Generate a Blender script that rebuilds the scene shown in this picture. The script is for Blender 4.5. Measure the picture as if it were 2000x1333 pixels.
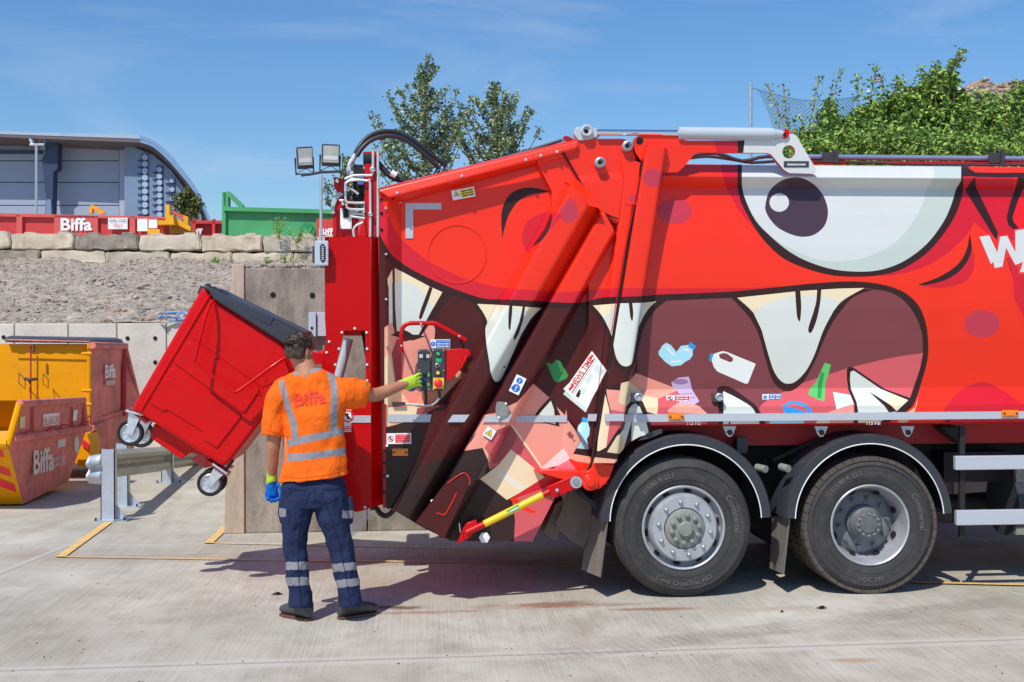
import bpy, bmesh, math, random
import numpy as np
from mathutils import Vector, Matrix
from mathutils.geometry import delaunay_2d_cdt
from mathutils.bvhtree import BVHTree

for o in list(bpy.data.objects):
    bpy.data.objects.remove(o)
SC = bpy.context.scene
COL = SC.collection
R = math.radians
random.seed(7)

# ------------------------------------------------------------------ camera
CAM = Vector((0.0, -8.5, 1.93))
YAW, ROLL, FPX = R(4.3), 0.0035, 2252.0
cf = Vector((math.sin(YAW), math.cos(YAW), 0))
_r0 = Vector((math.cos(YAW), -math.sin(YAW), 0)); _u0 = Vector((0, 0, 1))
cr_ = _r0 * math.cos(ROLL) - _u0 * math.sin(ROLL)
cu = _u0 * math.cos(ROLL) + _r0 * math.sin(ROLL)
# lines rise to the right in the picture: roll the camera clockwise by ROLL
cam_d = bpy.data.cameras.new('camera'); cam = bpy.data.objects.new('camera', cam_d); COL.objects.link(cam)
cam_d.sensor_width = 36; cam_d.lens = FPX / 2000 * 36; cam_d.clip_end = 2000; cam_d.clip_start = 0.05
mw = Matrix((cr_, cu, -cf)).transposed().to_4x4(); mw.translation = CAM
cam.matrix_world = mw
SC.camera = cam

# ------------------------------------------------------------------ light
SUN = Vector((-0.40, -0.63, 1.0)).normalized()
el = math.asin(SUN.z); az = math.atan2(SUN.x, SUN.y)
W = bpy.data.worlds.new('World'); SC.world = W; W.use_nodes = True
wn = W.node_tree.nodes; wl = W.node_tree.links
bg = wn['Background']; bg.inputs[1].default_value = 0.098
sky = wn.new('ShaderNodeTexSky'); sky.sky_type = 'NISHITA'; sky.sun_disc = False
sky.sun_elevation = el; sky.sun_rotation = az
sky.air_density = 1.25; sky.dust_density = 0.3; sky.ozone_density = 2.2
tc = wn.new('ShaderNodeTexCoord'); mp = wn.new('ShaderNodeMapping'); wl.new(tc.outputs['Generated'], mp.inputs[0])
mp.inputs['Scale'].default_value = (2.2, 1.6, 9.0); mp.inputs['Rotation'].default_value = (0, R(14), 0)
nz = wn.new('ShaderNodeTexNoise'); wl.new(mp.outputs[0], nz.inputs['Vector'])
nz.inputs['Scale'].default_value = 1.3; nz.inputs['Detail'].default_value = 7; nz.inputs['Roughness'].default_value = .58; nz.inputs['Distortion'].default_value = .9
rp = wn.new('ShaderNodeMapRange'); wl.new(nz.outputs['Fac'], rp.inputs[0])
rp.inputs[1].default_value = .50; rp.inputs[2].default_value = .80; rp.inputs[3].default_value = 0; rp.inputs[4].default_value = .48
hs = wn.new('ShaderNodeHueSaturation'); hs.inputs['Saturation'].default_value = 1.15; wl.new(sky.outputs[0], hs.inputs['Color'])
mx = wn.new('ShaderNodeMixRGB'); mt = wn.new('ShaderNodeMixRGB'); mt.blend_type = 'MULTIPLY'; mt.inputs[0].default_value = 1; wl.new(hs.outputs[0], mt.inputs[1]); mt.inputs[2].default_value = (.90, 1.16, 1.47, 1)
wl.new(rp.outputs[0], mx.inputs[0]); wl.new(mt.outputs[0], mx.inputs[1])
mx.inputs[2].default_value = (6.4, 7.8, 9.8, 1)
wl.new(mx.outputs[0], bg.inputs[0])
sd = bpy.data.lights.new('sun', 'SUN'); sd.energy = 4.5; sd.angle = R(.55); sd.color = (1, .945, .84)
sun = bpy.data.objects.new('sun', sd); COL.objects.link(sun)
sun.rotation_euler = SUN.to_track_quat('Z', 'Y').to_euler(); sun.location = SUN * 40
SC.view_settings.view_transform = 'Standard'; SC.view_settings.look = 'None'
SC.view_settings.exposure = -0.17; SC.view_settings.gamma = 1
SC.render.resolution_x = 1024; SC.render.resolution_y = 682
SC.render.engine = 'CYCLES'
SC.cycles.transparent_max_bounces = 12

# ------------------------------------------------------------------ projection helpers (survey of the photograph)
def ray(px, py):
    return cf + cr_ * ((px - 1000) / FPX) + cu * ((666.5 - py) / FPX)
def P(px, py, Y=0.0):
    r = ray(px, py); return CAM + r * ((Y - CAM.y) / r.y)
def G(px, py, z=0.0):
    r = ray(px, py); return CAM + r * ((z - CAM.z) / r.z)
def D(px, py, d):
    return CAM + ray(px, py) * d
def proj(p):
    q = p - CAM; d = q.dot(cf)
    return (1000 + FPX * q.dot(cr_) / d, 666.5 - FPX * q.dot(cu) / d)
def PX(px, py, Y=0.0):  # metres per pixel there
    return (P(px, py, Y) - CAM).dot(cf) / FPX

# ------------------------------------------------------------------ scene helpers
def tag(o, label=None, cat=None, group=None, kind=None):
    if label: o['label'] = label
    if cat: o['category'] = cat
    if group: o['group'] = group
    if kind: o['kind'] = kind
    return o
def thing(name, loc, label, cat, group=None):
    o = bpy.data.objects.new(name, None); COL.objects.link(o); o.location = loc
    o.empty_display_size = .1
    return tag(o, label, cat, group)
def set_parent(o, parent):
    if parent is None: return
    o.parent = parent
    if parent.type == 'EMPTY':
        o.matrix_parent_inverse = Matrix.Translation(parent.location).inverted()

def lin(c):
    c = c / 255.0
    return c / 12.92 if c <= .04045 else ((c + .055) / 1.055) ** 2.4
MATS = {}
KV = .80
def mat(name, rgb, rough=.5, metal=0.0, coat=0.0, var=.05, vscale=3.0, bump=0.0, bscale=60.0, k=KV, spec=.5, dirt=0.0, trans=0.0, alpha=1.0, emis=None, stretch=None, raw=False):
    if name in MATS: return MATS[name]
    m = bpy.data.materials.new(name); m.use_nodes = True; nt = m.node_tree; N = nt.nodes; L = nt.links
    b = N['Principled BSDF']
    base = rgb if raw else [min(.9, lin(c) / k) for c in rgb]
    b.inputs['Roughness'].default_value = rough; b.inputs['Metallic'].default_value = metal
    b.inputs['Specular IOR Level'].default_value = spec
    if coat:
        b.inputs['Coat Weight'].default_value = coat; b.inputs['Coat Roughness'].default_value = .08
    b.inputs['Base Color'].default_value = (*base, 1)
    if alpha < 1: b.inputs['Alpha'].default_value = alpha
    if trans: b.inputs['Transmission Weight'].default_value = trans
    tcn = N.new('ShaderNodeTexCoord'); src = tcn.outputs['Object']
    if stretch:
        mpn = N.new('ShaderNodeMapping'); L.new(src, mpn.inputs[0]); mpn.inputs['Scale'].default_value = stretch; src = mpn.outputs[0]
    if var:
        n = N.new('ShaderNodeTexNoise'); L.new(src, n.inputs['Vector']); n.inputs['Scale'].default_value = vscale
        n.inputs['Detail'].default_value = 6; n.inputs['Roughness'].default_value = .6
        mr = N.new('ShaderNodeMapRange'); L.new(n.outputs['Fac'], mr.inputs[0])
        mr.inputs[1].default_value = .3; mr.inputs[2].default_value = .7; mr.inputs[3].default_value = 1 - var; mr.inputs[4].default_value = 1 + var
        vm = N.new('ShaderNodeVectorMath'); vm.operation = 'SCALE'; vm.inputs[0].default_value = base
        L.new(mr.outputs[0], vm.inputs['Scale']); out = vm.outputs[0]
        if dirt:
            n2 = N.new('ShaderNodeTexNoise'); L.new(src, n2.inputs['Vector']); n2.inputs['Scale'].default_value = vscale * 2.3; n2.inputs['Detail'].default_value = 9
            n2.inputs['Roughness'].default_value = .7
            mr2 = N.new('ShaderNodeMapRange'); L.new(n2.outputs['Fac'], mr2.inputs[0]); mr2.inputs[1].default_value = .5; mr2.inputs[2].default_value = .72; mr2.inputs[3].default_value = 0; mr2.inputs[4].default_value = dirt
            mxx = N.new('ShaderNodeMixRGB'); L.new(mr2.outputs[0], mxx.inputs[0]); L.new(out, mxx.inputs[1]); mxx.inputs[2].default_value = (.13, .10, .075, 1); out = mxx.outputs[0]
        L.new(out, b.inputs['Base Color'])
        mr3 = N.new('ShaderNodeMapRange'); L.new(n.outputs['Fac'], mr3.inputs[0]); mr3.inputs[1].default_value = .3; mr3.inputs[2].default_value = .7
        mr3.inputs[3].default_value = max(0, rough - .06); mr3.inputs[4].default_value = min(1, rough + .06); L.new(mr3.outputs[0], b.inputs['Roughness'])
    if bump:
        n3 = N.new('ShaderNodeTexNoise'); L.new(src, n3.inputs['Vector']); n3.inputs['Scale'].default_value = bscale; n3.inputs['Detail'].default_value = 5
        bp = N.new('ShaderNodeBump'); bp.inputs['Strength'].default_value = bump; bp.inputs['Distance'].default_value = .02
        L.new(n3.outputs['Fac'], bp.inputs['Height']); L.new(bp.outputs[0], b.inputs['Normal'])
    if emis:
        b.inputs['Emission Color'].default_value = (*emis[:3], 1); b.inputs['Emission Strength'].default_value = emis[3]
    MATS[name] = m; return m

class MB:
    def __init__(s): s.v = []; s.f = []; s.m = []; s.mats = []; s.sm = []
    def mi(s, m):
        if m not in s.mats: s.mats.append(m)
        return s.mats.index(m)
    def add(s, verts, faces, m, smooth=False):
        b = len(s.v); s.v += [tuple(v) for v in verts]; i = s.mi(m)
        for f in faces: s.f.append([b + k for k in f]); s.m.append(i); s.sm.append(smooth)
    def hexa(s, a, m):   # 8 corners: 4 front loop, 4 back loop
        s.add(a, [(0,1,2,3),(7,6,5,4),(0,4,5,1),(1,5,6,2),(2,6,7,3),(3,7,4,0)], m)
    def box(s, lo, hi, m):
        x0,y0,z0 = lo; x1,y1,z1 = hi
        s.hexa([(x0,y0,z0),(x1,y0,z0),(x1,y0,z1),(x0,y0,z1),(x0,y1,z0),(x1,y1,z0),(x1,y1,z1),(x0,y1,z1)], m)
    def obox(s, c, ax, ay, az, m):   # half vectors
        c = Vector(c)
        f = [c-ax-ay-az, c+ax-ay-az, c+ax-ay+az, c-ax-ay+az]; bk = [p + 2*ay for p in f]
        s.hexa(f + bk, m)
    def pbox(s, x0, y0, x1, y1, Y, dep, m):   # box whose front face covers that rectangle of the photograph on the plane Y
        a = [P(x0,y1,Y), P(x1,y1,Y), P(x1,y0,Y), P(x0,y0,Y)]
        s.hexa(a + [p + Vector((0,dep,0)) for p in a], m)
    def prism(s, pts, vec, m, m2=None, cap=True):
        n = len(pts); vec = Vector(vec); pts = [Vector(p) for p in pts]
        s.add(pts, [tuple(range(n))], m)
        if cap: s.add([p + vec for p in pts], [tuple(range(n-1,-1,-1))], m2 or m)
        for i in range(n):
            j = (i+1) % n
            s.add([pts[i], pts[j], pts[j]+vec, pts[i]+vec], [(0,3,2,1)], m2 or m)
    def pprism(s, pxs, Y, dep, m, m2=None):
        s.prism([P(x, y, Y) for x, y in pxs], (0, dep, 0), m, m2)
    def tube(s, path, r, m, n=10, cap=True):
        path = [Vector(p) for p in path]; rr = r if isinstance(r, (list, tuple)) else [r]*len(path)
        rings = []; up = None
        for i, p in enumerate(path):
            t = (path[min(i+1, len(path)-1)] - path[max(i-1, 0)]).normalized()
            if up is None:
                up = t.orthogonal().normalized()
            else:
                up = (up - t * up.dot(t)); up = up.normalized() if up.length > 1e-6 else t.orthogonal().normalized()
            w = t.cross(up)
            rings.append([p + (up*math.cos(2*math.pi*k/n) + w*math.sin(2*math.pi*k/n)) * rr[i] for k in range(n)])
        V = [v for r_ in rings for v in r_]; F = []
        for i in range(len(path)-1):
            for k in range(n):
                a = i*n+k; b2 = i*n+(k+1) % n
                F.append((a, b2, b2+n, a+n))
        s.add(V, F, m, True)
        if cap:
            s.add(rings[0], [tuple(range(n-1,-1,-1))], m); s.add(rings[-1], [tuple(range(n))], m)
    def ptube(s, pts, r, m, n=8, smooth=3):
        """pts: (px,py,Y)"""
        q = [P(*p) for p in pts]
        if smooth and len(q) > 2: q = crom(q, smooth)
        s.tube(q, r, m, n)
    def lathe(s, c, axis, prof, m, n=48, smooth=True, closed=False):
        """prof: (radius, along axis)"""
        c = Vector(c); axis = Vector(axis).normalized(); u = axis.orthogonal().normalized()
        if abs(axis.y) > .9: u = Vector((1,0,0))
        w = axis.cross(u); V = []; F = []
        for r_, a in prof:
            for k in range(n):
                t = 2*math.pi*k/n; V.append(c + axis*a + (u*math.cos(t)+w*math.sin(t))*r_)
        for i in range(len(prof)-1):
            for k in range(n):
                F.append((i*n+k, i*n+(k+1)%n, (i+1)*n+(k+1)%n, (i+1)*n+k))
        s.add(V, F, m, smooth)
    def ball(s, c, r, m, n=10, squash=(1,1,1)):
        c = Vector(c); V = []; F = []; h = n//2+1
        for i in range(h+1):
            a = math.pi*i/h
            for k in range(n):
                t = 2*math.pi*k/n
                V.append(c + Vector((math.sin(a)*math.cos(t)*r*squash[0], math.sin(a)*math.sin(t)*r*squash[1], math.cos(a)*r*squash[2])))
        for i in range(h):
            for k in range(n): F.append((i*n+k, i*n+(k+1)%n, (i+1)*n+(k+1)%n, (i+1)*n+k))
        s.add(V, F, m, True)
    def bolt(s, px, py, Y, r, m):
        c = P(px, py, Y); s.lathe(c, (0,-1,0), [(r*.0,.009),(r*.6,.009),(r*.95,.005),(r,0)], m, 10)
    def build(s, name, parent=None, bevel=0, angle=35, seg=2, merge=False, allsmooth=False):
        me = bpy.data.meshes.new(name); me.from_pydata(s.v, [], s.f)
        for m in s.mats: me.materials.append(m)
        me.polygons.foreach_set('material_index', s.m); me.polygons.foreach_set('use_smooth', [allsmooth or q for q in s.sm])
        me.update()
        if bevel or merge or allsmooth:
            bm = bmesh.new(); bm.from_mesh(me); bmesh.ops.remove_doubles(bm, verts=bm.verts, dist=1e-4)
            if bevel: bmesh.ops.recalc_face_normals(bm, faces=bm.faces)
            bm.to_mesh(me); bm.free()
        if allsmooth or any(s.sm): me.set_sharp_from_angle(angle=R(angle))
        o = bpy.data.objects.new(name, me); COL.objects.link(o); set_parent(o, parent)
        if bevel:
            md = o.modifiers.new('bevel', 'BEVEL'); md.width = bevel; md.segments = seg; md.limit_method = 'ANGLE'; md.angle_limit = R(30)
            md.harden_normals = False
        return o

def _islands(mb, tol=.002):
    n = len(mb.v); par = list(range(n))
    def fd(a):
        while par[a] != a: par[a] = par[par[a]]; a = par[a]
        return a
    for f in mb.f:
        r = fd(f[0])
        for k in f[1:]: par[fd(k)] = r
    g = {}
    for i, f in enumerate(mb.f): g.setdefault(fd(f[0]), []).append(i)
    isl = []
    for fl in g.values():
        vs = {k for i in fl for k in mb.f[i]}; c = np.array([mb.v[k] for k in vs]); isl.append([fl, c.min(0)-tol, c.max(0)+tol])
    ch = True
    while ch:
        ch = False; out = []
        for a in isl:
            for b in out:
                if (a[1] <= b[2]).all() and (b[1] <= a[2]).all():
                    b[0] = b[0]+a[0]; b[1] = np.minimum(a[1], b[1]); b[2] = np.maximum(a[2], b[2]); ch = True; break
            else: out.append(a)
        isl = out
    return [sorted(i[0]) for i in isl]
def build_each(mb, name, parent=None, **kw):
    res = []
    for fl in _islands(mb):
        q = MB(); q.mats = mb.mats; mp_ = {}
        for i in fl:
            f = []
            for k in mb.f[i]:
                if k not in mp_: mp_[k] = len(q.v); q.v.append(mb.v[k])
                f.append(mp_[k])
            q.f.append(f); q.m.append(mb.m[i]); q.sm.append(mb.sm[i])
        used = sorted(set(q.m)); q.mats = [mb.mats[u] for u in used]; q.m = [used.index(m) for m in q.m]
        res.append(q.build(name, parent, **kw))
    return res

def crom(pts, n=4, closed=False):
    vec = isinstance(pts[0], Vector); q = [Vector(p) for p in pts]; out = []; N = len(q)
    rng = range(N if closed else N-1)
    for i in rng:
        if closed: p0,p1,p2,p3 = q[i-1], q[i], q[(i+1)%N], q[(i+2)%N]
        else: p0,p1,p2,p3 = q[max(i-1,0)], q[i], q[i+1], q[min(i+2,N-1)]
        for k in range(n):
            t = k/n
            out.append(.5*((2*p1)+(p2-p0)*t+(2*p0-5*p1+4*p2-p3)*t*t+(3*p1-p0-3*p2+p3)*t**3))
    if not closed: out.append(q[-1])
    return out if vec else [tuple(v) for v in out]
def ell(cx, cy, rx, ry, n=28, a0=0):
    return [(cx + rx*math.cos(2*math.pi*k/n+a0), cy + ry*math.sin(2*math.pi*k/n+a0)) for k in range(n)]

_tc = {}
def text_geo(s, bold=0.0, sub=0, font_res=3):
    """flat triangulated lettering: (verts in unit of letter size, faces), centred"""
    key = (s, bold, sub)
    if key in _tc: return _tc[key]
    cu_ = bpy.data.curves.new('lettering', 'FONT'); cu_.body = s; cu_.size = 1; cu_.offset = bold; cu_.resolution_u = font_res
    cu_.align_x = 'CENTER'; cu_.align_y = 'CENTER'
    ob = bpy.data.objects.new('lettering', cu_); COL.objects.link(ob)
    dg = bpy.context.evaluated_depsgraph_get(); me = bpy.data.meshes.new_from_object(ob.evaluated_get(dg))
    bm = bmesh.new(); bm.from_mesh(me); bmesh.ops.triangulate(bm, faces=bm.faces)
    for _ in range(sub):
        es = [e for e in bm.edges if e.calc_length() > .12]
        bmesh.ops.subdivide_edges(bm, edges=es, cuts=1); bmesh.ops.triangulate(bm, faces=bm.faces)
    V = [v.co.copy() for v in bm.verts]; bm.verts.index_update(); F = [[v.index for v in f.verts] for f in bm.faces]; bm.free()
    bpy.data.objects.remove(ob); bpy.data.curves.remove(cu_)
    _tc[key] = (V, F); return _tc[key]
def put_text(mb, s, c, right, up, m, bold=0.0, fit=None):
    """c centre, right & up vectors (length = letter size); fit=(width,height) scales to size"""
    V, F = text_geo(s, bold); right = Vector(right); up = Vector(up); c = Vector(c)
    x0 = min(v.x for v in V); x1 = max(v.x for v in V); y0 = min(v.y for v in V); y1 = max(v.y for v in V)
    sx = sy = 1
    if fit: sx = fit[0]/(x1-x0); sy = fit[1]/(y1-y0)
    mb.add([c + right*((v.x-(x0+x1)/2)*sx) + up*((v.y-(y0+y1)/2)*sy) for v in V], F, m)

def drape_on(mb, s, cpx, cpy, wpx, hpx, rot, surfs, m, bold=.02, off=.004, Yd=0.0, sub=2):
    """lettering laid on the surfaces it is printed on (traced along the survey rays)"""
    V, F = text_geo(s, bold, sub); x0 = min(v.x for v in V); x1 = max(v.x for v in V); y0 = min(v.y for v in V); y1 = max(v.y for v in V)
    dg = bpy.context.evaluated_depsgraph_get(); bvs = [BVHTree.FromObject(o, dg) for o in surfs]; out = []; ca, sa = math.cos(R(rot)), math.sin(R(rot))
    for v in V:
        x = (v.x-(x0+x1)/2)/(x1-x0)*wpx; y = (v.y-(y0+y1)/2)/(y1-y0)*hpx; px = cpx + x*ca - y*sa; py = cpy - (x*sa + y*ca); r = ray(px, py).normalized()
        hits = [h for h in (b.ray_cast(CAM, r) for b in bvs) if h[0] is not None]
        p = min(hits, key=lambda h: h[3])[0] if hits else P(px, py, Yd); out.append(p - r*off)
    mb.add(out, F, m)
# ------------------------------------------------------------------ paint colours of the livery
PC = dict(
 red=(233,42,18), crim=(192,22,38), ink=(50,28,27), mar=(72,27,27), plum=(116,60,64), white=(192,194,193), shade=(174,184,178),
 cream=(218,202,168), tooth=(198,202,194), salmon=(220,142,126), salmon2=(234,152,134), rose=(196,84,90), brose=(150,66,72),
 char=(50,34,33), peach=(238,160,132), card=(226,198,164), tape=(214,206,190), film=(236,204,200), pink=(216,112,128),
 spot=(178,48,66), pupil=(66,48,60), lblue=(160,208,230), blue=(40,140,208), lilac=(184,160,190), lilac2=(140,108,150),
 green=(84,180,92), dgreen=(46,140,70), paper=(216,220,214), pgrey=(190,200,196), reded=(214,44,40), bred=(226,22,30), box=(206,186,152), dred=(190,20,28), sal3=(206,122,108), colred=(176,0,5))
for k_, c_ in PC.items():
    mat('paint_' + k_, c_, rough=.36, coat=.12, var=.035, vscale=1.4, spec=.35)
for k_ in ('mar','char','ink','plum'):
    b_ = MATS['paint_'+k_].node_tree.nodes['Principled BSDF']; b_.inputs['Coat Weight'].default_value = .08; b_.inputs['Specular IOR Level'].default_value = .22; b_.inputs['Coat Roughness'].default_value = .12
MATS['paint_colred'].node_tree.nodes['Principled BSDF'].inputs['Specular IOR Level'].default_value = .16
def pm(k): return MATS['paint_' + k]
LV = []
def lv(c, pts): LV.append((c, [tuple(map(float, p[:2])) for p in pts]))
def bez(pts, n=5): return crom([(x, y, 0) for x, y in pts], n)

# --- crimson shade along the lip, mouth outline, mouth inside
lipU = bez([(740,385),(752,405),(762,432),(785,468),(810,490),(834,509),(870,528),(910,545),(970,561),(1030,566),(1100,571),(1142,568),(1190,564),(1282,563.6),(1430,563.6),(1480,562)], 3)
inkU = bez([(740,455),(752,478),(768,501),(800,524),(834,542),(870,558),(910,573),(948,584),(982,585),(1030,587),(1070,590),(1130,592),(1158,586),(1182,581),(1250,579),(1282,576),(1360,573),(1440,569),(1528,560),(1600,553),(1660,550),(1712,554),(1760,568),(1792,594),(1808,630),(1813,670),(1811,706),(1800,746),(1787,786),(1772,803),(1744,820),(1726,834)], 3)
inkL = bez([(740,480),(756,506),(771,524),(785,531),(839,560),(882,577),(932,594),(974,596),(1030,600),(1060,602),(1110,603),(1158,597),(1208,593),(1254,592),(1300,588),(1428,582),(1480,578),(1560,569),(1640,564),(1688,563),(1708,566),(1740,572),(1768,590),(1788,618),(1800,650),(1802,686),(1797,720),(1784,758),(1776,780),(1752,804),(1712,829),(1700,836)], 3)
lv('crim', lipU + [(1528,559),(1480,566)] + list(reversed([p for p in inkU if p[0] < 1500])))
lv('crim', [(1406,318),(1441,318),(1440,360),(1446,392),(1465,430),(1492,470),(1477,452),(1442,410),(1416,362)])
lv('crim', [(1391,262),(1447,262),(1447,308),(1402,308)])
lv('crim', [(1881,340),(1877,391),(1863,427),(1831,473),(1800,503),(1758,528),(1718,538)] + bez([(1718,540),(1751,537),(1800,524),(1842,501),(1873,475),(1892,454),(1903,435)], 3) + [(1928,456),(1960,470),(2040,470),(2040,340)])
lv('bred', [(1979,345),(1978,433),(1984,452),(2040,450),(2040,345)])
lv('crim', bez([(1894,478),(1902,495),(1903,520),(1895,541),(1880,553),(1842,563),(1805,560)], 3) + [(1800,556),(1840,540),(1880,510)])
lv('crim', [(1965,505),(1979,545),(1980,582),(2002,625),(2040,700),(2040,500),(1985,495)])
lv('spot', ell(1918,633,35,27)); lv('crim', bez([(1840,834),(1845,800),(1870,768),(1900,750),(1930,748),(1962,765),(2000,790),(2060,820),(2060,834)], 3))
lv('spot', ell(1318,413,34,25)); lv('spot', ell(1275,348,20,18)); lv('spot', ell(1237,387,9.5,9)); lv('spot', crom([(1104,398),(1112,389),(1121,392),(1128,406),(1129,420),(1122,433),(1109,435),(1096,428),(1092,414)], 3, True))
lv('crim', bez([(1074,413),(1050,420),(1030,434),(1021,454),(1020,474),(1028,492),(1034,494)], 3) + [(1100,420)])
# whole mouth ink, then inside
lv('ink', inkU + [(1690,838),(1230,905),(1195,912),(1150,897),(1118,893),(1100,905),(1060,935),(1010,975),(1006,1000),(1004,1075),(740,1075)])
lv('mar', inkL[:[i for i,p in enumerate(inkL) if p[0] > 1229][0]] + [(1230,600),(1220,745),(1165,765),(1167,881),(1150,879),(1128,876),(1105,880),(1010,960),(870,1075),(740,1075)])
plumin = [p for p in inkL if p[0] >= 1300]
lv('plum', [(1240,645),(1262,612),(1285,598)] + plumin + [(1700,838),(1190,838),(1220,760),(1228,744),(1240,690)])
lv('ink', [(1175,800),(1235,740),(1240,720),(1243,690),(1248,755),(1240,760)])
lv('char', bez([(740,838),(760,828),(790,815),(826,800)], 3) + [(822,890),(830,960),(833,1075),(740,1075)])
lv('char', [(833,905),(930,876),(944,875),(953,888),(956,902),(952,918),(938,940),(990,975),(1000,990),(1006,1016),(1003,1075),(833,1075)])
lv('rose', bez([(1480,800),(1496,784),(1530,766),(1570,748),(1630,728),(1666,717),(1720,704),(1760,696),(1803,690)], 3) + [(1797,720),(1784,758),(1776,780),(1752,804),(1712,829),(1708,838),(1480,838)])
# --- left tooth
lv('tooth', [(759,552),(766,536),(767,655),(760,640)]); lv('cream', [(757,545),(766,527),(767,552),(758,560)])
lv('cream', [(771,524),(785,531),(839,560),(864,571),(850,596),(842,609),(830,632),(818,654),(802,654),(790,646),(775,648),(772,600)])
lv('tooth', bez([(771,554),(782,550),(796,551),(814,560),(830,576),(842,594),(846,602)], 3) + [(842,609),(830,632),(818,654),(802,654),(790,646),(775,648),(772,600)])
lv('ink', [(839,560),(845,563),(838,585),(830,606),(824,622),(820,625),(818,620),(822,605),(830,583)])
lv('ink', [(864,571),(882,577),(858,610),(835,652),(825,658),(817,655),(842,609)])
lv('peach', [(751,640),(766,630),(772,655),(790,668),(820,660),(844,626),(850,645),(848,665),(840,700),(900,690),(900,740),(826,815),(751,836)])
lv('salmon', [(751,640),(766,630),(772,655),(790,668),(820,660),(844,626),(850,645),(848,665),(846,680),(828,760),(802,805),(788,790),(770,700),(758,640)])
lv('card', [(751,700),(760,690),(771,745),(800,790),(810,796),(751,796)])
lv('brose', [(765,690),(772,745),(784,760),(790,700),(787,668),(775,662)])
lv('card', [(751,796),(808,793),(820,800),(812,812),(790,818),(760,830),(751,834)])
lv('brose', [(815,798),(862,792),(830,808),(812,812)])
lv('ink', [(764,655),(775,648),(790,645),(797,648),(808,655),(833,657),(805,666),(790,656),(778,659)])
# --- second tooth (over the diagonal beam)
T2L = bez([(932,594),(945,613),(952,630),(948,642),(950,672),(956,710),(958,726),(964,742),(970,746),(978,742),(988,722),(1002,690),(1018,654),(1036,624),(1058,602)], 3)
lv('ink', bez([(920,590),(936,612),(944,640),(943,672),(950,710),(953,735),(962,754),(972,756),(986,748),(1000,718),(1014,690),(1030,654),(1046,626),(1068,603)], 3))
lv('cream', T2L + [(1030,600),(974,596)])
i0 = [i for i,p in enumerate(T2L) if p[1] > 629][0]
lv('tooth', bez([(952,630),(960,614),(970,606),(990,602),(1010,603),(1030,608),(1044,614)], 3) + [(1036,624),(1018,654),(1002,690),(988,722),(978,742),(970,746),(964,742),(958,726),(956,710),(950,672),(948,642)])
lv('ink', [(995,594),(1001,595),(1000,615),(997,643),(995,646),(993,640),(993,615)]); lv('ink', [(1021,598),(1026,598),(1022,625),(1013,652),(1005,666),(1003,660),(1014,630),(1019,610)])
# --- third tooth (over the posts)
T3 = bez([(1158,597),(1170,610),(1180,624),(1190,644),(1196,660),(1199,680),(1204,700),(1213,713),(1224,716),(1232,712),(1236,704),(1242,670),(1247,640),(1256,620),(1268,602),(1282,589)], 3)
lv('ink', bez([(1146,596),(1164,616),(1176,636),(1186,655),(1190,684),(1197,708),(1209,722),(1222,728),(1234,722),(1240,706),(1248,676),(1256,644),(1268,622),(1284,602),(1302,588)], 3))
lv('cream', T3 + [(1254,592),(1208,593)])
lv('tooth', bez([(1178,620),(1186,610),(1197,603),(1207,599),(1211,593)], 3) + [(1254,592),(1262,591),(1256,606)] + [(1256,620),(1247,640),(1242,670),(1236,704),(1232,712),(1224,716),(1213,713),(1204,700),(1199,680),(1196,660),(1190,644)])
lv('ink', [(1228,592),(1235,592),(1237,612),(1236,625),(1234,628),(1231,620)])
# --- main tooth on the container
lv('ink', bez([(1428,582),(1460,616),(1480,650),(1494,698),(1508,742),(1524,760),(1536,765),(1552,761),(1572,742),(1592,706),(1608,668),(1624,634),(1644,606),(1668,580),(1706,566)], 4) + [(1640,560),(1500,572)])
T4 = bez([(1440,582),(1472,612),(1488,646),(1500,690),(1512,726),(1526,745),(1540,750),(1556,744),(1576,722),(1592,690),(1608,646),(1628,608),(1648,586),(1688,563)], 4)
lv('cream', T4 + [(1640,564),(1560,569)])
lv('tooth', bez([(1471,610),(1504,590),(1544,579),(1584,577),(1616,581),(1642,589)], 4) + bez([(1628,608),(1608,646),(1592,690),(1576,722),(1556,744),(1540,750),(1526,745),(1512,726),(1500,690),(1488,646)], 4))
lv('ink', bez([(1553,568),(1555,600),(1557,620),(1561,628),(1563,625),(1565,600),(1563,568)], 3)); lv('ink', bez([(1596,566),(1594,590),(1588,612),(1579,640),(1580,650),(1586,648),(1595,625),(1602,592),(1604,566)], 3))
# --- lower right of the mouth
lv('ink', [(1654,722),(1658,717),(1666,718),(1728,760),(1778,778),(1774,786),(1752,806),(1728,836),(1666,838),(1669,792),(1657,762),(1654,740)])
lv('tooth', [(1661,727),(1667,724),(1720,760),(1774,782),(1752,803),(1700,838),(1676,838),(1676,804),(1673,786),(1662,760),(1660,742)])
lv('cream', [(1738,769),(1772,782),(1750,803),(1734,790)]); lv('cream', [(1722,803),(1738,803),(1722,818),(1700,836),(1677,836),(1677,822)])
lv('ink', [(1698,766),(1712,774),(1740,792),(1752,804),(1736,806),(1728,794)])
lv('ink', [(1754,803),(1772,803),(1744,820),(1722,836),(1698,838),(1730,818)])
lv('peach', [(1793,775),(1788,795),(1765,812),(1740,838),(1762,838),(1785,808),(1791,790)])
lv('paper', [(1627,766),(1661,772),(1668,790),(1634,800)]); lv('pgrey', [(1633,771),(1657,776),(1660,786),(1638,790)])
lv('salmon', [(1600,812),(1634,800),(1666,789),(1669,812),(1665,838),(1604,838)]); lv('card', [(1590,838),(1596,822),(1619,820),(1624,838)])
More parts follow.
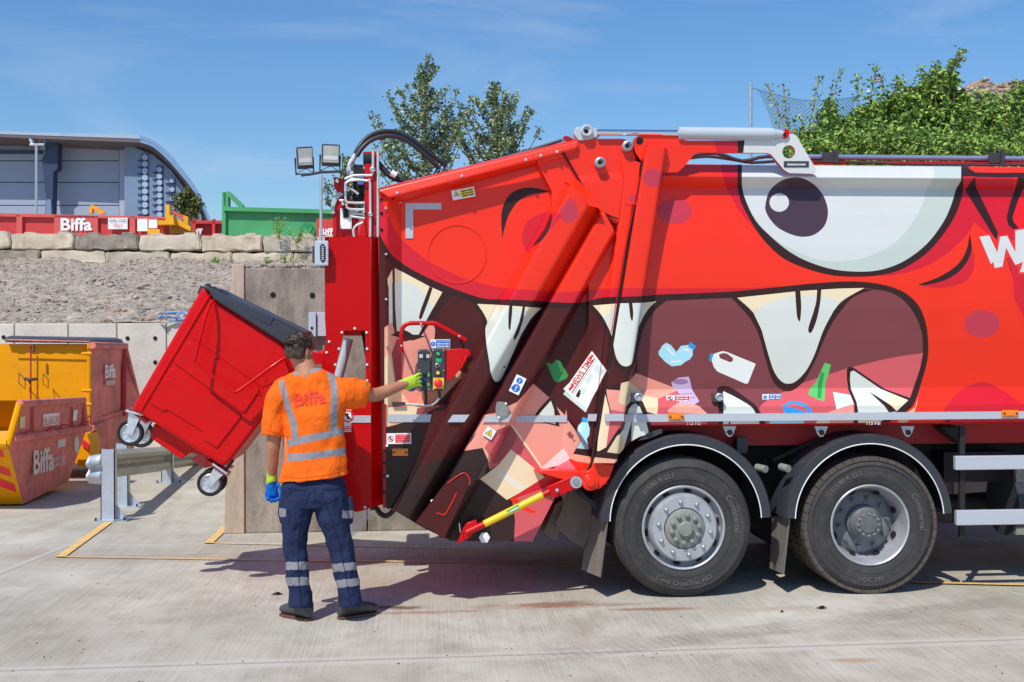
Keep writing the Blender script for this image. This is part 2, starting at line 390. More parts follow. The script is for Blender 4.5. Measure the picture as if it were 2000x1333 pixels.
# --- teeth of the lower jaw and boxes on the container
lv('salmon', [(1218,760),(1242,729),(1326,761),(1300,775),(1262,774),(1240,768)])
lv('salmon2', [(1286,764),(1326,761),(1287,780),(1262,774)])
lv('rose', [(1286,779),(1327,762),(1330,790),(1345,795),(1380,808),(1382,838),(1265,838),(1283,808)])
lv('salmon2', [(1303,802),(1324,787),(1350,788),(1366,794),(1382,809),(1306,806)])
lv('card', [(1240,780),(1262,773),(1285,779),(1285,800),(1283,810),(1262,804),(1248,792)])
lv('ink', bez([(1404,838),(1404,810),(1402,784),(1400,764),(1404,756),(1416,754),(1432,760),(1466,784),(1482,800),(1500,838)], 3))
lv('tooth', bez([(1412,838),(1413,800),(1412,767),(1420,768),(1440,778),(1466,794),(1477,810),(1487,838)], 3)); lv('ink', [(1423,838),(1424,818),(1430,838)])
# beige box and left stroke near the wheel arch
lv('salmon', [(1184,761),(1212,763),(1212,788),(1223,792),(1220,809),(1194,808),(1186,776)])
lv('card', [(1182,770),(1190,800),(1192,822),(1184,874),(1166,884),(1170,830)])
lv('rose', [(1193,800),(1222,806),(1218,822),(1184,874),(1191,822)])
lv('box', [(1213,749),(1228,745),(1262,775),(1254,779),(1240,778),(1222,794),(1208,787)])
lv('ink', [(1234,777),(1244,772),(1256,786),(1266,810),(1273,842),(1258,845),(1222,900),(1176,892),(1206,852),(1219,824),(1224,800)])
lv('cream', [(1222,834),(1234,830),(1232,846),(1222,868),(1217,887),(1185,884),(1204,862)])
lv('tooth', [(1241,788),(1250,796),(1262,824),(1267,845),(1228,872),(1222,868),(1210,850),(1218,838),(1228,800),(1234,792)])
lv('box', [(1205,852),(1212,848),(1222,866),(1216,886),(1184,886)])
lv('ink', [(1234,822),(1233,862),(1219,886),(1216,884),(1226,850)])
# --- rubbish drawn on the container
lv('plum', [(1300,780)]*3)
lv('lblue', [(1301,670),(1310,674),(1321,688),(1330,676),(1345,674),(1353,682),(1353,694),(1348,702),(1340,706),(1330,714),(1312,716),(1300,708),(1287,694),(1286,687),(1290,682),(1293,676)])
lv('paper', [(1303,677),(1318,694),(1316,696),(1301,680)]); lv('paper', [(1309,706),(1330,704),(1330,707),(1310,709)]); lv('blue', [(1348,668),(1359,676),(1356,684),(1344,678)]); lv('paper', [(1336,680),(1347,684),(1345,687),(1335,684)])
lv('paper', [(1392,693),(1398,690),(1412,686),(1420,688),(1476,711),(1461,749),(1456,750),(1401,726),(1394,717),(1390,705)])
lv('plum', [(1404,693),(1412,690),(1420,691),(1432,700),(1431,706),(1426,708),(1406,700)]); lv('blue', [(1387,691),(1394,692),(1389,706),(1385,705)])
lv('lilac', [(1311,748),(1325,738),(1345,736),(1348,745),(1352,762),(1366,784),(1358,790),(1327,788),(1328,770),(1314,757)]); lv('lilac2', ell(1329,746,15,5.5,20,-.1)); lv('lilac2', [(1330,770),(1352,768),(1353,769.5),(1330,771.5)]); lv('lilac2', [(1329,778),(1357,776),(1358,777.5),(1329,779.5)])
lv('green', [(1611,709),(1623,713),(1617,735),(1612,748),(1610,784),(1596,780),(1590,776),(1578,771),(1582,760),(1594,746),(1602,728)]); lv('dgreen', [(1603,726),(1610,730),(1606,750),(1604,778),(1596,778),(1598,748)])
lv('blue', [(1528,793),(1545,783),(1572,788),(1585,800),(1588,812),(1580,812),(1572,795),(1547,788),(1535,795),(1550,797),(1572,804),(1578,810),(1533,810)]); lv('lblue', [(1503,820),(1570,820),(1571,838),(1502,838)])
# --- eye
eyeO = [(1441,262),(1441,321),(1440,360)] + bez([(1440,360),(1446,392),(1465,430),(1492,470),(1530,505),(1580,527),(1630,539),(1682,541),(1718,538),(1758,528),(1800,503),(1831,473),(1863,427),(1877,391),(1882,365)], 4)
eyeI = [(1456,262),(1449,321),(1449,362)] + bez([(1449,362),(1455,388),(1475,430),(1505,462),(1542,492),(1580,512),(1630,527),(1684,531),(1726,526),(1768,509),(1810,477),(1842,435),(1858,400),(1867,370)], 4) + [(1877,353),(1878,262)]
lv('ink', eyeO + [(1881,345),(1905,345),(1906,365),(1949,455),(1947,470),(1940,461),(1885,372)] + [(1903,346),(1950,347),(2040,347),(2040,337),(1950,338),(1905,337),(1892,329),(1892,262)])
lv('red', [(1893,262),(1893,328),(1905,336),(1950,337),(2040,336),(2040,262)])
lv('shade', eyeI)
lv('white', [(1456,262),(1449,321),(1449,362)] + bez([(1449,362),(1456,388),(1476,428),(1505,460),(1542,485),(1580,502),(1605,509),(1637,511),(1684,505),(1726,488),(1758,465),(1785,431),(1802,398),(1810,370)], 4) + [(1823,349),(1825,262)])
lv('pupil', crom([(1495,400),(1502,375),(1520,357),(1542,348),(1566,348),(1590,361),(1606,379),(1615,400),(1617,420),(1610,442),(1592,458),(1572,463),(1550,460),(1522,447),(1505,430),(1496,414)], 3, True)); lv('white', ell(1522,396,19,18))
lv('ink', bez([(1894,456),(1898,482),(1894,501),(1884,519),(1867,536),(1842,549),(1810,557),(1792,557)], 3) + bez([(1831,543),(1863,524),(1881,503),(1890,482)], 3))
lv('ink', [(1989,346),(2003,348),(2003,366),(1997,372),(1989,391),(1978,423),(1979,433),(1990,446),(1980,449),(1969,440),(1966,425),(1973,396),(1982,370)])
lv('ink', [(1967,503),(1979,545),(1973,528)])
lv('ink', [(1856,818),(1852,830),(1838,838),(1828,838),(1843,826)])
# lettering cut off by the picture edge
lv('reded', [(1910,460),(1934,457),(1947,485),(1950,460),(1969,458),(1980,480),(1981,448),(2040,440),(2040,538),(1989,536),(1988,524),(1966,494),(1960,526),(1941,528),(1930,516)])
lv('white', [(1913,463),(1932,460),(1948,494),(1953,463),(1967,461),(1983,493),(1983,451),(2003,447),(2036,443),(2060,531),(1992,532),(1998,512),(1983,518),(1965,484),(1958,521),(1943,524),(1940,512),(1935,516),(1932,508)])
# --- tailgate: brow marks
lv('ink', bez([(1076,375),(1050,368),(1030,367),(1010,371),(994,382),(983,402),(979,426),(981,467)], 4) + bez([(982,462),(986,444),(994,420),(1010,396),(1030,383),(1050,378),(1076,375)], 4))
lv('ink', bez([(1077,415),(1078,428),(1074,444),(1066,460),(1054,474),(1038,483)], 3) + bez([(1040,481),(1050,466),(1064,446),(1072,426),(1077,415)], 3))
# --- tailgate: boxes in the mouth
lv('salmon', [(906,881),(944,811),(968,807),(996,792),(1010,786),(1042,750),(1073,777),(1048,811),(998,829),(972,840),(945,875)])
lv('salmon', [(998,829),(1006,815),(1104,811),(1108,820),(1136,856),(1120,886),(1110,897),(1058,914)])
lv('salmon2', [(1106,800),(1108,820),(1136,856),(1112,897),(1096,870),(1102,820)]); lv('salmon2', [(1087,795),(1104,812),(1108,820),(1098,818)])
lv('rose', [(945,875),(960,846),(972,840),(998,829),(1057,915),(1065,925),(1055,930),(1018,894),(998,878),(976,906),(957,918),(954,902)])
lv('brose', [(960,846),(972,840),(998,829),(1012,850),(998,878),(976,906),(962,905),(985,850)])
lv('card', [(998,878),(1018,894),(1064,932),(1045,946),(990,977),(938,936),(974,908)]); lv('tape', [(978,918),(1028,950),(1016,958),(970,926)])
lv('cream', [(997,830),(1000,828),(1060,913),(1057,916)]); lv('peach', [(972,826),(975,825),(946,875),(958,894),(956,918),(954,902),(943,876)])
lv('ink', [(1044,812),(1052,800),(1072,778),(1080,778),(1087,795),(1093,834),(1060,826),(1064,812)]); lv('tooth', [(1052,810),(1076,783),(1082,800),(1085,829),(1062,824)])
lv('brose', [(1107,848),(1113,842),(1121,852),(1119,857),(1122,861),(1125,859),(1124,862),(1118,865),(1120,861),(1116,857),(1112,856)])
lv('film', [(1058,914),(1100,876),(1110,890),(1113,898),(1098,908),(1060,917)]); lv('pink', [(1075,918),(1112,898),(1126,919)])
lv('rose', [(1000,974),(1045,946),(1064,932),(1095,915),(1130,930),(1060,1075),(1003,1075),(1006,1016)]); lv('red', [(996,975),(1008,973),(1025,990),(1050,1001),(1035,1003),(1010,990)])
lv('crim', [(996,975),(1064,932),(1095,920),(1100,940),(1050,958),(1008,973)])
# bottle, green carton, newspaper
lv('lblue', [(1137,824),(1148,824),(1152,838),(1151,850),(1146,858),(1148,868),(1150,878),(1126,876),(1134,862),(1136,856),(1126,845),(1130,831)]); lv('blue', [(1138,815),(1149,818),(1148,825),(1136,822)]); lv('paper', [(1132,832),(1136,830),(1135,842),(1131,844)])
lv('dgreen', [(1067,708),(1078,712),(1086,703),(1094,706),(1110,734),(1106,740),(1088,747),(1082,744)]); lv('green', [(1086,703),(1094,706),(1104,724),(1096,728)])
lv('ink', [(1118,889),(1128,876),(1150,879),(1166,881),(1218,888),(1206,898),(1160,893),(1120,887)])
lv('peach', [(1110,894),(1120,887),(1156,893),(1206,898),(1195,912),(1160,907),(1124,901)]); lv('red', [(1110,897),(1124,901),(1160,907),(1195,912),(1180,975),(1100,960),(1126,919)])
lv('pgrey', [(1104,764),(1100,770),(1144,806),(1160,772)]); lv('paper', [(1156,686),(1185,724),(1176,740),(1166,762),(1156,778),(1147,798),(1120,776),(1100,760),(1112,748)])
lv('reded', [(1150,699),(1156,692),(1160,695),(1153,706)]); lv('reded', [(1110,760),(1118,751),(1121,755),(1113,765)])
def band(x0,y0,x1,y1,w): 
    dx,dy = x1-x0,y1-y0; l = math.hypot(dx,dy); nx,ny = -dy/l*w/2, dx/l*w/2
    return [(x0+nx,y0+ny),(x1+nx,y1+ny),(x1-nx,y1-ny),(x0-nx,y0-ny)]
lv('ink', band(1117,768,1162,700,1.8)); lv('reded', band(1120,770,1165,703,1.2)); lv('ink', [(1124,774),(1131,761),(1137,764),(1130,778)])
lv('pgrey', [(1140,745),(1152,728),(1160,735),(1150,752)]); lv('pgrey', [(1158,722),(1166,710),(1180,726),(1172,736)]); lv('pgrey', [(1136,756),(1146,760),(1140,774),(1133,768)])
LVB = [(c, np.array(p), (min(q[0] for q in p), min(q[1] for q in p), max(q[0] for q in p), max(q[1] for q in p))) for c, p in LV]

def inside(px, py, poly):
    n = len(poly); res = np.zeros(len(px), bool); j = n-1
    for i in range(n):
        xi, yi = poly[i]; xj, yj = poly[j]
        if yi != yj:
            c = ((yi > py) != (yj > py)) & (px < (xj-xi)*(py-yi)/(yj-yi) + xi)
            res ^= c
        j = i
    return res

class Sheet(MB):
    """a painted sheet-metal surface: the outline is cut along the livery's colour edges"""
    def paint(s, outline, plane, base='red', holes=(), livery=True, smooth=False, depth=0.0, rim=None):
        """plane: number = constant Y, or three world points"""
        out = [tuple(map(float, p[:2])) for p in outline]
        if isinstance(plane, (int, float)): q0 = Vector((0, plane, 0)); nrm = Vector((0, -1, 0))
        else:
            q0 = Vector(plane[0]); nrm = (Vector(plane[1])-q0).cross(Vector(plane[2])-q0).normalized()
        yr = None if isinstance(plane, (int, float)) else (min(p.y for p in plane)-.012, max(p.y for p in plane)+.012)
        def lift(x, y):
            r = ray(x, y); t = (q0-CAM).dot(nrm)/r.dot(nrm); p = CAM + r*t
            if yr and not (yr[0] <= p.y <= yr[1]): p = P(x, y, max(yr[0], min(yr[1], p.y)))
            return p
        V = []; E = []
        def loop(p):
            b = len(V); V.extend([Vector(q) for q in p]); E.extend([(b+i, b+(i+1) % len(p)) for i in range(len(p))])
        loop(out)
        for h in holes: loop(h)
        bx = (min(p[0] for p in out), min(p[1] for p in out), max(p[0] for p in out), max(p[1] for p in out))
        act = []
        if livery:
            for c, poly, b in LVB:
                if b[0] < bx[2] and b[2] > bx[0] and b[1] < bx[3] and b[3] > bx[1] and b[2]-b[0] > .5:
                    act.append((c, poly)); loop(poly)
        r = delaunay_2d_cdt(V, E, [], 0, 1e-3)
        vs = r[0]; fs = [f for f in r[2] if len(f) >= 3]
        cx = np.array([sum(vs[i].x for i in f)/len(f) for f in fs]); cy = np.array([sum(vs[i].y for i in f)/len(f) for f in fs])
        keep = inside(cx, cy, out)
        for h in holes: keep &= ~inside(cx, cy, h)
        colr = np.array([0]*len(fs), object); colr[:] = base
        for c, poly in act: colr[inside(cx, cy, poly)] = c
        used = {}; VV = []; groups = {}
        for k in np.nonzero(keep)[0]:
            f = fs[k]; ff = []
            for i in f:
                if i not in used: used[i] = len(VV); VV.append(lift(vs[i].x, vs[i].y))
                ff.append(used[i])
            a, b_, c_ = VV[ff[0]], VV[ff[1]], VV[ff[2]]
            if (b_-a).cross(c_-a).dot(CAM-a) < 0: ff.reverse()
            groups.setdefault(colr[k], []).append(ff)
        base_i = len(s.v); s.v += [tuple(v) for v in VV]
        for c, fl in groups.items():
            i = s.mi(pm(c))
            for f in fl: s.f.append([base_i+q for q in f]); s.m.append(i); s.sm.append(smooth)
        if depth:
            for lp in [out] + [list(h) for h in holes]:
                q = [lift(x, y) for x, y in lp]; n = len(q); dv = Vector((0, depth, 0))
                s.add(q + [p+dv for p in q], [(i, (i+1) % n, (i+1) % n+n, i+n) for i in range(n)], pm(rim or base))
    def ruled(s, lines, base='red', fillet=0.0, steps=3, livery=True, smooth=True, caps=False):
        """lines: list of (start,end) world points; neighbouring lines span a facet; inner lines are rounded"""
        L = [(Vector(a), Vector(b)) for a, b in lines]; out = [L[0]]
        for i in range(1, len(L)-1):
            if fillet <= 0: out.append(L[i]); continue
            ends = []
            for e in (0, 1):
                A, B, C_ = L[i-1][e], L[i][e], L[i+1][e]
                la, lc = (A-B).length, (C_-B).length; t = min(fillet, la*.45, lc*.45)
                p, q = B+(A-B)/max(la,1e-6)*t, B+(C_-B)/max(lc,1e-6)*t
                ends.append([p*(1-u)**2 + B*2*u*(1-u) + q*u*u for u in [k/steps for k in range(steps+1)]])
            out += list(zip(ends[0], ends[1]))
        out.append(L[-1])
        for (a, b), (c, d) in zip(out, out[1:]):
            if (a-c).length < 1e-4 and (b-d).length < 1e-4: continue
            poly = [proj(a), proj(b), proj(d), proj(c)]
            n = (b-a).cross(d-a)
            if abs(n.normalized().dot((a-CAM).normalized())) < .03: # edge-on: plain strip
                s.add([a, b, d, c], [(0,1,2,3)], pm(base), smooth); continue
            s.paint(poly, (a, b, (c+d)/2), base, livery=livery, smooth=smooth)
        if caps:
            for e in (0, 1): s.add([l[e] for l in out], [tuple(range(len(out)))], pm(base))
# ------------------------------------------------------------------ other materials
mred = mat('signal_red_steel', (184, 1, 8), rough=.38, spec=.3, coat=.05, var=.04, vscale=1.5)
mdred = mat('dark_red_sill', (150, 12, 20), rough=.5, var=.08)
mblk = mat('black_rubber', (34, 34, 36), rough=.75, var=.12, vscale=9, spec=.3)
mhose = mat('hose_rubber', (40, 41, 46), rough=.45, var=.08, vscale=12)
mplast = mat('black_plastic', (52, 54, 60), rough=.5, var=.08, vscale=4)
mguard = mat('mudguard_plastic', (44, 47, 54), rough=.5, var=.1, vscale=3, dirt=.25)
mflap = mat('dusty_mudflap', (112, 106, 100), rough=.8, var=.25, vscale=4, stretch=(3, 3, .7), dirt=.4)
mchas = mat('chassis_black', (28, 27, 28), rough=.7, var=.15, vscale=6)
mgrey = mat('grey_cylinder_paint', (168, 176, 184), rough=.38, coat=.2, var=.03)
mzinc = mat('zinc_plate', (170, 176, 182), rough=.42, metal=.55, var=.1, vscale=18)
mchrome = mat('chrome_rod', (215, 218, 222), rough=.1, metal=1, var=0)
mpipe = mat('steel_pipe', (196, 198, 200), rough=.35, metal=.5, var=.08, vscale=20)
malu = mat('aluminium_rail', (176, 180, 188), rough=.5, metal=.25, var=.04, vscale=2, stretch=(.3, 6, 6))
mstrip = mat('reflective_strip', (172, 176, 184), rough=.5, metal=.15, var=.05, vscale=30)
mwhite = mat('white_paint', (218, 220, 220), rough=.4, var=.02)
mlabel = mat('label_white', (222, 222, 224), rough=.45, var=.02)
mlred = mat('label_red', (206, 36, 52), rough=.45, var=.02)
mlblue = mat('label_blue', (30, 104, 196), rough=.45, var=.02)
mlyel = mat('label_yellow', (232, 190, 40), rough=.45, var=.02)
mink = mat('label_ink', (34, 32, 32), rough=.5, var=0)
myel = mat('prop_yellow', (238, 182, 22), rough=.4, coat=.2, var=.03)
mamber = mat('amber_lens', (236, 120, 14), rough=.2, coat=.6, var=.1, vscale=40)
mgreenl = mat('label_green', (40, 160, 96), rough=.45, var=.03)
mtyre = mat('tyre_rubber', (56, 55, 56), rough=.78, var=.22, vscale=3.5, dirt=.5, spec=.3, bump=.15, bscale=30)
mtread = mat('tread_rubber', (80, 74, 68), rough=.9, var=.2, vscale=14, dirt=.3, spec=.2)
mrim = mat('silver_rim', (166, 167, 172), rough=.42, metal=.35, var=.12, vscale=6, dirt=.3)
mhub = mat('hub_grey', (124, 126, 120), rough=.6, var=.15, vscale=14, dirt=.3)
mhubd = mat('hub_dark', (92, 94, 96), rough=.55, metal=.1, var=.15, vscale=14)
mnut = mat('wheel_nut_steel', (150, 154, 158), rough=.4, metal=.6, var=.1)
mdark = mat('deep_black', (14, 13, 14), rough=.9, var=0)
mglass = mat('lamp_glass', (190, 190, 186), rough=.12, metal=.35, var=.2, vscale=14)
mclear = mat('clear_curtain', (200, 200, 204), rough=.15, var=0, alpha=.28)
mbgrey = mat('box_grey_plastic', (168, 178, 192), rough=.5, var=.03)

# ------------------------------------------------------------------ REFUSE TRUCK
truck = thing('refuse_truck', P(1335, 1168, 1.2) * 1.0, 'red bin lorry with a big cartoon eye and toothed mouth on its side', 'refuse truck')
truck.location.z = 0
Xp = lambda px, Y=0: P(px, 700, Y).x
def zat(px, py, Y): return P(px, py, Y).z
X1 = 9.2      # front end of the container (beyond the picture)
body = Sheet()
def hl(py, Y, x0=None, pxr=1400):
    z = zat(pxr, py, Y); return (Vector((x0 if x0 is not None else Xp(1150), Y, z)), Vector((X1, Y, z)))
XB = Xp(1150)
# barrel shaped side: horizontal lines
lines = [hl(321.5, .14, XB), hl(322.5, .10, XB), hl(345, -.035, XB), hl(362, .035, XB)]
body.ruled(lines, fillet=.012)
body.ruled([hl(362, .035, XB), hl(368, .06, XB), hl(420, .028, XB), hl(480, .006, XB), hl(545, -.004, XB), hl(605, .0, XB), hl(665, .018, XB), hl(720, .045, XB), hl(760, .062, XB)])
body.ruled([hl(760, .062, XB), hl(796, -.01, XB)], fillet=0)
cont = body.build('container', truck, merge=True, angle=14)
# lower rail, wheel-arch cut at its rear
low = Sheet()
zr = lambda py: zat(1400, py, -.01)
def railpx(py, x0, x1, n=1): return [proj(Vector((Xp(x0)+ (Xp(x1)-Xp(x0))*k/n, -.01, zr(py)))) for k in range(n+1)]
right_x = 2440
outl = [(1177, 797), proj(Vector((X1, -.01, zr(796)))), proj(Vector((X1, -.01, zr(828)))), proj(Vector((Xp(1268, -.01), -.01, zr(829)))), (1272, 838), (1262, 850), (1250, 853), (1230, 864), (1212, 884), (1195, 912), (1185, 945), (1160, 958), (1143, 950), (1152, 922), (1160, 892), (1168, 850)]
low.paint(outl, -.01, depth=.12)
low.ruled([(Vector((Xp(1272), -.01, zr(828))), Vector((X1, -.01, zr(828)))), (Vector((Xp(1272), .03, zr(833))), Vector((X1, .03, zr(833)))), (Vector((Xp(1272), .5, zr(833))), Vector((X1, .5, zr(833))))], base='dred', livery=False)
low.build('lower_rail', cont)
# rest of the container: roof, far side, front, floor
bx = MB(); zt = zat(1400, 321.5, .14); zb = zr(833)
bx.box((XB+.02, .141, zb+.02), (X1-.004, 2.36, zt-.004), pm('red'))
bx.box((XB+.1, .36, zat(1900, 866, .36)), (X1-.3, 2.15, zb+.018), mdred)
bx.build('container_shell', cont)
# rear post of the container
post = Sheet(); YF = -.15
def L2(a, b): return (P(*a), P(*b))
post.ruled([L2((1262,284,.05),(1160,905,.05)), L2((1262,284,YF),(1160,905,YF)), L2((1301,290,YF),(1205,905,YF)), L2((1303,290,.06),(1207,905,.06))], fillet=.025)
post.add([P(1262,284,YF), P(1301,290,YF), P(1301,290,.08), P(1262,284,.08)], [(0,1,2,3)], pm('red'))
post.build('rear_post', cont, merge=True, angle=30)
# seam gasket between container and tailgate
sm_ = MB(); sm_.ptube([(1256,300,-.05),(1250,350,-.06),(1223,500,-.06),(1199,650,-.06),(1181,767,-.06),(1160,880,-.06),(1155,905,-.05),(1142,930,-.04)], .011, mblk, smooth=2)
sm_.ptube([(1250,345,-.082),(1218,500,-.085),(1194,650,-.085)], .003, mdred, smooth=0)
sm_.build('seam_seal', truck)

# ---- tailgate
tgd = 2.3
tg = Sheet()
outT = [(784,386),(1060,303),(1100,296),(1127,275),(1185,273),(1213,273),(1226,278),(1236,292),(1246,318),(1222,500),(1197,660),(1178,767),(1155,893),(1148,922),(1100,940),(1086,968),(1040,1058),(880,1057),(840,1030),(784,1000)]
tg.paint(outT, .06)
tailgate = tg.build('tailgate', truck)
tb = MB(); pts = [P(x, y, .07) for x, y in [(772,400),(800,392),(1127,275),(1240,290),(1222,500),(1165,850),(1100,925),(1040,1055),(885,1055),(764,995)]]
tb.prism(pts, (0, tgd, 0), mdred, pm('red')); tb.build('hopper_shell', tailgate)
# pivot plate over the top right
pv = Sheet(); pv.paint([(1100,300),(1127,292),(1127,273),(1145,271.5),(1216,271.5),(1226,274),(1234,283),(1237,300),(1241,320),(1236,345),(1228,400),(1222,440),(1200,436),(1180,420),(1160,400),(1130,350)], -.045, depth=.1)
pv.build('pivot_plate', tailgate)
pb = Sheet(); pb.ruled([L2((1126,345,-.046),(1207,337,-.046)), L2((1138,360,-.062),(1219,349,-.062)), L2((1172,412,-.062),(1207,434,-.062))], fillet=.012); pb.build('pivot_boss', tailgate, merge=True, angle=30)
pb = MB(); pb.pprism([(1234,282),(1246,286),(1252,300),(1252,318),(1246,316),(1240,300)], .02, .06, mchas); pb.build('hinge_gap_plate', tailgate)
gs = Sheet(); gs.paint([(1047,313),(1097,300),(1131,352),(1163,402),(1168,409),(1140,440),(1080,420),(1078,395),(1078,374)], -.03, depth=.09); gs.build('gusset_plate', tailgate)
# top beam
tpb = Sheet()
tpb.ruled([L2((737,368,.06),(1127,271,.10)), L2((738,371,-.06),(1127,273.5,-.075)), L2((762,386,-.09),(1126,293,-.085)), L2((772,399,.045),(1060,316,.045))], fillet=.02)
tpb.add([P(738,370,-.06), P(762,386,-.09), P(772,399,.045), P(745,395,.045)], [(3,2,1,0)], pm('red'))
tpb.build('top_beam', tailgate, merge=True, angle=30)
t2 = Sheet(); t2.paint([(1048,305),(1100,290),(1128,273),(1130,285),(1126,294),(1112,302),(1099,306),(1050,318)], -.07, depth=.06); t2.build('beam_end_plate', tailgate)
# left edge post: flange + recess
lp = Sheet()
lp.ruled([L2((737,371,-.02),(748,990,-.02)), L2((751,373,-.02),(752.5,990,-.02)), L2((757,378,-.045),(757,792,-.045)), L2((784,401,.058),(784,792,.058))], fillet=.01)
lp.build('edge_post', tailgate, merge=True, angle=30)
lpan = Sheet(); lpan.paint([(751,796),(880,790),(870,830),(760,996),(752,990)], -.035, depth=.09); lpan.build('lower_panel', tailgate)
# diagonal beams (rounded channel sections)
b1 = Sheet()
b1.ruled([L2((1103,352,.05),(757,990,.05)), L2((1117,362,-.16),(772,998,-.14)), L2((1150,400,-.16),(798,1014,-.14)), L2((1172,407,.0),(818,1026,.0))], fillet=.02, steps=3)
b1.paint([(1102,354),(1108,346),(1142,346),(1173,407),(1150,402),(1117,364)], (P(1105,350,.02), P(1117,364,-.155), P(1142,346,.02)))
b1.add([P(757,990,.05), P(772,998,-.14), P(798,1014,-.14), P(818,1026,.0)], [(0,1,2,3)], pm('mar'))
b1.build('wide_diagonal_beam', tailgate, merge=True, angle=40)
b2 = Sheet()
b2.ruled([L2((1171,404,.01),(817,1025,.01)), L2((1179,412,-.095),(826,1031,-.085)), L2((1200,452,-.095),(868,1051,-.085)), L2((1206,462,.055),(877,1054,.05))], fillet=.018, steps=3)
b2.build('narrow_diagonal_beam', tailgate, merge=True, angle=40)
b3 = Sheet()
b3.ruled([L2((1208,338,.06),(1108,812,.06)), L2((1219,349,-.07),(1156,880,-.05)), L2((1250,318,-.07),(1164,880,-.05)), L2((1252,318,.06),(1166,880,.06))], fillet=.03)
b3.add([P(1208,338,.06), P(1211,310,-.05), P(1219,349,-.07)], [(0,1,2)], pm('red'))
b3.paint([(1211,311),(1233,312),(1250,318),(1243,400),(1219,400),(1219,349)], -.072)
front_frame = b3.build('front_frame', tailgate, merge=True, angle=40)
# slotted cover at the foot of the beam
cp = Sheet(); cp.paint([(812,1020),(872,942),(898,926),(908,925),(917,934),(917,946),(868,1050),(862,1053),(850,1040)], -.185, base='mar', depth=.03, rim='mar', livery=False)
cpo = cp.build('foot_cover', truck)
q = MB()
q.ptube([(874,944,-.19),(898,927,-.19),(909,925,-.19),(917,935,-.19),(917,948,-.19)], .0035, pm('red'), 6)
q.ptube([(853,1002,-.19),(866,1006,-.19),(873,1000,-.19),(890,968,-.19),(890,963,-.19)], .004, pm('red'), 6)
q.ptube([(876,965,-.17),(864,985,-.17),(856,1003,-.17)], .003, pm('red'), 6)
for x, y in [(844,979),(823,1017)]: q.bolt(x, y, -.17, .012, mwhite)
build_each(q, 'cover_edging', cpo)
# round hatch, bolts, brackets
h = MB(); c = P(893, 497, .058); n_ = 60; rr = 57*PX(893,497,.06)
ring = [c + Vector((math.cos(2*math.pi*k/n_)*rr, 0, math.sin(2*math.pi*k/n_)*rr)) for k in range(n_+1)]
h.lathe(c, (0,-1,0), [(rr-.006,-.004),(rr-.003,.004),(rr+.001,.004),(rr+.004,-.004)], pm('red'), 72); h.build('inspection_hatch', tailgate)
h = MB(); h.ptube([(1101,299,-.075),(1131,351,-.055),(1168,407,-.055),(1186,420,-.06),(1206,428,-.06)], .006, mdark, 6, smooth=0); h.build('panel_gap', tailgate)
h = MB()
for x, y in [(776,377),(902,344),(1027,312.5),(1056,304.5),(1088,297)]: h.bolt(x, y, -.095, .011, mpipe)
for x, y in [(753.5,407),(754,497),(754,585),(755,676)]: h.bolt(x, y, -.05, .010, mpipe)
for x, y in [(756,871),(757,930)]: h.bolt(x, y, -.04, .011, mwhite)
for x, y in [(985,717)]: h.bolt(x, y, -.2, .008, mdark)
build_each(h, 'cover_bolt', tailgate)
h = MB()
for y in (390, 417, 449): h.bolt(745, y, -.022, .012, mdark)
h.bolt(767, 387, -.06, .014, mdark); h.bolt(1049, 313, -.06, .012, mdark); h.bolt(1100, 300.5, -.08, .012, mdark)
build_each(h, 'bolt_hole', tailgate)
h = MB()
for x, y in [(1223,288),(1170,320)]:
    cc = P(x, y, -.05); h.lathe(cc, (0,-1,0), [(.038,0),(.038,.07),(.026,.078),(.026,.05),(0,.05)], mzinc, 20); h.lathe(cc, (0,-1,0), [(.014,.05),(.014,.065),(0,.065)], mdark, 8)
cc = P(1249, 276.5, -.16); h.lathe(cc, (0,-1,0), [(.026,0),(.026,.02),(0,.02)], mdark, 16); build_each(h, 'hinge_pin', tailgate)
# lifting eye on top
h = MB(); h.pprism([(1101,275),(1100,268),(1104,265),(1112,267),(1122,273)], .06, .03, mdred); h.ptube([(980,311,.15),(1040,292,.15),(1098,274,.15)], .012, mplast, smooth=0); h.build('lifting_eye', tailgate)

# raking prop at the foot
pr = MB()
def pcyl(mb, a, b, r, m, n=14): mb.tube([P(*a), P(*b)], r, m, n)
pcyl(pr, (946,1024,-.1), (1060,967,-.1), .027, myel)
prop = pr.build('safety_prop', truck)
pr = MB(); pcyl(pr, (1058,968,-.1), (1074,960,-.1), .022, mred); pcyl(pr, (910,1041,-.1), (948,1023,-.1), .024, mred)
pr.pprism([(892,1062),(903,1030),(912,1022),(930,1016),(934,1030),(918,1050),(905,1058)], -.1, .05, mred)
pr.pprism([(1068,952),(1100,938),(1130,927),(1140,938),(1136,952),(1118,958),(1088,972),(1076,970)], -.09, .05, mred)
build_each(pr, 'prop_bracket', prop, bevel=.004)
pr = MB(); pr.ptube([(897,1022,-.15),(899,1040,-.15)], .004, mzinc, smooth=0)
cc = P(1125,942,-.1); pr.lathe(cc, (0,-1,0), [(.044,0),(.044,.012),(.024,.012)], mzinc, 28); pr.lathe(cc, (0,-1,0), [(.024,.0),(.024,.02),(0,.022)], mnut, 6)
cc = P(1088,958,-.1); pr.ball(cc + Vector((0,-.01,0)), .015, mzinc)
cc = P(946,1050,.05); pr.lathe(cc, (0,-1,0), [(.042,0),(.042,.015),(0,.02)], mwhite, 6); build_each(pr, 'prop_pin', prop)
pr = MB(); a, b = P(993,1001,-.128), P(1012,991,-.128); dx = (b-a); up = Vector((0,0,1)); nrm_ = dx.cross(Vector((0,1,0))).normalized()
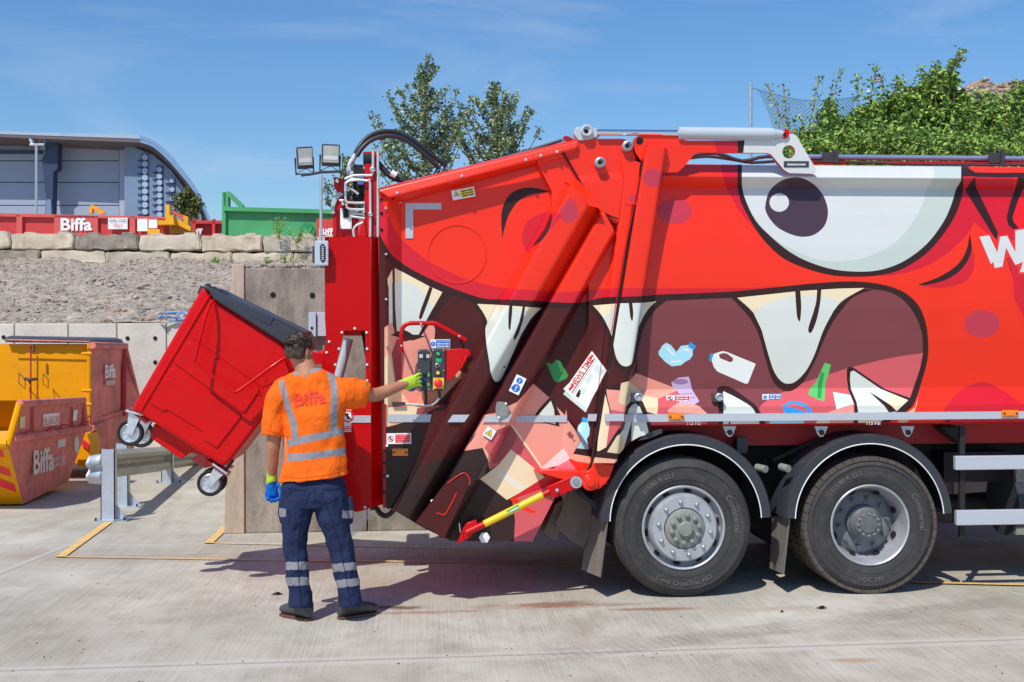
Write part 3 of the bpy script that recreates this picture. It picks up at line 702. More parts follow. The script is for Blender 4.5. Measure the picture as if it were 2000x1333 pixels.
pr.obox((a+b)/2 + Vector((0,.004,0)), dx*.62, Vector((0,.002,0)), nrm_*.016, mgreenl); pr.obox((a+b)/2 + dx*.1 + Vector((0,.0015,0)), dx*.36, Vector((0,.001,0)), nrm_*.004, mlabel); pr.obox((a+b)/2 - dx*.44 + Vector((0,.0015,0)), dx*.03+nrm_*.008, Vector((0,.001,0)), nrm_*.003, mlabel); pr.build('prop_label', prop)
# hinge lug and lower flange
lg = MB()
lg.pprism([(1044,921),(1075,919),(1148,921),(1156,914),(1158,905),(1200,908),(1190,935),(1172,955),(1148,957),(1136,950),(1134,936),(1102,938),(1060,926)], -.08, .14, pm('red'))
cc = P(1152,942,-.085); lg.lathe(cc, (0,-1,0), [(.062,0),(.062,.02),(.056,.028),(.034,.028),(.034,.04),(.028,.045),(0,.045)], pm('red'), 28)
lg.build('hinge_lug', truck, bevel=.006)
# marker plate
q = MB(); q.pprism(crom([(970,787),(980,785),(988,788),(995,797),(994,806),(988,812),(980,816),(974,818),(968,808)], 2, True), -.115, .012, mhub)
for x, y in [(988,789),(974,816)]: q.bolt(x, y, -.117, .01, mwhite)
q.build('cover_disc', tailgate)

# reflective tape pieces (0.5 mm proud of their panels)
def tape(name, quads, parent):
    q = MB()
    for pts_, Y in quads: q.pprism(pts_, Y, .004, mstrip)
    return q.build(name, parent)
tape('reflective_tape', [([(792,397),(862,397),(862,409.5),(807,409.5),(807,466),(792,466)], .054)], tailgate)
tape('reflective_tape', [([(758,810),(843,810),(840,825),(758,825)], -.041)], tailgate)
tape('reflective_tape', [([(884,810.5),(917,810.5),(907,825),(874,825)], -.166)], tailgate)
tape('reflective_tape', [([(952,812),(1001,809),(993,825),(941,825)], -.101)], tailgate)
tape('reflective_tape', [([(1011,812),(1108,812),(1107,825),(1003,825)], .052)], tailgate)
tape('reflective_tape', [([(1149,809),(1166,809),(1164,823),(1147,823)], -.08)], tailgate)
q = MB(); z0, z1 = zat(1500, 822.5, -.03), zat(1500, 808, -.03)
q.box((Xp(1181,-.17), -.172, zat(1190,823,-.17)), (Xp(1218,-.17), -.156, zat(1190,809,-.17)), malu)
q.box((Xp(1212,-.03), -.028, z0), (X1, -.012, z1), malu); q.build('edge_strip', cont)

# amber lamps, catches, brackets
def lamp(x0, y0, x1, y1, Y, parent):
    q = MB(); q.pbox(x0, y0, x1, y1, Y-.018, .016, mamber); q.pbox(x0+7, y0+2, x1-7, y1-2, Y-.024, .01, mamber)
    o = q.build('marker_lamp', parent, bevel=.003)
    q = MB(); q.bolt((x0+3.5), (y0+y1)/2, Y-.02, .007, mdark); q.bolt((x1-3.5), (y0+y1)/2, Y-.02, .007, mdark); build_each(q, 'lamp_screw', parent)
lamp(1305.5, 808, 1335.5, 821.5, -.03, cont); lamp(1958, 801.5, 1989.5, 814.5, -.03, cont); lamp(766, 876.5, 797, 891, -.04, tailgate)
for x in (1243, 1401):
    q = MB(); q.pbox(x-9, 768, x+9, 786, -.03 if x > 1300 else -.155, .05, mplast); o = q.build('catch', truck, bevel=.004)
    q = MB(); cc = P(x+4, 776, -.05 if x > 1300 else -.17); q.lathe(cc, (0,-1,0), [(.030,-.02),(.030,.01),(.022,.014),(.018,0),(0,.004)], mzinc, 20); q.build('catch_ring', o)
for x in (1425, 1604, 1773):
    q = MB(); q.pprism([(x-13,833),(x+13,833),(x+8,846),(x+4,853),(x-2,854),(x-7,848)], .03, .02, mzinc); o = q.build('body_bracket', truck)
    q = MB(); q.lathe(P(x, 845, .03), (0,-1,0), [(.02,0),(.02,.02),(0,.02)], mdark, 12); q.build('bracket_bolt', o)
q = MB(); q.pprism([(1246,862),(1262,846),(1292,838),(1294,846),(1268,857),(1252,860)], -.0, .03, mplast); q.build('arch_bracket', truck)

# signs and stickers: (centre px, size px, colour, rotation deg, Y)
def sticker(name, cx, cy, w, h, rot, Y, parent, bgm=None, icon=None, panel=None, text=None, tm=None, lines=3):
    s_ = PX(cx, cy, Y); c = P(cx, cy, Y); a = R(rot); rx = Vector((math.cos(a), 0, math.sin(a)))*s_; uz = Vector((-math.sin(a), 0, math.cos(a)))*s_
    q = MB(); fy = Vector((0, .0012, 0)); q.obox(c, rx*w/2, fy, uz*h/2, bgm or mlabel)
    e = Vector((0, -.0022, 0)); e2 = Vector((0, -.0034, 0)); e3 = Vector((0,-.0044,0))
    if panel:
        m_, x0, x1, y0, y1 = panel; q.obox(c + rx*w*(x0+x1)/2 + uz*h*(y0+y1)/2 + e, rx*w*(x1-x0)/2, fy*.5, uz*h*(y1-y0)/2, m_)
        if text:
            for k, t in enumerate(text):
                cl_ = c + rx*w*(x0+x1)/2 + uz*h*(y1 - (y1-y0)*(k+.5)/len(text)) + e2
                if t[0] != '~':
                    put_text(q, t, cl_, rx.normalized(), uz.normalized(), tm or mlabel, fit=(w*(x1-x0)*.84*s_, h*(y1-y0)/len(text)*.55*s_)); continue
                wl_ = t[1:].split('~'); tot = sum(map(int, wl_)) + len(wl_)-1; pos = -tot/2; un = w*(x1-x0)*.84/tot
                for a_ in wl_:
                    a_ = int(a_); q.obox(cl_ + rx*(pos+a_/2)*un, rx*a_*un/2, fy*.4, uz*h*(y1-y0)/len(text)*.22, tm or mlabel); pos += a_+1
    if icon:
        for kind, x, y, r_ in icon:
            cc = c + rx*w*x + uz*h*y
            if kind == 'no':
                q.lathe(cc + Vector((0,-.0015,0)), (0,-1,0), [(r_*s_,0),(r_*s_,.002),(r_*.8*s_,.002),(r_*.8*s_,0)], mlred, 24); q.obox(cc+e2, (rx*.6-uz*.6)*r_, fy*.4, (rx+uz)*.1*r_, mink)
                q.obox(cc+e, rx*r_*.12, fy*.4, uz*r_*.5, mink)
            if kind == 'must':
                q.lathe(cc, (0,-1,0), [(r_*s_,0),(r_*s_,.002),(0,.002)], mlblue, 24); q.obox(cc+e2+uz*r_*.15, rx*r_*.13, fy*.4, uz*r_*.4, mlabel); q.obox(cc+e2-uz*r_*.55, rx*r_*.13, fy*.4, uz*r_*.12, mlabel)
            if kind == 'warn':
                for k_, m_, dd in ((1.0, mink, .0022), (.8, mlyel, .0034)):
                    q.add([cc + (rx*math.sin(t)+uz*math.cos(t))*r_*k_ + Vector((0,-dd,0)) for t in (0, 2.094, 4.188)], [(0,1,2)], m_)
                q.obox(cc+e3, rx*r_*.07, fy*.3, uz*r_*.28, mink)
    return q.build(name, parent)
sticker('hazard_label', 905, 378.5, 45, 19, 11, -.0, tailgate, icon=[('warn', -.3, .05, 7.5)], panel=(mlyel, -.12, .47, -.38, .38), text=['~5~6', '~4~3~4', '~6~5'], tm=mink)
sticker('caution_label', 860, 672, 38, 17.5, 0, .05, tailgate, icon=[('must', -.37, 0, 4.6)], panel=(mlblue, -.22, .47, -.42, .42), text=['CAUTION', '~5~3~2~5', '~6~4~5'])
sticker('safety_label', 779, 857, 48, 21, 0, -.043, tailgate, icon=[('no', -.33, 0, 5.6)], panel=(mlred, -.14, .46, -.38, .38), text=['It is an offence', 'for any person to', 'ride on the rear of', 'a moving vehicle'])
sticker('mandatory_label', 1011, 752, 21, 36, -26, -.103, tailgate, icon=[('must', .0, .24, 6.2), ('must', 0, -.2, 8)])
sticker('warning_label', 956, 846, 20, 20, -32, -.103, tailgate, icon=[('warn', 0, -.05, 9)])
sticker('prohibition_label', 1324.5, 779, 47, 14, 0, .02, cont, icon=[('no', -.34, 0, 5)], panel=(mlred, -.14, .46, -.4, .4), text=['~6~3~5', '~4~6~4', '~5~4'])
sticker('instruction_label', 1507, 776, 37, 12, 0, .02, cont, icon=[('must', -.35, 0, 3.6)], panel=(mlblue, -.15, .47, -.4, .4), text=['~3~2~4','~4~3'])
bpy.context.view_layer.update(); q = MB(); drape_on(q, 'NEWS TIME', 1136, 727, 64, 10.5, 56, [front_frame, tailgate], mlred, bold=.015, off=.003); q.build('newspaper_heading', tailgate)
for x, a_ in ((1345, -.022), (1696, -.022)):
    q = MB(); put_text(q, '115 PSI', P(x+10, 827, a_-.02 if 0 else -.0145), (1,0,0), (0,0,1), mlabel, bold=.01, fit=(27*PX(x,827,0), 6.5*PX(x,827,0))); q.build('tyre_pressure_mark', cont)

# ---- arm plate and tipping cylinder on top
arm = Sheet(); hole = ell(1540.5, 297, 12.5, 13, 24)
arm.paint([(1236,281),(1239,271),(1250,264),(1268,256),(1308,255.5),(1318,260),(1328,272),(1345,275),(1515,274.5),(1521,268),(1523,258),(1529,253.5),(1538,254),(1556,266),(1594,331),(1592,338),(1587,340),(1541,338.5),(1531,332),(1506,302),(1498,299),(1364,298),(1358,300),(1336,326),(1324,337),(1298,338),(1262,335),(1258,322),(1242,300)], -.075, depth=.04, holes=[hole], rim='dred')
armo = arm.build('tipping_arm', truck)
q = MB(); q.pbox(1531, 315, 1580, 327, -.081, .006, mplast); q.pbox(1538, 320, 1574, 324, -.085, .006, mpipe); q.build('arm_slot', armo, bevel=.003)
q = MB()
for x, y, r_ in ((1531.5, 263, .032),): q.lathe(P(x,y,-.075), (0,-1,0), [(r_,0),(r_,.02),(r_*.55,.024),(0,.02)], mred, 20); q.lathe(P(x,y,-.10), (0,-1,0), [(.014,0),(.014,.006),(0,.006)], mdark, 8)
q.build('arm_pin', armo)
q = MB(); q.tube([P(1325,260.5,-.075), P(1509,262.5,-.075)], 12.3*PX(1400,262,-.05), mgrey, 28)
q.tube([P(1505,262.5,-.075), P(1515,262.5,-.075), P(1530,263,-.075)], [.045,.038,.03], mgrey, 20); cyl = q.build('tipping_cylinder', truck)
q = MB(); q.tube([P(1165,259,-.075), P(1330,260.5,-.075)], 6*PX(1250,262,-.05), mchrome, 18); q.tube([P(1150,254,.12), P(1330,259,.12)], .008, mpipe, 8); q.build('piston_rod', cyl)
q = MB(); q.pprism([(1123,252),(1128,248),(1165,250),(1172,256),(1172,266),(1150,273),(1130,275),(1121,262)], -.06, .08, mgrey); q.lathe(P(1145,257,-.06), (0,-1,0), [(.045,0),(.045,.04),(.03,.045),(.022,.03),(0,.03)], mgrey, 22)
q.lathe(P(1145,257,-.09), (0,-1,0), [(.018,0),(.018,.006),(0,.006)], mdark, 10); q.build('rod_clevis', cyl, bevel=.004)
# roof rail with clamps and cable
q = MB(); z = zat(1700, 308, .5)
q.tube([Vector((Xp(1560,.5), .5, z)), Vector((X1, .5, z))], .022, mat('roof_rail_steel', (120, 140, 170), rough=.4, metal=.3), 10)
q.tube([Vector((Xp(1560,.5), .5, z-.04)), Vector((X1, .5, z-.04))], .012, mdred, 8)
rr_ = q.build('roof_rail', truck)
for x in (1635, 1960):
    q = MB(); q.pbox(x-28, 298, x+3, 318, .44, .02, mplast); q.pbox(x-4, 293, x+3, 320, .42, .04, mplast); q.build('rail_clamp', rr_)
    q = MB(); q.pprism([(x-75,320),(x-35,304),(x+8,304),(x+22,320)], .52, .05, mred); q.build('rail_bracket', rr_)
q = MB(); q.ptube([(1590,316,.3),(1700,318,.3),(1760,321,.3),(1850,322,.3),(1940,323,.3),(2060,322,.3)], .008, mplast); q.ptube([(1320,320,.3),(1350,305,.3),(1400,300,.3),(1450,315,.3),(1500,306,.3),(1580,318,.3)], .014, mplast)
q.ptube([(1330,312,.35),(1380,306,.35),(1430,312,.35),(1470,318,.35),(1530,314,.35)], .012, mplast)
build_each(q, 'roof_cable', cont)

# ---- rear lifter column (left)
co = Sheet()
co.paint([(634,463),(724,463),(725,992),(712,996.5),(700,1000),(686,999.5),(680,997),(640,960),(640,800),(627,722),(636,668),(636.5,655),(634.5,622)], -.06, base='colred', livery=False, depth=.07, holes=[[(672,646),(713,646),(715,741),(650,741)]], rim='dred')
MATS['paint_colred'].node_tree.nodes['Principled BSDF'].inputs['Roughness'].default_value = .3
colu = co.build('lifter_column', truck)
q = MB(); # side facet, facing right and back
a = [P(725,463,-.06), P(725,992,-.06), P(750,985,.09), P(746,466,.09)]
q.add(a, [(0,1,2,3)], mred); q.add([p+Vector((.004,.012,0)) for p in a], [(3,2,1,0)], mred); q.build('column_return', colu)
q = MB(); q.pbox(748, 790, 754, 992, -.045, .04, mdred); 
for y in (880, 905, 930, 962): q.bolt(750.5, y, -.05, .009, mdark)
q.build('mounting_strip', colu)
q = MB()
for x, y in [(693,642),(668,650),(716,650),(662,682),(717,682),(655,713),(717,713),(717,744),(643,668),(638,689),(713,991)]: q.ball(P(x,y,-.064), .010, mwhite, 8)
build_each(q, 'rivet', colu)
q = MB(); q.tube([P(681,662,.25), P(655,760,.25)], .036, mgrey, 18); q.build('lift_cylinder', colu)
q = MB(); q.pbox(668, 640, 718, 656, .2, .05, mred); q.pprism([(704,640),(716,640),(722,740),(712,690)], .1, .02, mchas); build_each(q, 'guide_bracket', colu)
q = MB(); q.pprism(ell(672, 985, 52, 66, 40), .03, .006, mclear); q.build('splash_curtain', colu)
q = MB(); q.ptube([(722,992,.2),(735,993,.2),(742,1003,.2),(755,1008,.2),(770,996,.2),(780,985,.2)], .02, mhose); q.build('lower_hose', truck)
# column: printed label and tape behind the worker
sticker('no_entry_label', 679, 822, 14, 44, 0, -.065, colu, icon=[('no', 0, .2, 12)], panel=(mlred, -.45, .45, -.46, -.25), text=['~3~4','~5'])
q = MB(); q.pprism([(684,812),(724,812),(724,826),(684,826)], -.066, .004, mstrip); q.build('reflective_tape', colu)
# upper mechanism
um = MB(); um.pbox(712, 296, 736, 463, .0, .1, mred); um.pprism([(728,340),(737,340),(740,463),(728,463)], -.012, .01, mdred)
um.pprism([(652,350),(656,347),(672,350),(677,380),(696,404),(700,463),(650,463),(650,420),(660,378),(652,365)], .05, .04, mred)
um.pprism([(705,440),(712,428),(716,463),(700,463)], -.02, .02, mred)
up_ = um.build('lifter_head', truck, bevel=.004)
um = MB(); um.pprism([(664,374),(672,380),(660,388),(655,400),(652,418),(646,418),(647,396),(652,384)], .03, .03, mgrey)
um.pbox(664.5, 407, 687, 448, .02, .01, mwhite); build_each(um, 'latch_plate', up_, bevel=.006)
um = MB()
for x, y, r_ in [(659,355,.014),(670,399,.014),(728,333,.022),(724,420,.018),(652,416,.012),(660,387,.009)]: um.lathe(P(x,y,-.02), (0,-1,0), [(r_,0),(r_,.03),(r_*.6,.034),(0,.03)], mnut, 8)
um.lathe(P(718,312,.04), (1,0,0), [(.0,-.03),(.055,-.03),(.055,.03),(0,.03)], mblk, 20)
um.lathe(P(676,416,.04), (1,.0,0), [(0,-.02),(.045,-.02),(.045,.02),(0,.02)], mblk, 16); build_each(um, 'roller', up_)
um = MB()
for pth in [[(728.5,293,-.03),(728.5,328,-.03)], [(728,338,-.03),(726,342,-.03),(720,343,-.03),(692,343,-.03),(673,350,-.03)], [(675,360,-.03),(681,354,-.03),(700,352,-.03),(717,354,-.03),(723,360,-.03),(723,463,-.03)],
            [(675,356,-.02),(675,388,-.02),(680,396,-.02),(712,396.5,-.02)], [(677,398,-.02),(677,404,-.02),(684,409,-.02),(712,410,-.02)], [(736,296,-.02),(738,303,-.02),(738,463,-.02)],
            [(673,350,.0),(690,350,.0),(712,352,.0)], [(676,365,.0),(690,372,.0),(700,380,.0)], [(663,392,.02),(680,392,.02)], [(685,417,.0),(712,419,.0)], [(685,423,.0),(712,427,.0)], [(692,463,-.01),(690,450,-.01),(697,440,-.01),(712,434,-.01)]]:
    um.ptube(pth, .0095, mpipe, 8, smooth=2)
build_each(um, 'hydraulic_pipe', up_)
um = MB(); um.pbox(689, 330, 713, 393, .06, .14, mchas); um.pbox(691, 322, 708, 334, .08, .1, mchas); um.pbox(698, 345, 710, 362, .03, .03, mat('valve_blue', (70,110,170), rough=.4)); um.pbox(680, 410, 700, 424, .03, .1, mzinc)
for k in range(16):
    x0 = random.uniform(682,712); y0 = random.uniform(360,400); um.ptube([(x0,y0,.02),(x0+random.uniform(-14,14),y0+random.uniform(-5,18),.0),(x0+random.uniform(-14,18),y0+random.uniform(5,45),.03)], .0035, mchas, 5, smooth=3)
um.build('valve_block', up_)
# floodlight mast on the lifter
ms = MB(); ms.tube([P(627,343,-.12), P(627,470,-.12)], 3.0*PX(627,400,-.12), mzinc, 12); mast = ms.build('lamp_mast', truck)
ms = MB(); ms.ptube([(588,343,-.12),(605,341,-.12),(627,337,-.12),(672,335,-.12)], .010, mplast, 6, smooth=0); ms.build('lamp_crossbar', mast)
def flood(cx, cy, w, h, tilt, yawv):
    fr = MB(); s_ = PX(cx, cy, -.12); c = P(cx, cy, -.12); f = Vector((math.sin(yawv), -math.cos(yawv), -.25)).normalized()
    x_ = Vector((math.cos(yawv), math.sin(yawv), 0)); u_ = x_.cross(f); u_ = -u_ if u_.z < 0 else u_
    ca, sa = math.cos(tilt), math.sin(tilt); x_, u_ = x_*ca + u_*sa, u_*ca - x_*sa
    hw, hh = w/2*s_, h/2*s_
    front = [c - x_*hw - u_*hh, c + x_*hw - u_*hh, c + x_*hw + u_*hh, c - x_*hw + u_*hh]; back = [c + (p-c)*.6 - f*.1 for p in front]
    fr.hexa(front + back, mplast); o = fr.build('floodlight', truck, bevel=.006)
    g = MB(); g.obox(c + f*.003 + u_*hh*.12, x_*hw*.84, f*.003, u_*hh*.74, mglass); g.obox(c + f*.006 - u_*hh*.2, x_*hw*.72, f*.002, u_*hh*.16, mwhite); g.build('lamp_glass', o)
    g = MB(); a, b = c - x_*hw*1.08 - f*.03, c + x_*hw*1.08 - f*.03
    g.tube([a, a - u_*hh*1.45, b - u_*hh*1.45, b], .007, mplast, 6); g.tube([a - u_*hh*1.4, c-u_*hh*.95, b-u_*hh*1.4], .003, mplast, 5); g.build('bracket', o)
flood(596, 309, 33, 44, R(7), R(22)); flood(646, 304, 36, 44, R(0), R(12))
ms = MB(); ms.pbox(614.5, 470.5, 641, 519, -.14, .05, mbgrey); bxo = ms.build('junction_box', truck, bevel=.006)
ms = MB(); ms.pprism([(625,481),(628,477),(632,477),(635.5,482),(635.5,508),(632,512),(628,512),(625,507)], -.146, .008, mink)
[ms.pbox(628, 481+k*3.6, 632.5, 482.8+k*3.6, -.15, .004, mpipe) for k in range(8)]; ms.build('socket', bxo)
ms = MB(); ms.pbox(610, 482, 615, 513, -.10, .06, mplast); ms.build('side_plug', bxo)
# hydraulic hoses arching over
ho = MB(); hr = 4.6*PX(740,270,.1)
ho.ptube([(693,304,.1),(700,290,.1),(712,274,.12),(730,262,.14),(752,257,.16),(775,259,.18),(800,270,.2),(825,288,.22),(850,308,.24),(872,324,.26)], hr, mhose, 12)
ho.ptube([(697,305,.05),(706,291,.06),(722,276,.08),(742,268,.1),(765,266,.12),(790,273,.14),(815,290,.16),(838,309,.18),(858,330,.2)], hr, mhose, 12)
ho.ptube([(738,318,.2),(748,330,.2),(762,344,.2),(778,351,.2),(805,358,.2)], .022, mhose, 10); build_each(ho, 'hydraulic_hose', truck)
ho = MB(); ho.ptube([(695,303,.08),(688,314,.07),(683,322,.06),(682,334,.05)], .019, mpipe, 10); ho.pbox(676, 328, 685, 337, .02, .05, mpipe); ho.pbox(678, 334, 690, 343, .02, .05, mgrey); ho.ptube([(764,338,.17),(774,344,.17)], .026, mwhite, 10, smooth=0); build_each(ho, 'hose_fitting', truck)

# ---- control station
cs = MB(); Yb = -.12
cs.pbox(816, 683, 840.5, 764, Yb, .14, mplast); cs.pbox(843, 682, 869.5, 763.5, Yb, .14, mplast); cbox = cs.build('control_box', truck, bevel=.006)
cs = MB(); cs.pbox(819, 692.5, 838.5, 699.5, Yb-.004, .006, mpipe); cs.pbox(826, 691.5, 832, 700.5, Yb-.012, .012, mink); cs.build('selector_switch', cbox)
def button(name, x, y, r_, m, dep=.014, ring=mink):
    b = MB(); s_ = PX(x,y,Yb)*r_; b.lathe(P(x,y,Yb), (0,-1,0), [(s_*1.35,0),(s_*1.35,.004),(s_,.006)], ring, 20); b.lathe(P(x,y,Yb), (0,-1,0), [(s_,0),(s_,dep),(s_*.8,dep+.004),(0,dep+.005)], m, 20); b.build(name, cbox)
button('push_button', 856, 692, 3.6, mgreenl); button('push_button', 854, 714, 3.0, mchas, ring=mpipe); button('push_button', 855.5, 729, 3.6, mlyel); 
button('push_button', 830, 731, 3.6, mchas); button('push_button', 829, 750, 3.6, mchas)
cs = MB(); cs.pbox(846, 738.5, 867, 759.5, Yb-.004, .004, mlyel); cs.build('stop_plate', cbox)
b = MB(); s_ = 8.6*PX(856,749,Yb); b.lathe(P(856,749,Yb-.004), (0,-1,0), [(s_*.6,0),(s_*.6,.02),(s_,.024),(s_*.92,.036),(s_*.5,.044),(0,.046)], mat('stop_red', (226,40,44), rough=.4), 26); b.build('emergency_stop', cbox)
cs = MB(); cs.pbox(851.5, 700, 862, 708, Yb-.003, .004, mgreenl); cs.pbox(834, 729, 839.5, 736, Yb-.003, .004, mgreenl); cs.pbox(834, 748, 839.5, 755, Yb-.003, .004, mgreenl); build_each(cs, 'button_label', cbox)
cs = MB()
for x, y in [(819,685.5),(838,685.5),(846,685),(866.5,685),(819,724),(866.5,724),(819,761),(838,761),(866.5,760.5),(846,761)]: cs.bolt(x, y, Yb, .006, mpipe)
build_each(cs, 'box_screw', cbox)
cs = MB(); cs.ptube([(831,764,-.08),(832,778,-.08),(831,790,-.07)], .012, mhose, 8); cs.ptube([(858,764,-.08),(858,776,-.08),(852,786,-.07),(838,792,-.05),(800,790,-.03),(770,791,-.03)], .008, mpipe, 8); cs.ptube([(858,764,-.08),(858,778,-.08)], .011, mhose, 8, smooth=0); cs.pbox(766, 786, 791, 793, -.06, .04, mplast); build_each(cs, 'control_cable', cbox)
cs = MB(); cs.pprism([(869,683),(900,681),(915,682),(920,690),(900,720),(880,744),(872,744),(869,740)], -.1, .03, mred)
cs.ptube([(900,720,-.12),(912,695,-.12)], .012, mred, 6, smooth=0)
cs.build('mounting_plate', cbox, bevel=.004)
hd = MB(); hd.ptube([(783.5,688,-.10),(783.5,658,-.12),(786,642,-.12),(796,633,-.12),(812,631.5,-.12),(846,632,-.12),(858,636,-.12),(880,648,-.12),(910,665,-.10)], 4.4*PX(800,640,-.1), mred, 12, smooth=3)
hnd = hd.build('grab_handle', truck)
hd = MB()
for x, y in [(784,676),(822,633),(897,657)]: hd.tube([P(x,y,.06), P(x,y,-.125)], .009, mzinc, 8); hd.bolt(x, y, -.145, .009, mpipe)
build_each(hd, 'handle_bolt', hnd)

# ---- wheels
def wheel(px, py, Yo, Rp, rimp, label, dual, lugs, far=False):
    c = P(px, py, Yo); s_ = PX(px, py, Yo); Rw = c.z if not far else c.z; Rr = rimp*s_
    w = MB(); ax = (0, -1, 0); c0 = Vector((c.x, Yo, Rw)); Wd = .30
    R0 = Rw
    w.lathe(c0, ax, [(Rr*.98,-.03),(Rr*1.0,.0),(Rr*1.06,.012),(Rr*1.18,.02),(Rr*1.3,.022),(R0*.86,.018),(R0*.885,.022),(R0*.90,.016),(R0*.95,.004),(R0*.975,-.012),(R0*.99,-.03)] + ([(R0*.99,-.09),(R0*.97,-.09),(R0*.97,-.1),(R0*.99,-.1),(R0*.99,-.19),(R0*.97,-.19),(R0*.97,-.2),(R0*.99,-.2)] if not lugs else []) + [(R0*.985,-Wd+.03),(R0*.95,-Wd),(Rr,-Wd)], mtyre, 96)
    root = w.build('wheel', truck, angle=50)
    tread = MB()
    if lugs:
        for k in range(lugs):
            t = 2*math.pi*k/lugs; u = Vector((math.cos(t),0,math.sin(t))); tn = Vector((-math.sin(t),0,math.cos(t)))
            pw = R0*math.pi/lugs*.90
            tread.obox(c0 + u*R0*.985 + Vector((0,.045,0)), tn*pw, Vector((0,.055,0)), u*R0*.013, mtread)
            tread.obox(c0 + u*R0*.962 + Vector((0,-.004,0)), tn*pw, Vector((0,.012,0)), u*R0*.022, mtread)
            for q_ in range(3): tread.obox(c0 + u*R0*.985 + tn*pw*(.35 if q_ % 2 else -.35) + Vector((0,.14+q_*.055,0)), tn*pw*.95, Vector((0,.023,0)), u*R0*.013, mtread)
    else:
        for k in range(5): tread.lathe(c0, ax, [(R0*.985,-.045-k*.05),(R0*.998,-.047-k*.05),(R0*.998,-.08-k*.05),(R0*.985,-.082-k*.05)], mtread, 96)
    tread.build('tread', root)
    # raised sidewall writing and ribs
    sw = MB()
    for rr2, hh2 in ((R0*.80, .0205), (R0*.70, .022), (R0*.875,.0235)): sw.lathe(c0, ax, [(rr2-.003,hh2-.002),(rr2,hh2+.002),(rr2+.003,hh2-.002)], mtyre, 96)
    def arc_text(s, rad, a0, size, flip=False):
        V, F = text_geo(s, .01); x0 = min(v.x for v in V); x1 = max(v.x for v in V); out = []
        for v in V:
            t = a0 + (-(v.x-(x0+x1)/2)*size/rad if not flip else (v.x-(x0+x1)/2)*size/rad); r3 = rad + (v.y*size if not flip else -v.y*size)
            out.append(c0 + Vector((math.cos(t)*r3, -.0265, math.sin(t)*r3)))
        sw.add(out, F, mat('sidewall_lettering', (98,94,90), rough=.7, var=.1))
    arc_text('Continental', R0*.77, R(15), .062); arc_text('315/80 R 22.5', R0*.77, R(120), .05); arc_text('Conti CrossTrac HS3' if not dual else 'HDC 295', R0*.79, R(270), .05, True)
    sw.build('sidewall', root)
    rm = MB()
    if not dual:
        rm.lathe(c0, ax, [(Rr*.985,-.05),(Rr*1.01,.008),(Rr*.985,.016),(Rr*.95,.01),(Rr*.93,-.05),(Rr*.86,-.07),(Rr*.83,-.04),(Rr*.80,.02),(Rr*.76,.035),(Rr*.50,.038),(Rr*.47,.02),(Rr*.2,.02)], mrim, 72)
        rim = rm.build('rim', root, angle=40)
        hb = MB(); hb.lathe(c0, ax, [(Rr*.47,.02),(Rr*.47,.04),(Rr*.42,.05),(Rr*.18,.055),(Rr*.18,.08),(Rr*.15,.09),(0,.092)], mhub, 32)
        for k in range(10):
            t = 2*math.pi*(k+.3)/10; p = c0 + Vector((math.cos(t)*Rr*.33, -.05, math.sin(t)*Rr*.33)); hb.lathe(p, ax, [(.018,0),(.018,.024),(.011,.03),(0,.03)], mhub, 10)
        hb.build('hub', root)
        nn = MB()
        for k in range(10):
            t = 2*math.pi*(k+.75)/10; p = c0 + Vector((math.cos(t)*Rr*.63, -.036, math.sin(t)*Rr*.63)); nn.lathe(p, ax, [(.019,0),(.019,.006),(.014,.008),(.014,.024),(.009,.028),(0,.028)], mnut, 8)
        build_each(nn, 'wheel_nut', root)
        sl = MB()
        for k in range(10):
            t = 2*math.pi*(k+.25)/10; u = Vector((math.cos(t),0,math.sin(t))); tn = Vector((-u.z,0,u.x)); p = c0 + u*Rr*.87 + Vector((0,.052,0))
            sl.obox(c0 + u*Rr*.875 + Vector((0,.05,0)), tn*.024, Vector((0,.012,0)), u*.011, mdark)
        build_each(sl, 'vent_slot', root, bevel=.006)
    else:
        dd = -.17
        rm.lathe(c0, ax, [(Rr*.985,-.05),(Rr*1.01,.008),(Rr*.985,.016),(Rr*.95,.008),(Rr*.93,-.02),(Rr*.9,-.05),(Rr*.87,-.11),(Rr*.84,dd+.02)], mrim, 72); rm.lathe(c0, ax, [(Rr*.84,dd+.02),(Rr*.80,dd-.01),(Rr*.72,dd+.01),(Rr*.52,dd+.02),(Rr*.4,dd+.02)], mat('rim_disc_shade_grey', (108,110,116), rough=.55, var=.12, vscale=10, dirt=.2), 72); rim = rm.build('rim', root, angle=40)  # disc darker than the rim: the deep dish's shade put into its colour
        hb = MB(); hb.lathe(c0, ax, [(Rr*.45,dd+.02),(Rr*.45,dd+.06),(Rr*.40,dd+.08),(Rr*.40,dd+.1),(Rr*.34,-.05),(Rr*.32,-.035),(Rr*.22,-.03),(Rr*.21,-.022),(0,-.02)], mhubd, 32)
        for k in range(12):
            t = 2*math.pi*k/12; hb.lathe(c0 + Vector((math.cos(t)*Rr*.27, .03, math.sin(t)*Rr*.27)), ax, [(.009,0),(.009,.012),(0,.012)], mnut, 6)
        hb.build('hub', root)
        nn = MB()
        for k in range(10):
            t = 2*math.pi*(k+.2)/10; nn.lathe(c0 + Vector((math.cos(t)*Rr*.62, -dd-.014, math.sin(t)*Rr*.62)), ax, [(.021,0),(.021,.012),(.014,.016),(.014,.04),(0,.042)], mhubd, 8)
        build_each(nn, 'wheel_nut', root)
        sl = MB()
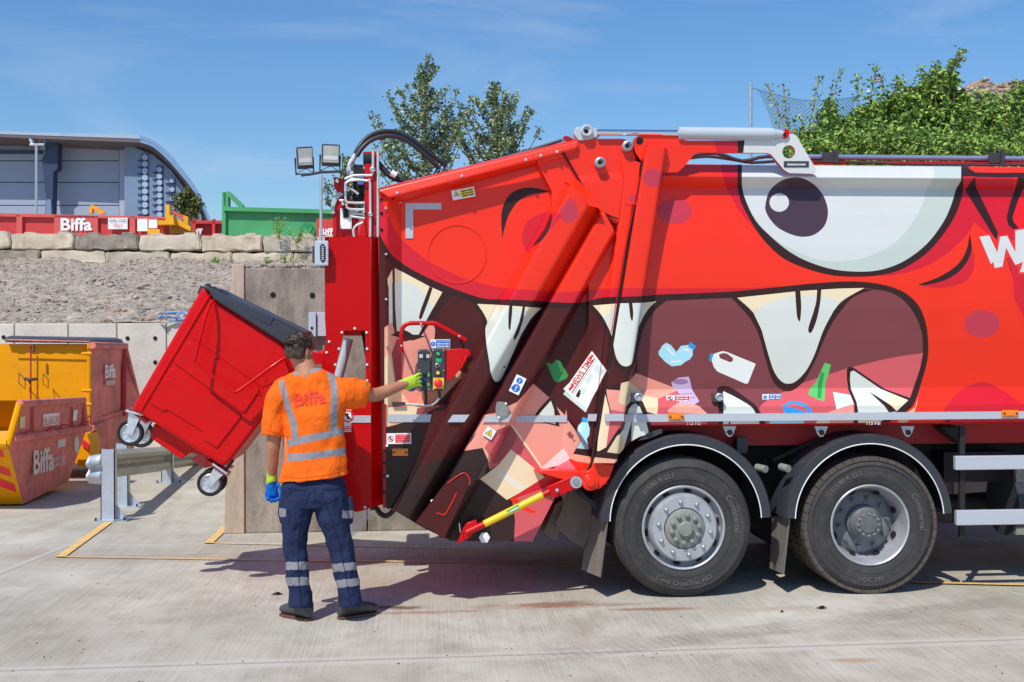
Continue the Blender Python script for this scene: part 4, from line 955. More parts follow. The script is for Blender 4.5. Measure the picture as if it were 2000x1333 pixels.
        for k in range(8):
            t = 2*math.pi*(k+.5)/8; u = Vector((math.cos(t),0,math.sin(t))); tn = Vector((-u.z,0,u.x)); cc2 = c0 + u*Rr*.83 + Vector((0,-dd-.045,0)); nrm_ = (u*.62 + Vector((0,.78,0))).normalized()
            w2 = nrm_.cross(tn); sl.add([cc2 - nrm_*.012 + tn*math.cos(q_)*.030 + w2*math.sin(q_)*.021 for q_ in [2*math.pi*i_/14 for i_ in range(14)]], [tuple(range(14))], mdark)
        build_each(sl, 'vent_slot', root)
    bk = MB(); bk.lathe(c0, ax, [(Rr*.99,-.1),(Rr*.4,-.22),(0,-.22)] if not dual else [(Rr*.99,-.23),(Rr*.4,-.25),(0,-.25)], mdark, 40)
    if dual: 
        bk.lathe(c0, ax, [(Rr,-Wd-.06),(R0*.95,-Wd-.06),(R0*.985,-Wd-.09),(R0*.985,-Wd*2-.03),(R0*.95,-2*Wd-.06),(0,-2*Wd-.06)], mtread, 64)
        for k in range(lugs or 0):
            t = 2*math.pi*k/lugs; u = Vector((math.cos(t),0,math.sin(t))); tn = Vector((-math.sin(t),0,math.cos(t)))
            bk.obox(c0 + u*R0*.988 + Vector((0,Wd+.12,0)), tn*R0*.05, Vector((0,.04,0)), u*R0*.01, mtread)
    bk.build('inner_wheel', root)
    return c0, R0
c1, r1 = wheel(1335, 1031, .03, 139, 82, '', False, 0)
c2, r2 = wheel(1699, 1026, .03, 139, 79, '', True, 46)
# wheels of the far side, axles
fw = MB()
for c0, R0 in ((c1, r1), (c2, r2)):
    fw.lathe(c0 + Vector((0,2.1,0)), (0,1,0), [(0,-.25),(.5*R0,-.25),(R0*.95,-.3),(R0*.98,-.27),(R0*.98,.12),(R0*.95,.16),(R0*.5,.14),(0,.1)], mtyre, 48)
    fw.tube([c0 + Vector((0,.3,0)), c0 + Vector((0,2.0,0))], .09, mchas, 12)
fw.build('axle', truck)
# mudguards
def guard(px, py, ro, ri, Y, a0, a1):
    g = MB(); s_ = PX(px, py, Y); c = P(px, py, Y); n = 40; V = []
    prof = [(ri*s_, 0), (ro*s_-.012, -.004), (ro*s_, .012), (ro*s_, .42), (ro*s_-.01, .42), (ro*s_-.01, .02), (ri*s_, .008)]
    for k in range(n+1):
        t = a0 + (a1-a0)*k/n
        for r_, y in prof: V.append(c + Vector((math.cos(t)*r_, y, math.sin(t)*r_)))
    m_ = len(prof); F = []
    for k in range(n):
        for j in range(m_):
            F.append((k*m_+j, k*m_+(j+1) % m_, (k+1)*m_+(j+1) % m_, (k+1)*m_+j))
    g.add(V, F, mguard, True); g.add(V[:m_], [tuple(range(m_))], mguard); g.add(V[-m_:], [tuple(range(m_))], mguard); o = g.build('mudguard', truck, angle=40)
    g = MB(); g.tube([c + Vector((math.cos(a0+(a1-a0)*k/n)*ri*s_, -.003, math.sin(a0+(a1-a0)*k/n)*ri*s_)) for k in range(n+1)], .0045, mwhite, 6); g.build('guard_edging', o)
guard(1340, 1019, 171, 150, -.01, R(2), R(179)); guard(1699, 1016, 168, 149, -.01, R(4), R(178))
fl = MB(); fl.prism([P(1187,1010,0), P(1172,1128,0), P(1135,1113,.45), P(1152,1005,.45)], (.008,.004,0), mflap); fl.build('mudflap', truck)
fl = MB(); fl.prism([P(1543,1003,.02), P(1530,1122,.02), P(1503,1110,.42), P(1508,1010,.42)], (.008,.004,0), mflap); fl.build('mudflap', truck)
fl = MB(); fl.pprism([(1112,957),(1160,985),(1160,1030),(1140,1070),(1124,1062),(1090,1035),(1086,1020),(1100,990)], .4, .03, mat('dark_mudflap', (104,96,90), rough=.8, var=.25, vscale=5, dirt=.3)); fl.build('mudflap', truck)
fl = MB(); fl.pprism([(1086,985),(1100,975),(1088,1054),(1080,1055),(1062,1040)], .5, .3, mflap); fl.build('rear_flap', truck)
fl = MB(); fl.pprism([(1118,956),(1128,955),(1166,985),(1170,996),(1160,992)], .05, .02, mchas); fl.build('flap_bracket', truck)
# chassis
ch = MB(); 
ch.box((Xp(1110,.75), .75, .88), (X1+.2, .83, 1.16), mchas); ch.box((Xp(1110,.75), 1.65, .88), (X1+.2, 1.73, 1.16), mchas)
ch.box((Xp(1195,.6), .6, .55), (Xp(1500,.6), 1.9, 1.15), mdark); ch.box((Xp(1520,.6), .64, .5), (Xp(1790,.6), 1.9, 1.15), mdark); ch.box((Xp(1440,.6), .5, .62), (Xp(1600,.6), 1.9, 1.22), mdark)  # black filler boxes, here and next line, added to keep the underbody dark
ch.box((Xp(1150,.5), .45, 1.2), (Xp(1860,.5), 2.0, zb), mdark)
ch.tube([P(1600,858,.3), P(1508,900,.3)], .018, mchas, 8); ch.tube([P(1478,913,.1), P(1496,917,.02)], .028, mhub, 12); ch.tube([P(1525,912,.1), P(1540,916,.02)], .028, mhub, 12)
ch.build('chassis', truck)
q = MB(); q.pbox(1440, 855, 1460, 885, .2, .1, mplast); build_each(q, 'suspension_bracket', truck)
sg = MB()
for y0, y1 in ((891,918),(997,1026)):
    z0_, z1_ = zat(1930, y1, -.0), zat(1930, y0, -.0); sg.box((Xp(1866 if y0 < 900 else 1868, 0), -.0, z0_), (X1-1.5, .045, z1_), malu)
guard_o = build_each(sg, 'side_guard_rail', truck, bevel=.006)[0]
q = MB()
for x in (1880, 2250): q.pbox(x-5, 833, x+5, 1050, .06, .03, mchas)
q.pprism([(1838,834),(1880,834),(1878,868),(1868,860),(1850,846)], .2, .2, mchas); build_each(q, 'guard_bracket', truck)
tk = MB(); tk.tube([P(1957,975,.5)+Vector((0,0,-.02)), P(2230,975,.5)], .27, mplast, 28); tk.box((Xp(1830,.62), .5, .78), (Xp(1960,.62), .72, 1.02), mchas); tk.tube([P(1820,985,.9), P(1960,975,.9)], .07, mchas, 12); tk.pbox(1985, 905, 2012, 1045, .3, .04, mhub)
tk.build('fuel_tank', truck)
# cab beyond the right edge of the picture
cb = MB(); x0 = X1+.25; x1 = X1+2.2
cb.prism([(x0,.02,.75),(x1,.02,.75),(x1+.08,.02,1.7),(x1-.12,.02,3.0),(x0+.1,.02,3.05),(x0,.02,2.9)], (0,2.4,0), pm('red')); cab = cb.build('cab', truck, bevel=.05)
cb = MB(); cb.prism([(x0+.45,.012,1.75),(x1-.05,.012,1.75),(x1-.2,.012,2.6),(x0+.45,.012,2.6)], (0,.02,0), mat('cab_glass', (40,52,60), rough=.06, var=0)); cb.build('side_window', cab)
cb = MB(); cb.lathe((X1+1.35, .03, .53), (0,-1,0), [(.1,.01),(.3,.0),(.31,.02),(.5,.01),(.525,-.03),(.525,-.28),(.3,-.3)], mtyre, 64); cb.box((X1-1.0,.72,.88),(X1+2.0,1.73,1.1),mchas); cb.lathe((X1+1.35, 2.2, .53), (0,1,0), [(0,.01),(.5,.01),(.525,-.03),(.525,-.28),(0,-.3)], mtyre, 48); cb.build('front_wheel', cab)
# ------------------------------------------------------------------ SETTING
def nodes_ground():
    m = bpy.data.materials.new('brushed_concrete'); m.use_nodes = True; nt = m.node_tree; N = nt.nodes; L = nt.links; b = N['Principled BSDF']
    tcn = N.new('ShaderNodeTexCoord'); src = tcn.outputs['Object']
    def noise(scale, det=6, rough=.6, mapv=None, rot=0.0, dist=0.0):
        s_ = src
        if mapv: mp_ = N.new('ShaderNodeMapping'); L.new(src, mp_.inputs[0]); mp_.inputs['Scale'].default_value = mapv; mp_.inputs['Rotation'].default_value = (0,0,rot); s_ = mp_.outputs[0]
        n = N.new('ShaderNodeTexNoise'); L.new(s_, n.inputs['Vector']); n.inputs['Scale'].default_value = scale; n.inputs['Detail'].default_value = det; n.inputs['Roughness'].default_value = rough; n.inputs['Distortion'].default_value = dist
        return n.outputs['Fac']
    def rng(v, a, b_, c, d):
        r = N.new('ShaderNodeMapRange'); L.new(v, r.inputs[0]); r.inputs[1].default_value = a; r.inputs[2].default_value = b_; r.inputs[3].default_value = c; r.inputs[4].default_value = d; return r.outputs[0]
    def mixc(f, a, b_, mode='MIX'):
        x = N.new('ShaderNodeMixRGB'); x.blend_type = mode
        if isinstance(f, float): x.inputs[0].default_value = f
        else: L.new(f, x.inputs[0])
        for i, v in ((1, a), (2, b_)):
            if isinstance(v, tuple): x.inputs[i].default_value = (*v, 1)
            else: L.new(v, x.inputs[i])
        return x.outputs[0]
    c = mixc(rng(noise(.55, 7, .62), .35, .68, 0, 1), GC1, GC2)
    c = mixc(rng(noise(.9, 8, .7, (1.6, .5, 1), R(12), .6), .52, .70, 0, .55), c, GC3)
    c = mixc(rng(noise(3.2, 8, .7), .45, .75, 0, .35), c, GC4)
    mus = N.new('ShaderNodeMath'); mus.operation = 'MULTIPLY'
    lines_ = rng(noise(1, 3, .75, (75, .8, 1), R(-2)), .38, .62, 0, 1); L.new(lines_, mus.inputs[0]); L.new(rng(noise(.8, 4), .38, .58, .25, 1), mus.inputs[1])
    c = mixc(rng(mus.outputs[0], 0, 1, .0, .5), c, mixc(1.0, c, (.60, .57, .54), 'MULTIPLY'))
    c = mixc(rng(noise(55, 3, .5), .72, .8, 0, .6), c, (.09, .08, .075))
    for px, py, sx, sy, col_, amt in STAINS:
        g = G(px, py); sub = N.new('ShaderNodeVectorMath'); sub.operation = 'SUBTRACT'; L.new(src, sub.inputs[0]); sub.inputs[1].default_value = g
        mul = N.new('ShaderNodeVectorMath'); mul.operation = 'MULTIPLY'; L.new(sub.outputs[0], mul.inputs[0]); mul.inputs[1].default_value = (1/sx, 1/sy, 0)
        ln = N.new('ShaderNodeVectorMath'); ln.operation = 'LENGTH'; L.new(mul.outputs[0], ln.inputs[0])
        ad = N.new('ShaderNodeMath'); ad.operation = 'ADD'; L.new(ln.outputs['Value'], ad.inputs[0]); L.new(rng(noise(2.2, 8, .75, (1, 3.5, 1)), .3, .7, -.7, .7), ad.inputs[1])
        c = mixc(rng(ad.outputs[0], .35, 1.15, amt, 0), c, col_)
    c = mixc(rng(noise(6.5, 5, .6, None, 0, .4), .70, .78, 0, .35), c, (.20,.17,.145))
    def dotn(v, vec):
        dn = N.new('ShaderNodeVectorMath'); dn.operation = 'DOT_PRODUCT'; L.new(v, dn.inputs[0]); dn.inputs[1].default_value = vec; return dn.outputs['Value']
    def math_(op, a, b_=None):
        mn = N.new('ShaderNodeMath'); mn.operation = op; L.new(a, mn.inputs[0])
        if b_ is not None:
            if isinstance(b_, float): mn.inputs[1].default_value = b_
            else: L.new(b_, mn.inputs[1])
        return mn.outputs[0]
    for a_, b2_, wd in BANDS:
        A_, B_ = G(*a_), G(*b2_); t_ = (B_-A_).normalized(); n_ = Vector((-t_.y, t_.x, 0)); sub = N.new('ShaderNodeVectorMath'); sub.operation = 'SUBTRACT'; L.new(src, sub.inputs[0]); sub.inputs[1].default_value = A_
        across = math_('ABSOLUTE', dotn(sub.outputs[0], n_)); along = dotn(sub.outputs[0], t_); f_ = rng(across, wd*.36, wd*.56, .62, 0); f_ = math_('MULTIPLY', f_, rng(along, (B_-A_).length-.02, (B_-A_).length, 1, 0)); f_ = math_('MULTIPLY', f_, rng(along, -.02, 0, 0, 1))
        c = mixc(f_, c, (.56,.53,.475))
    for a_, b2_, wd, amt in TRACKS:
        A_, B_ = G(*a_), G(*b2_); t_ = (B_-A_).normalized(); n_ = Vector((-t_.y, t_.x, 0)); sub = N.new('ShaderNodeVectorMath'); sub.operation = 'SUBTRACT'; L.new(src, sub.inputs[0]); sub.inputs[1].default_value = A_
        across = math_('ABSOLUTE', dotn(sub.outputs[0], n_)); along = dotn(sub.outputs[0], t_)
        f_ = rng(across, wd*.38, wd*.5, 1, 0); f_ = math_('MULTIPLY', f_, rng(along, 0, .5, 0, 1)); f_ = math_('MULTIPLY', f_, rng(along, (B_-A_).length-.8, (B_-A_).length, 1, 0))
        st_ = math_('SINE', math_('MULTIPLY', along, 95.0)); st2 = math_('SINE', math_('MULTIPLY', across, 120.0)); f_ = math_('MULTIPLY', f_, rng(math_('ADD', st_, st2), -1.2, 1.2, .35, 1)); f_ = math_('MULTIPLY', f_, rng(noise(1.7, 5, .6), .38, .6, 0, amt))
        c = mixc(f_, c, (.22,.195,.17))
    L.new(c, b.inputs['Base Color']); b.inputs['Roughness'].default_value = .88; b.inputs['Specular IOR Level'].default_value = .3
    h = N.new('ShaderNodeMath'); h.operation = 'ADD'; L.new(mus.outputs[0], h.inputs[0]); L.new(rng(noise(40, 4), 0, 1, 0, .5), h.inputs[1])
    bp = N.new('ShaderNodeBump'); bp.inputs['Strength'].default_value = .35; bp.inputs['Distance'].default_value = .006; L.new(h.outputs[0], bp.inputs['Height']); L.new(bp.outputs[0], b.inputs['Normal'])
    return m
GC1, GC2, GC3, GC4 = (.435,.405,.338), (.61,.588,.515), (.35,.28,.212), (.25,.222,.185)
STAINS = [(1085,1182,.62,.12,(.27,.10,.045),.75), (1270,1190,.34,.06,(.27,.10,.045),.7), (765,1187,.26,.07,(.13,.055,.03),.9), (850,1196,.4,.05,(.30,.14,.07),.6), (1660,1290,.22,.06,(.38,.22,.10),.6), (1500,1190,.5,.1,(.42,.34,.26),.5),
          (250,1090,1.2,.25,(.36,.27,.20),.4), (760,1095,.9,.25,(.34,.25,.18),.55), (60,1085,.6,.3,(.38,.28,.2),.5), (900,1290,.9,.12,(.5,.40,.34),.3), (1010,1098,.5,.12,(.22,.13,.08),.5)]
TRACKS = [((980,1292),(2100,1158),.30,.55), ((1300,1250),(2100,1200),.12,.3), ((-100,1240),(900,1165),.28,.3), ((300,1400),(1300,1180),.26,.22)]
BANDS = [((-300,1321),(2300,1241),.20), ((-200,1066),(1400,1054),.12), ((-120,1170),(140,1064),.13)]
mg = nodes_ground()
gm = MB(); gm.add([(-400,-200,0),(400,-200,0),(400,600,0),(-400,600,0)], [(0,1,2,3)], mg); ground = gm.build('ground'); tag(ground, 'brushed pale concrete yard slab', kind='structure')
mjoint = mat('joint_concrete', (.53,.505,.455), raw=True, rough=.85, var=.12, vscale=3, dirt=.35)
mcrack = mat('joint_gap', (.27,.235,.20), raw=True, rough=.9, var=.2)
myl = mat('worn_yellow_line', (.78,.51,.19), raw=True, rough=.8, var=.16, vscale=22, dirt=.45)
def gstrip(mb, a, b, w, z, m, w2=None):
    p, q = G(*a), G(*b); p.z = q.z = z; t = (q-p).normalized(); n = Vector((-t.y, t.x, 0)); w2 = w2 or w
    mb.add([p-n*w/2, q-n*w2/2, q+n*w2/2, p+n*w/2], [(0,1,2,3)], m)
jm = MB(); gstrip(jm, (-300,1321), (2300,1241), .006, .005, mcrack); gstrip(jm, (-200,1066), (1400,1054), .008, .009, mcrack); gstrip(jm, (-120,1173), (135,1068), .008, .009, mcrack); tag(jm.build('joint_gap'), 'dark gaps between the slabs', kind='structure')
ylm = MB()
for a, b, w in [((212,1022),(118,1090),.085), ((443,1030),(407,1063),.085)]: gstrip(ylm, a, b, w, .012, myl)
gstrip(ylm, (107,1089.5), (560,1097), .03, .013, myl); gstrip(ylm, (560,1097), (1500,1106), .03, .013, myl); gstrip(ylm, (398,1062.5), (900,1073), .03, .013, myl); gstrip(ylm, (1780,1140), (2200,1150), .06, .013, myl)
tag(ylm.build('yellow_bay_lines'), 'worn yellow bay lines painted on the slab', kind='structure')

# camera-frame builder: x to the right, d forwards, z up
O2 = Vector((CAM.x, CAM.y, 0)); RT = _r0
def C3(x, d, z): return O2 + RT*x + cf*d + Vector((0,0,z))
def CX(px, d): return (px-1000)/FPX*d
def CZ(px, py, d): return D(px, py, d).z
def conc(name, rgb, **k): return mat(name, rgb, rough=.88, spec=.25, **k)
mwall = conc('cast_concrete', (192,186,176), var=.12, vscale=1.2, dirt=.25, bump=.3, bscale=25)
mwallold = conc('weathered_concrete', (136,128,118), var=.42, vscale=2.0, dirt=.75, stretch=(2.2,2.2,.8), bump=.4, bscale=40)
mblock = conc('block_concrete', (188,176,158), var=.18, vscale=2.0, dirt=.3, bump=.5, bscale=12)
mblockd = conc('stained_block', (140,130,118), var=.4, vscale=3.5, dirt=.8, bump=.5, bscale=12)
mblock2 = conc('block_concrete_warm', (186,172,152), var=.2, vscale=2.6, dirt=.4, bump=.5, bscale=12); mblock3 = conc('block_concrete_grey', (178,168,152), var=.22, vscale=1.7, dirt=.5, bump=.5, bscale=12)
mhole = mat('tie_hole', (30,28,26), rough=1, var=0)
mbrown = conc('stained_wall_end', (172,156,138), var=.16, vscale=3, dirt=.35, stretch=(3,3,.6), bump=.3, bscale=40)
# near retaining wall (panels end to end) running behind the lorry
YW = 3.30
def wallpt(px, py): return P(px, py, YW)
nw = MB(); xl = wallpt(478, 800).x; zt_ = wallpt(560, 524).z
nw.box((xl, YW, 0), (xl+1.22, YW+.2, zt_), mwallold)
for k in range(1, 9): nw.box((xl+1.23*k, YW+.004*(k % 2), 0), (xl+1.23*k+1.22, YW+.2, zt_), mwallold if k % 2 else mwall)
nwo = nw.build('concrete_wall', None, bevel=.012); tag(nwo, 'weathered grey concrete retaining wall running behind the lorry', 'wall')
nw = MB()
for px, py in [(533,576),(610,577),(560,900),(700,600),(760,600)]: nw.bolt(px, py, YW-.004, .028, mhole)
build_each(nw, 'tie_hole', nwo)
# return wall going back, its tapered end facing the camera
rw = MB(); pts = [P(453,516,YW-.02), P(477,516,YW-.02), P(477.2,1029,YW-.02), P(437,1030,YW-.02), P(445,800,YW-.02)]
for p in pts: pass
pts[2].z = 0; pts[3].z = 0
rw.prism(pts, (0, 7.4, 0), mbrown); tag(rw.build('wall_end', None, bevel=.008), 'narrow tapering end of the concrete wall left of the weathered panel', 'wall')
# back wall
dB = 19.6; bwm = MB()
zb0, zb1 = CZ(0, 627, dB), CZ(450, 637, dB); xs = [CX(p, dB) for p in (-260,-120,28,133,228,325,420,520,640)]
for i, (a, b) in enumerate(zip(xs, xs[1:])):
    za = (zb0+zb1)/2; bwm.hexa([C3(a+.008,dB,0), C3(b-.008,dB,0), C3(b-.008,dB,za), C3(a+.008,dB,za), C3(a+.008,dB+.25,0), C3(b-.008,dB+.25,0), C3(b-.008,dB+.25,za), C3(a+.008,dB+.25,za)], mwall)
bwo = bwm.build('back_wall', None, bevel=.015); tag(bwo, 'pale concrete retaining wall at the foot of the gravel bank', 'wall')
bwm = MB()
for px, py in [(249,661),(303,661),(303,708),(7,659),(60,700),(150,662)]: bwm.lathe(D(px, py, dB-.01), -cf, [(.035,0),(.035,.004),(0,.004)], mhole, 10)
build_each(bwm, 'tie_hole', bwo)
# gravel bank
def terrain(name, label, fn, u0, u1, v0, v1, nu, nv, m, kind='structure'):
    V = [fn(u0+(u1-u0)*i/nu, v0+(v1-v0)*j/nv) for j in range(nv+1) for i in range(nu+1)]
    F = [(j*(nu+1)+i, j*(nu+1)+i+1, (j+1)*(nu+1)+i+1, (j+1)*(nu+1)+i) for j in range(nv) for i in range(nu)]
    t = MB(); t.add(V, F, m, True); o = t.build(name); return tag(o, label, kind=kind)
mgrav = mat('loose_gravel', (154,142,130), rough=.95, var=.34, vscale=5, dirt=.6, bump=1.0, bscale=22, spec=.2)
mst = [mat('stone_pale', (160,149,138), rough=.9, var=.15), mat('stone_brown', (138,122,108), rough=.9, var=.2), mat('stone_grey', (128,120,114), rough=.9, var=.2)]
from mathutils import noise as mnoise
def bankf(u, v):  # u across (camera x), v 0..1 up the bank
    d = 19.55 + v*8.85; z = CZ(0, 632, 19.6) - .04 + v*1.74
    n = mnoise.fractal(Vector((u*1.3, v*9, 0)), .7, 2, 6)*.10
    return C3(u, d, z + (n + .04*math.sin(u*1.7+v*3))*min(1, v*6+.1))
terrain('gravel_bank', 'loose gravel and rubble bank', bankf, -22, 14, .02, 1.06, 420, 60, mgrav)
def rock(mb, c, r, m, sq=.6):
    ico = [Vector(v) for v in ((0,0,1),(.89,0,.45),(.28,.85,.45),(-.72,.53,.45),(-.72,-.53,.45),(.28,-.85,.45),(.72,.53,-.45),(-.28,.85,-.45),(-.89,0,-.45),(-.28,-.85,-.45),(.72,-.53,-.45),(0,0,-1))]
    F = [(0,1,2),(0,2,3),(0,3,4),(0,4,5),(0,5,1),(1,6,2),(2,7,3),(3,8,4),(4,9,5),(5,10,1),(6,7,2),(7,8,3),(8,9,4),(9,10,5),(10,6,1),(11,7,6),(11,8,7),(11,9,8),(11,10,9),(11,6,10)]
    a = random.random()*6.28; ca, sa = math.cos(a), math.sin(a); ex = random.uniform(.7,1.5)
    V = []
    for v in ico:
        v = v*random.uniform(.75,1.15); x, y = v.x*ex, v.y; V.append(c + Vector((x*ca-y*sa, x*sa+y*ca, v.z*sq))*r)
    mb.add(V, F, m)
st = MB()
for _ in range(12500):
    u = random.uniform(-12.5, -3.2); v = .02+.98*random.random()**1.1
    if v < .1 and u < 0 and random.random() < .5: continue
    rock(st, bankf(u, v), random.choice([.011,.013,.016,.02,.024,.034]) * random.uniform(.7,1.25), random.choice(mst))
for _ in range(150):
    u = random.uniform(-9.5,-4.2); v = .03+.6*random.random()**1.5; rock(st, bankf(u, v), random.uniform(.05,.12), random.choice(mst), .55)
tag(st.build('bank_stones'), 'stones scattered over the gravel bank', kind='stuff')
# debris along the top of the near wall
st = MB()
for _ in range(260):
    p = P(random.uniform(455,640), 524, YW+.12); rock(st, Vector((p.x, YW+.05+random.random()*.5, zt_+random.uniform(-.01,.03))), random.uniform(.015,.05), random.choice(mst))
fill = MB(); fill.box((xl-.02, YW+.205, zt_-.3), (xl+10, 8.5, zt_-.01), mgrav); tag(fill.build('wall_backfill'), 'gravel fill behind the near wall', kind='structure')
tag(st.build('wall_rubble'), 'small rubble along the top of the near wall', kind='stuff')
sc = MB(); 
for px, py in [(330,622),(352,625),(345,612)]: 
    p = D(px, py, 19.5); sc.tube([p + Vector((random.uniform(-.2,.2), random.uniform(-.1,.1), random.uniform(-.03,.06))) for _ in range(7)], .018, mat('blue_scrap', (120,158,200), rough=.5), 5)
tag(sc.build('plastic_scrap'), 'crumpled pale blue plastic strips lying at the foot of the gravel bank', 'litter')

# interlocking blocks: one block with two nubs, copied
dBl = 28.4; WBl = 1.535
def block_mesh(name, m, w=WBl):
    b = MB(); b.box((-w/2+.02,0,0), (w/2-.02,.75,.425), m)
    o = b.build(name, None, bevel=.035, seg=2)
    return o
def add_block(px0, px1, py0, py1, name, m, label, nub=True):
    w = CX(px1, dBl) - CX(px0, dBl); b = MB(); zz0, zz1 = CZ(px0, py1, dBl), CZ(px0, py0, dBl); h_ = zz1 - zz0
    ndiv = 10; V = []
    b.hexa([(-w/2+.012,0,0),(w/2-.012,0,0),(w/2-.012,0,h_-.01),(-w/2+.012,0,h_-.01),(-w/2+.012,.75,0),(w/2-.012,.75,0),(w/2-.012,.75,h_-.01),(-w/2+.012,.75,h_-.01)], m)
    o = b.build(name, None); bm = bmesh.new(); bm.from_mesh(o.data); bmesh.ops.remove_doubles(bm, verts=bm.verts, dist=1e-4); bmesh.ops.recalc_face_normals(bm, faces=bm.faces)
    bmesh.ops.bevel(bm, geom=list(bm.edges), offset=.028, segments=2, affect='EDGES'); bmesh.ops.triangulate(bm, faces=bm.faces)
    for _ in range(4): bmesh.ops.subdivide_edges(bm, edges=[e for e in bm.edges if e.calc_length() > .07], cuts=1); bmesh.ops.triangulate(bm, faces=bm.faces)
    sd_ = Vector((px0*1.7, py0, 3))
    for v in bm.verts:
        q_ = v.co*4 + sd_; ed_ = min(v.co.z, h_-v.co.z); amp = .018 + (.03 if ed_ < .06 or w/2-abs(v.co.x) < .07 else 0)
        v.co += Vector((mnoise.noise(q_), mnoise.noise(q_+Vector((9,3,1))), mnoise.noise(q_+Vector((2,8,5)))))*amp
    bm.to_mesh(o.data); bm.free()
    for p_ in o.data.polygons: p_.use_smooth = True
    o.data.set_sharp_from_angle(angle=R(45))
    c = C3(CX((px0+px1)/2, dBl), dBl, zz0); o.location = c; o.rotation_euler = (0, -.010 + random.uniform(-.006,.006), -YAW + random.uniform(-.01,.01))
    tag(o, label, 'concrete block', 'blocks of the upper retaining wall')
    if nub:
        b = MB()
        for fx in (-.27, .27):
            b.prism([(fx*w-.17,.3,h_-.012),(fx*w+.17,.3,h_-.012),(fx*w+.12,.3,h_+.07),(fx*w-.12,.3,h_+.07)], (0,.3,0), m)
        for n_ in build_each(b, 'nub', None, bevel=.01): n_.parent = o
    return o
lbl_t = 'pale concrete block in the upper course of the wall below the containers'; lbl_b = 'pale concrete block in the lower course of the wall above the gravel bank'
jt = [-105,20,145,271,393,513,617,740]; jb = [-45,79,206,331,453,574,700]
ords = ['first','second','third','fourth','fifth','sixth','seventh','eighth']
for i, (a, b) in enumerate(zip(jt, jt[1:])):
    y0 = 456.5 + (a/617)*5; y1 = 487 + (a/617)*7
    dark = i == 2
    add_block(a, b, y0, y1, 'concrete_block', mblockd if dark else (mblock, mblock2, mblock3)[i % 3], 'dark stained concrete block in the upper course, below the white lettering' if dark else '%s pale concrete block from the left in the upper course below the containers' % ords[i - (i > 2)])
for i, (a, b) in enumerate(zip(jb, jb[1:])):
    y0 = 488.5 + (a/617)*7; y1 = 516 + (a/617)*6
    add_block(a, b, y0, y1, 'concrete_block', mblockd if i == 0 else (mblock2, mblock, mblock3)[i % 3], 'grey weathered concrete block at the left end of the lower course' if i == 0 else '%s pale concrete block from the left in the lower course above the gravel' % ords[i-1], nub=False)
# upper yard
wc_ = MB()
for x0_, x1_ in ((-1500,-107),(745,1700)):
    za_, zb_ = CZ(400, 520, dBl), CZ(400, 459, dBl); wc_.hexa([C3(CX(x0_,dBl),dBl+.05,za_), C3(CX(x1_,dBl),dBl+.05,za_), C3(CX(x1_,dBl),dBl+.05,zb_), C3(CX(x0_,dBl),dBl+.05,zb_), C3(CX(x0_,dBl),dBl+.75,za_), C3(CX(x1_,dBl),dBl+.75,za_), C3(CX(x1_,dBl),dBl+.75,zb_), C3(CX(x0_,dBl),dBl+.75,zb_)], mblock)
tag(wc_.build('wall_continuation'), 'continuation of the block wall outside the picture', kind='structure')
zU = CZ(300, 470, dBl+1) ; um_ = MB(); um_.add([C3(-70,dBl+.8,zU-.1), C3(70,dBl+.8,zU-.1), C3(220,400,zU-.1), C3(-220,400,zU-.1)], [(0,1,2,3)], mgrav); tag(um_.build('upper_yard'), 'gravel yard above the retaining walls', kind='structure')
# steel bracket on the near wall
ws = MB(); ws.pbox(602.5, 610.5, 617, 658, YW-.09, .085, mbgrey); ws.pbox(618, 610.5, 640, 657, YW-.06, .055, mat('pale_grey_steel', (176,178,188), rough=.5)); wb_ = ws.build('wall_cabinet', None, bevel=.004); tag(wb_, 'grey steel cabinet fixed to the weathered wall left of the red lifter', 'cabinet')
ws = MB(); ws.bolt(609, 641, YW-.092, .014, mdark); ws.bolt(609, 655, YW-.092, .014, mdark); build_each(ws, 'fixing_bolt', wb_)

# ---------------- far building
bd = 62.0
def BX(px, py, dd=0): return D(px, py, bd+dd)
bl = thing('warehouse', C3(CX(200,bd), bd, 0), 'grey and blue warehouse with a curved overhanging roof beyond the wall', 'building')
mclad = mat('grey_cladding', (126,134,152), rough=.6, var=.03, vscale=.4, k=.62); mclad2 = mat('pale_cladding', (148,152,164), rough=.6, var=.03, k=.7)
mbl = mat('blue_cladding', (118,138,166), rough=.45, var=.05, vscale=.5, k=.95); mnavy = mat('navy_steel', (42,56,84), rough=.5, var=.05, k=.8); mroofm = mat('roof_edge_metal', (150,164,184), rough=.45, var=.05); msoff = mat('soffit_brown', (96,88,90), rough=.8, var=.05)
mbrt = mat('bright_blue_edge', (124,154,190), rough=.35, var=.03, k=.95); mcirc = mat('pale_disc', (150,166,192), rough=.5, var=.03)
w_ = MB()
def quadw(mb, pl, dep, m, dd=0): mb.prism([BX(x, y, dd) for x, y in pl], cf*dep, m)
for y0, y1 in ((284,314),(315,356),(357,401),(402,500)): quadw(w_, [(-260,y1-.35),(104,y1-.35),(104,y0+.35),(-260,y0+.35)], .3, mclad); quadw(w_, [(104,y1-.35),(232,y1-.35),(232,y0+.35),(104,y0+.35)], .3, mclad)
quadw(w_, [(-260,500),(233,500),(233,270),(-260,270)], .2, mnavy, .35)
wall_ = w_.build('wall_panels', bl)
w_ = MB(); quadw(w_, [(-260,285),(104,285),(104,270),(-260,268)], .3, msoff, -.1); quadw(w_, [(-260,300),(80,300),(80,294),(-260,292)], .3, mnavy, -.2); quadw(w_, [(108,288),(240,290),(240,274),(108,272)], .3, msoff, -.05); build_each(w_, 'soffit', bl)
w_ = MB(); quadw(w_, [(233,500),(243,500),(243,286),(233,286)], .4, mclad2, -.1); w_.build('corner_pilaster', bl)
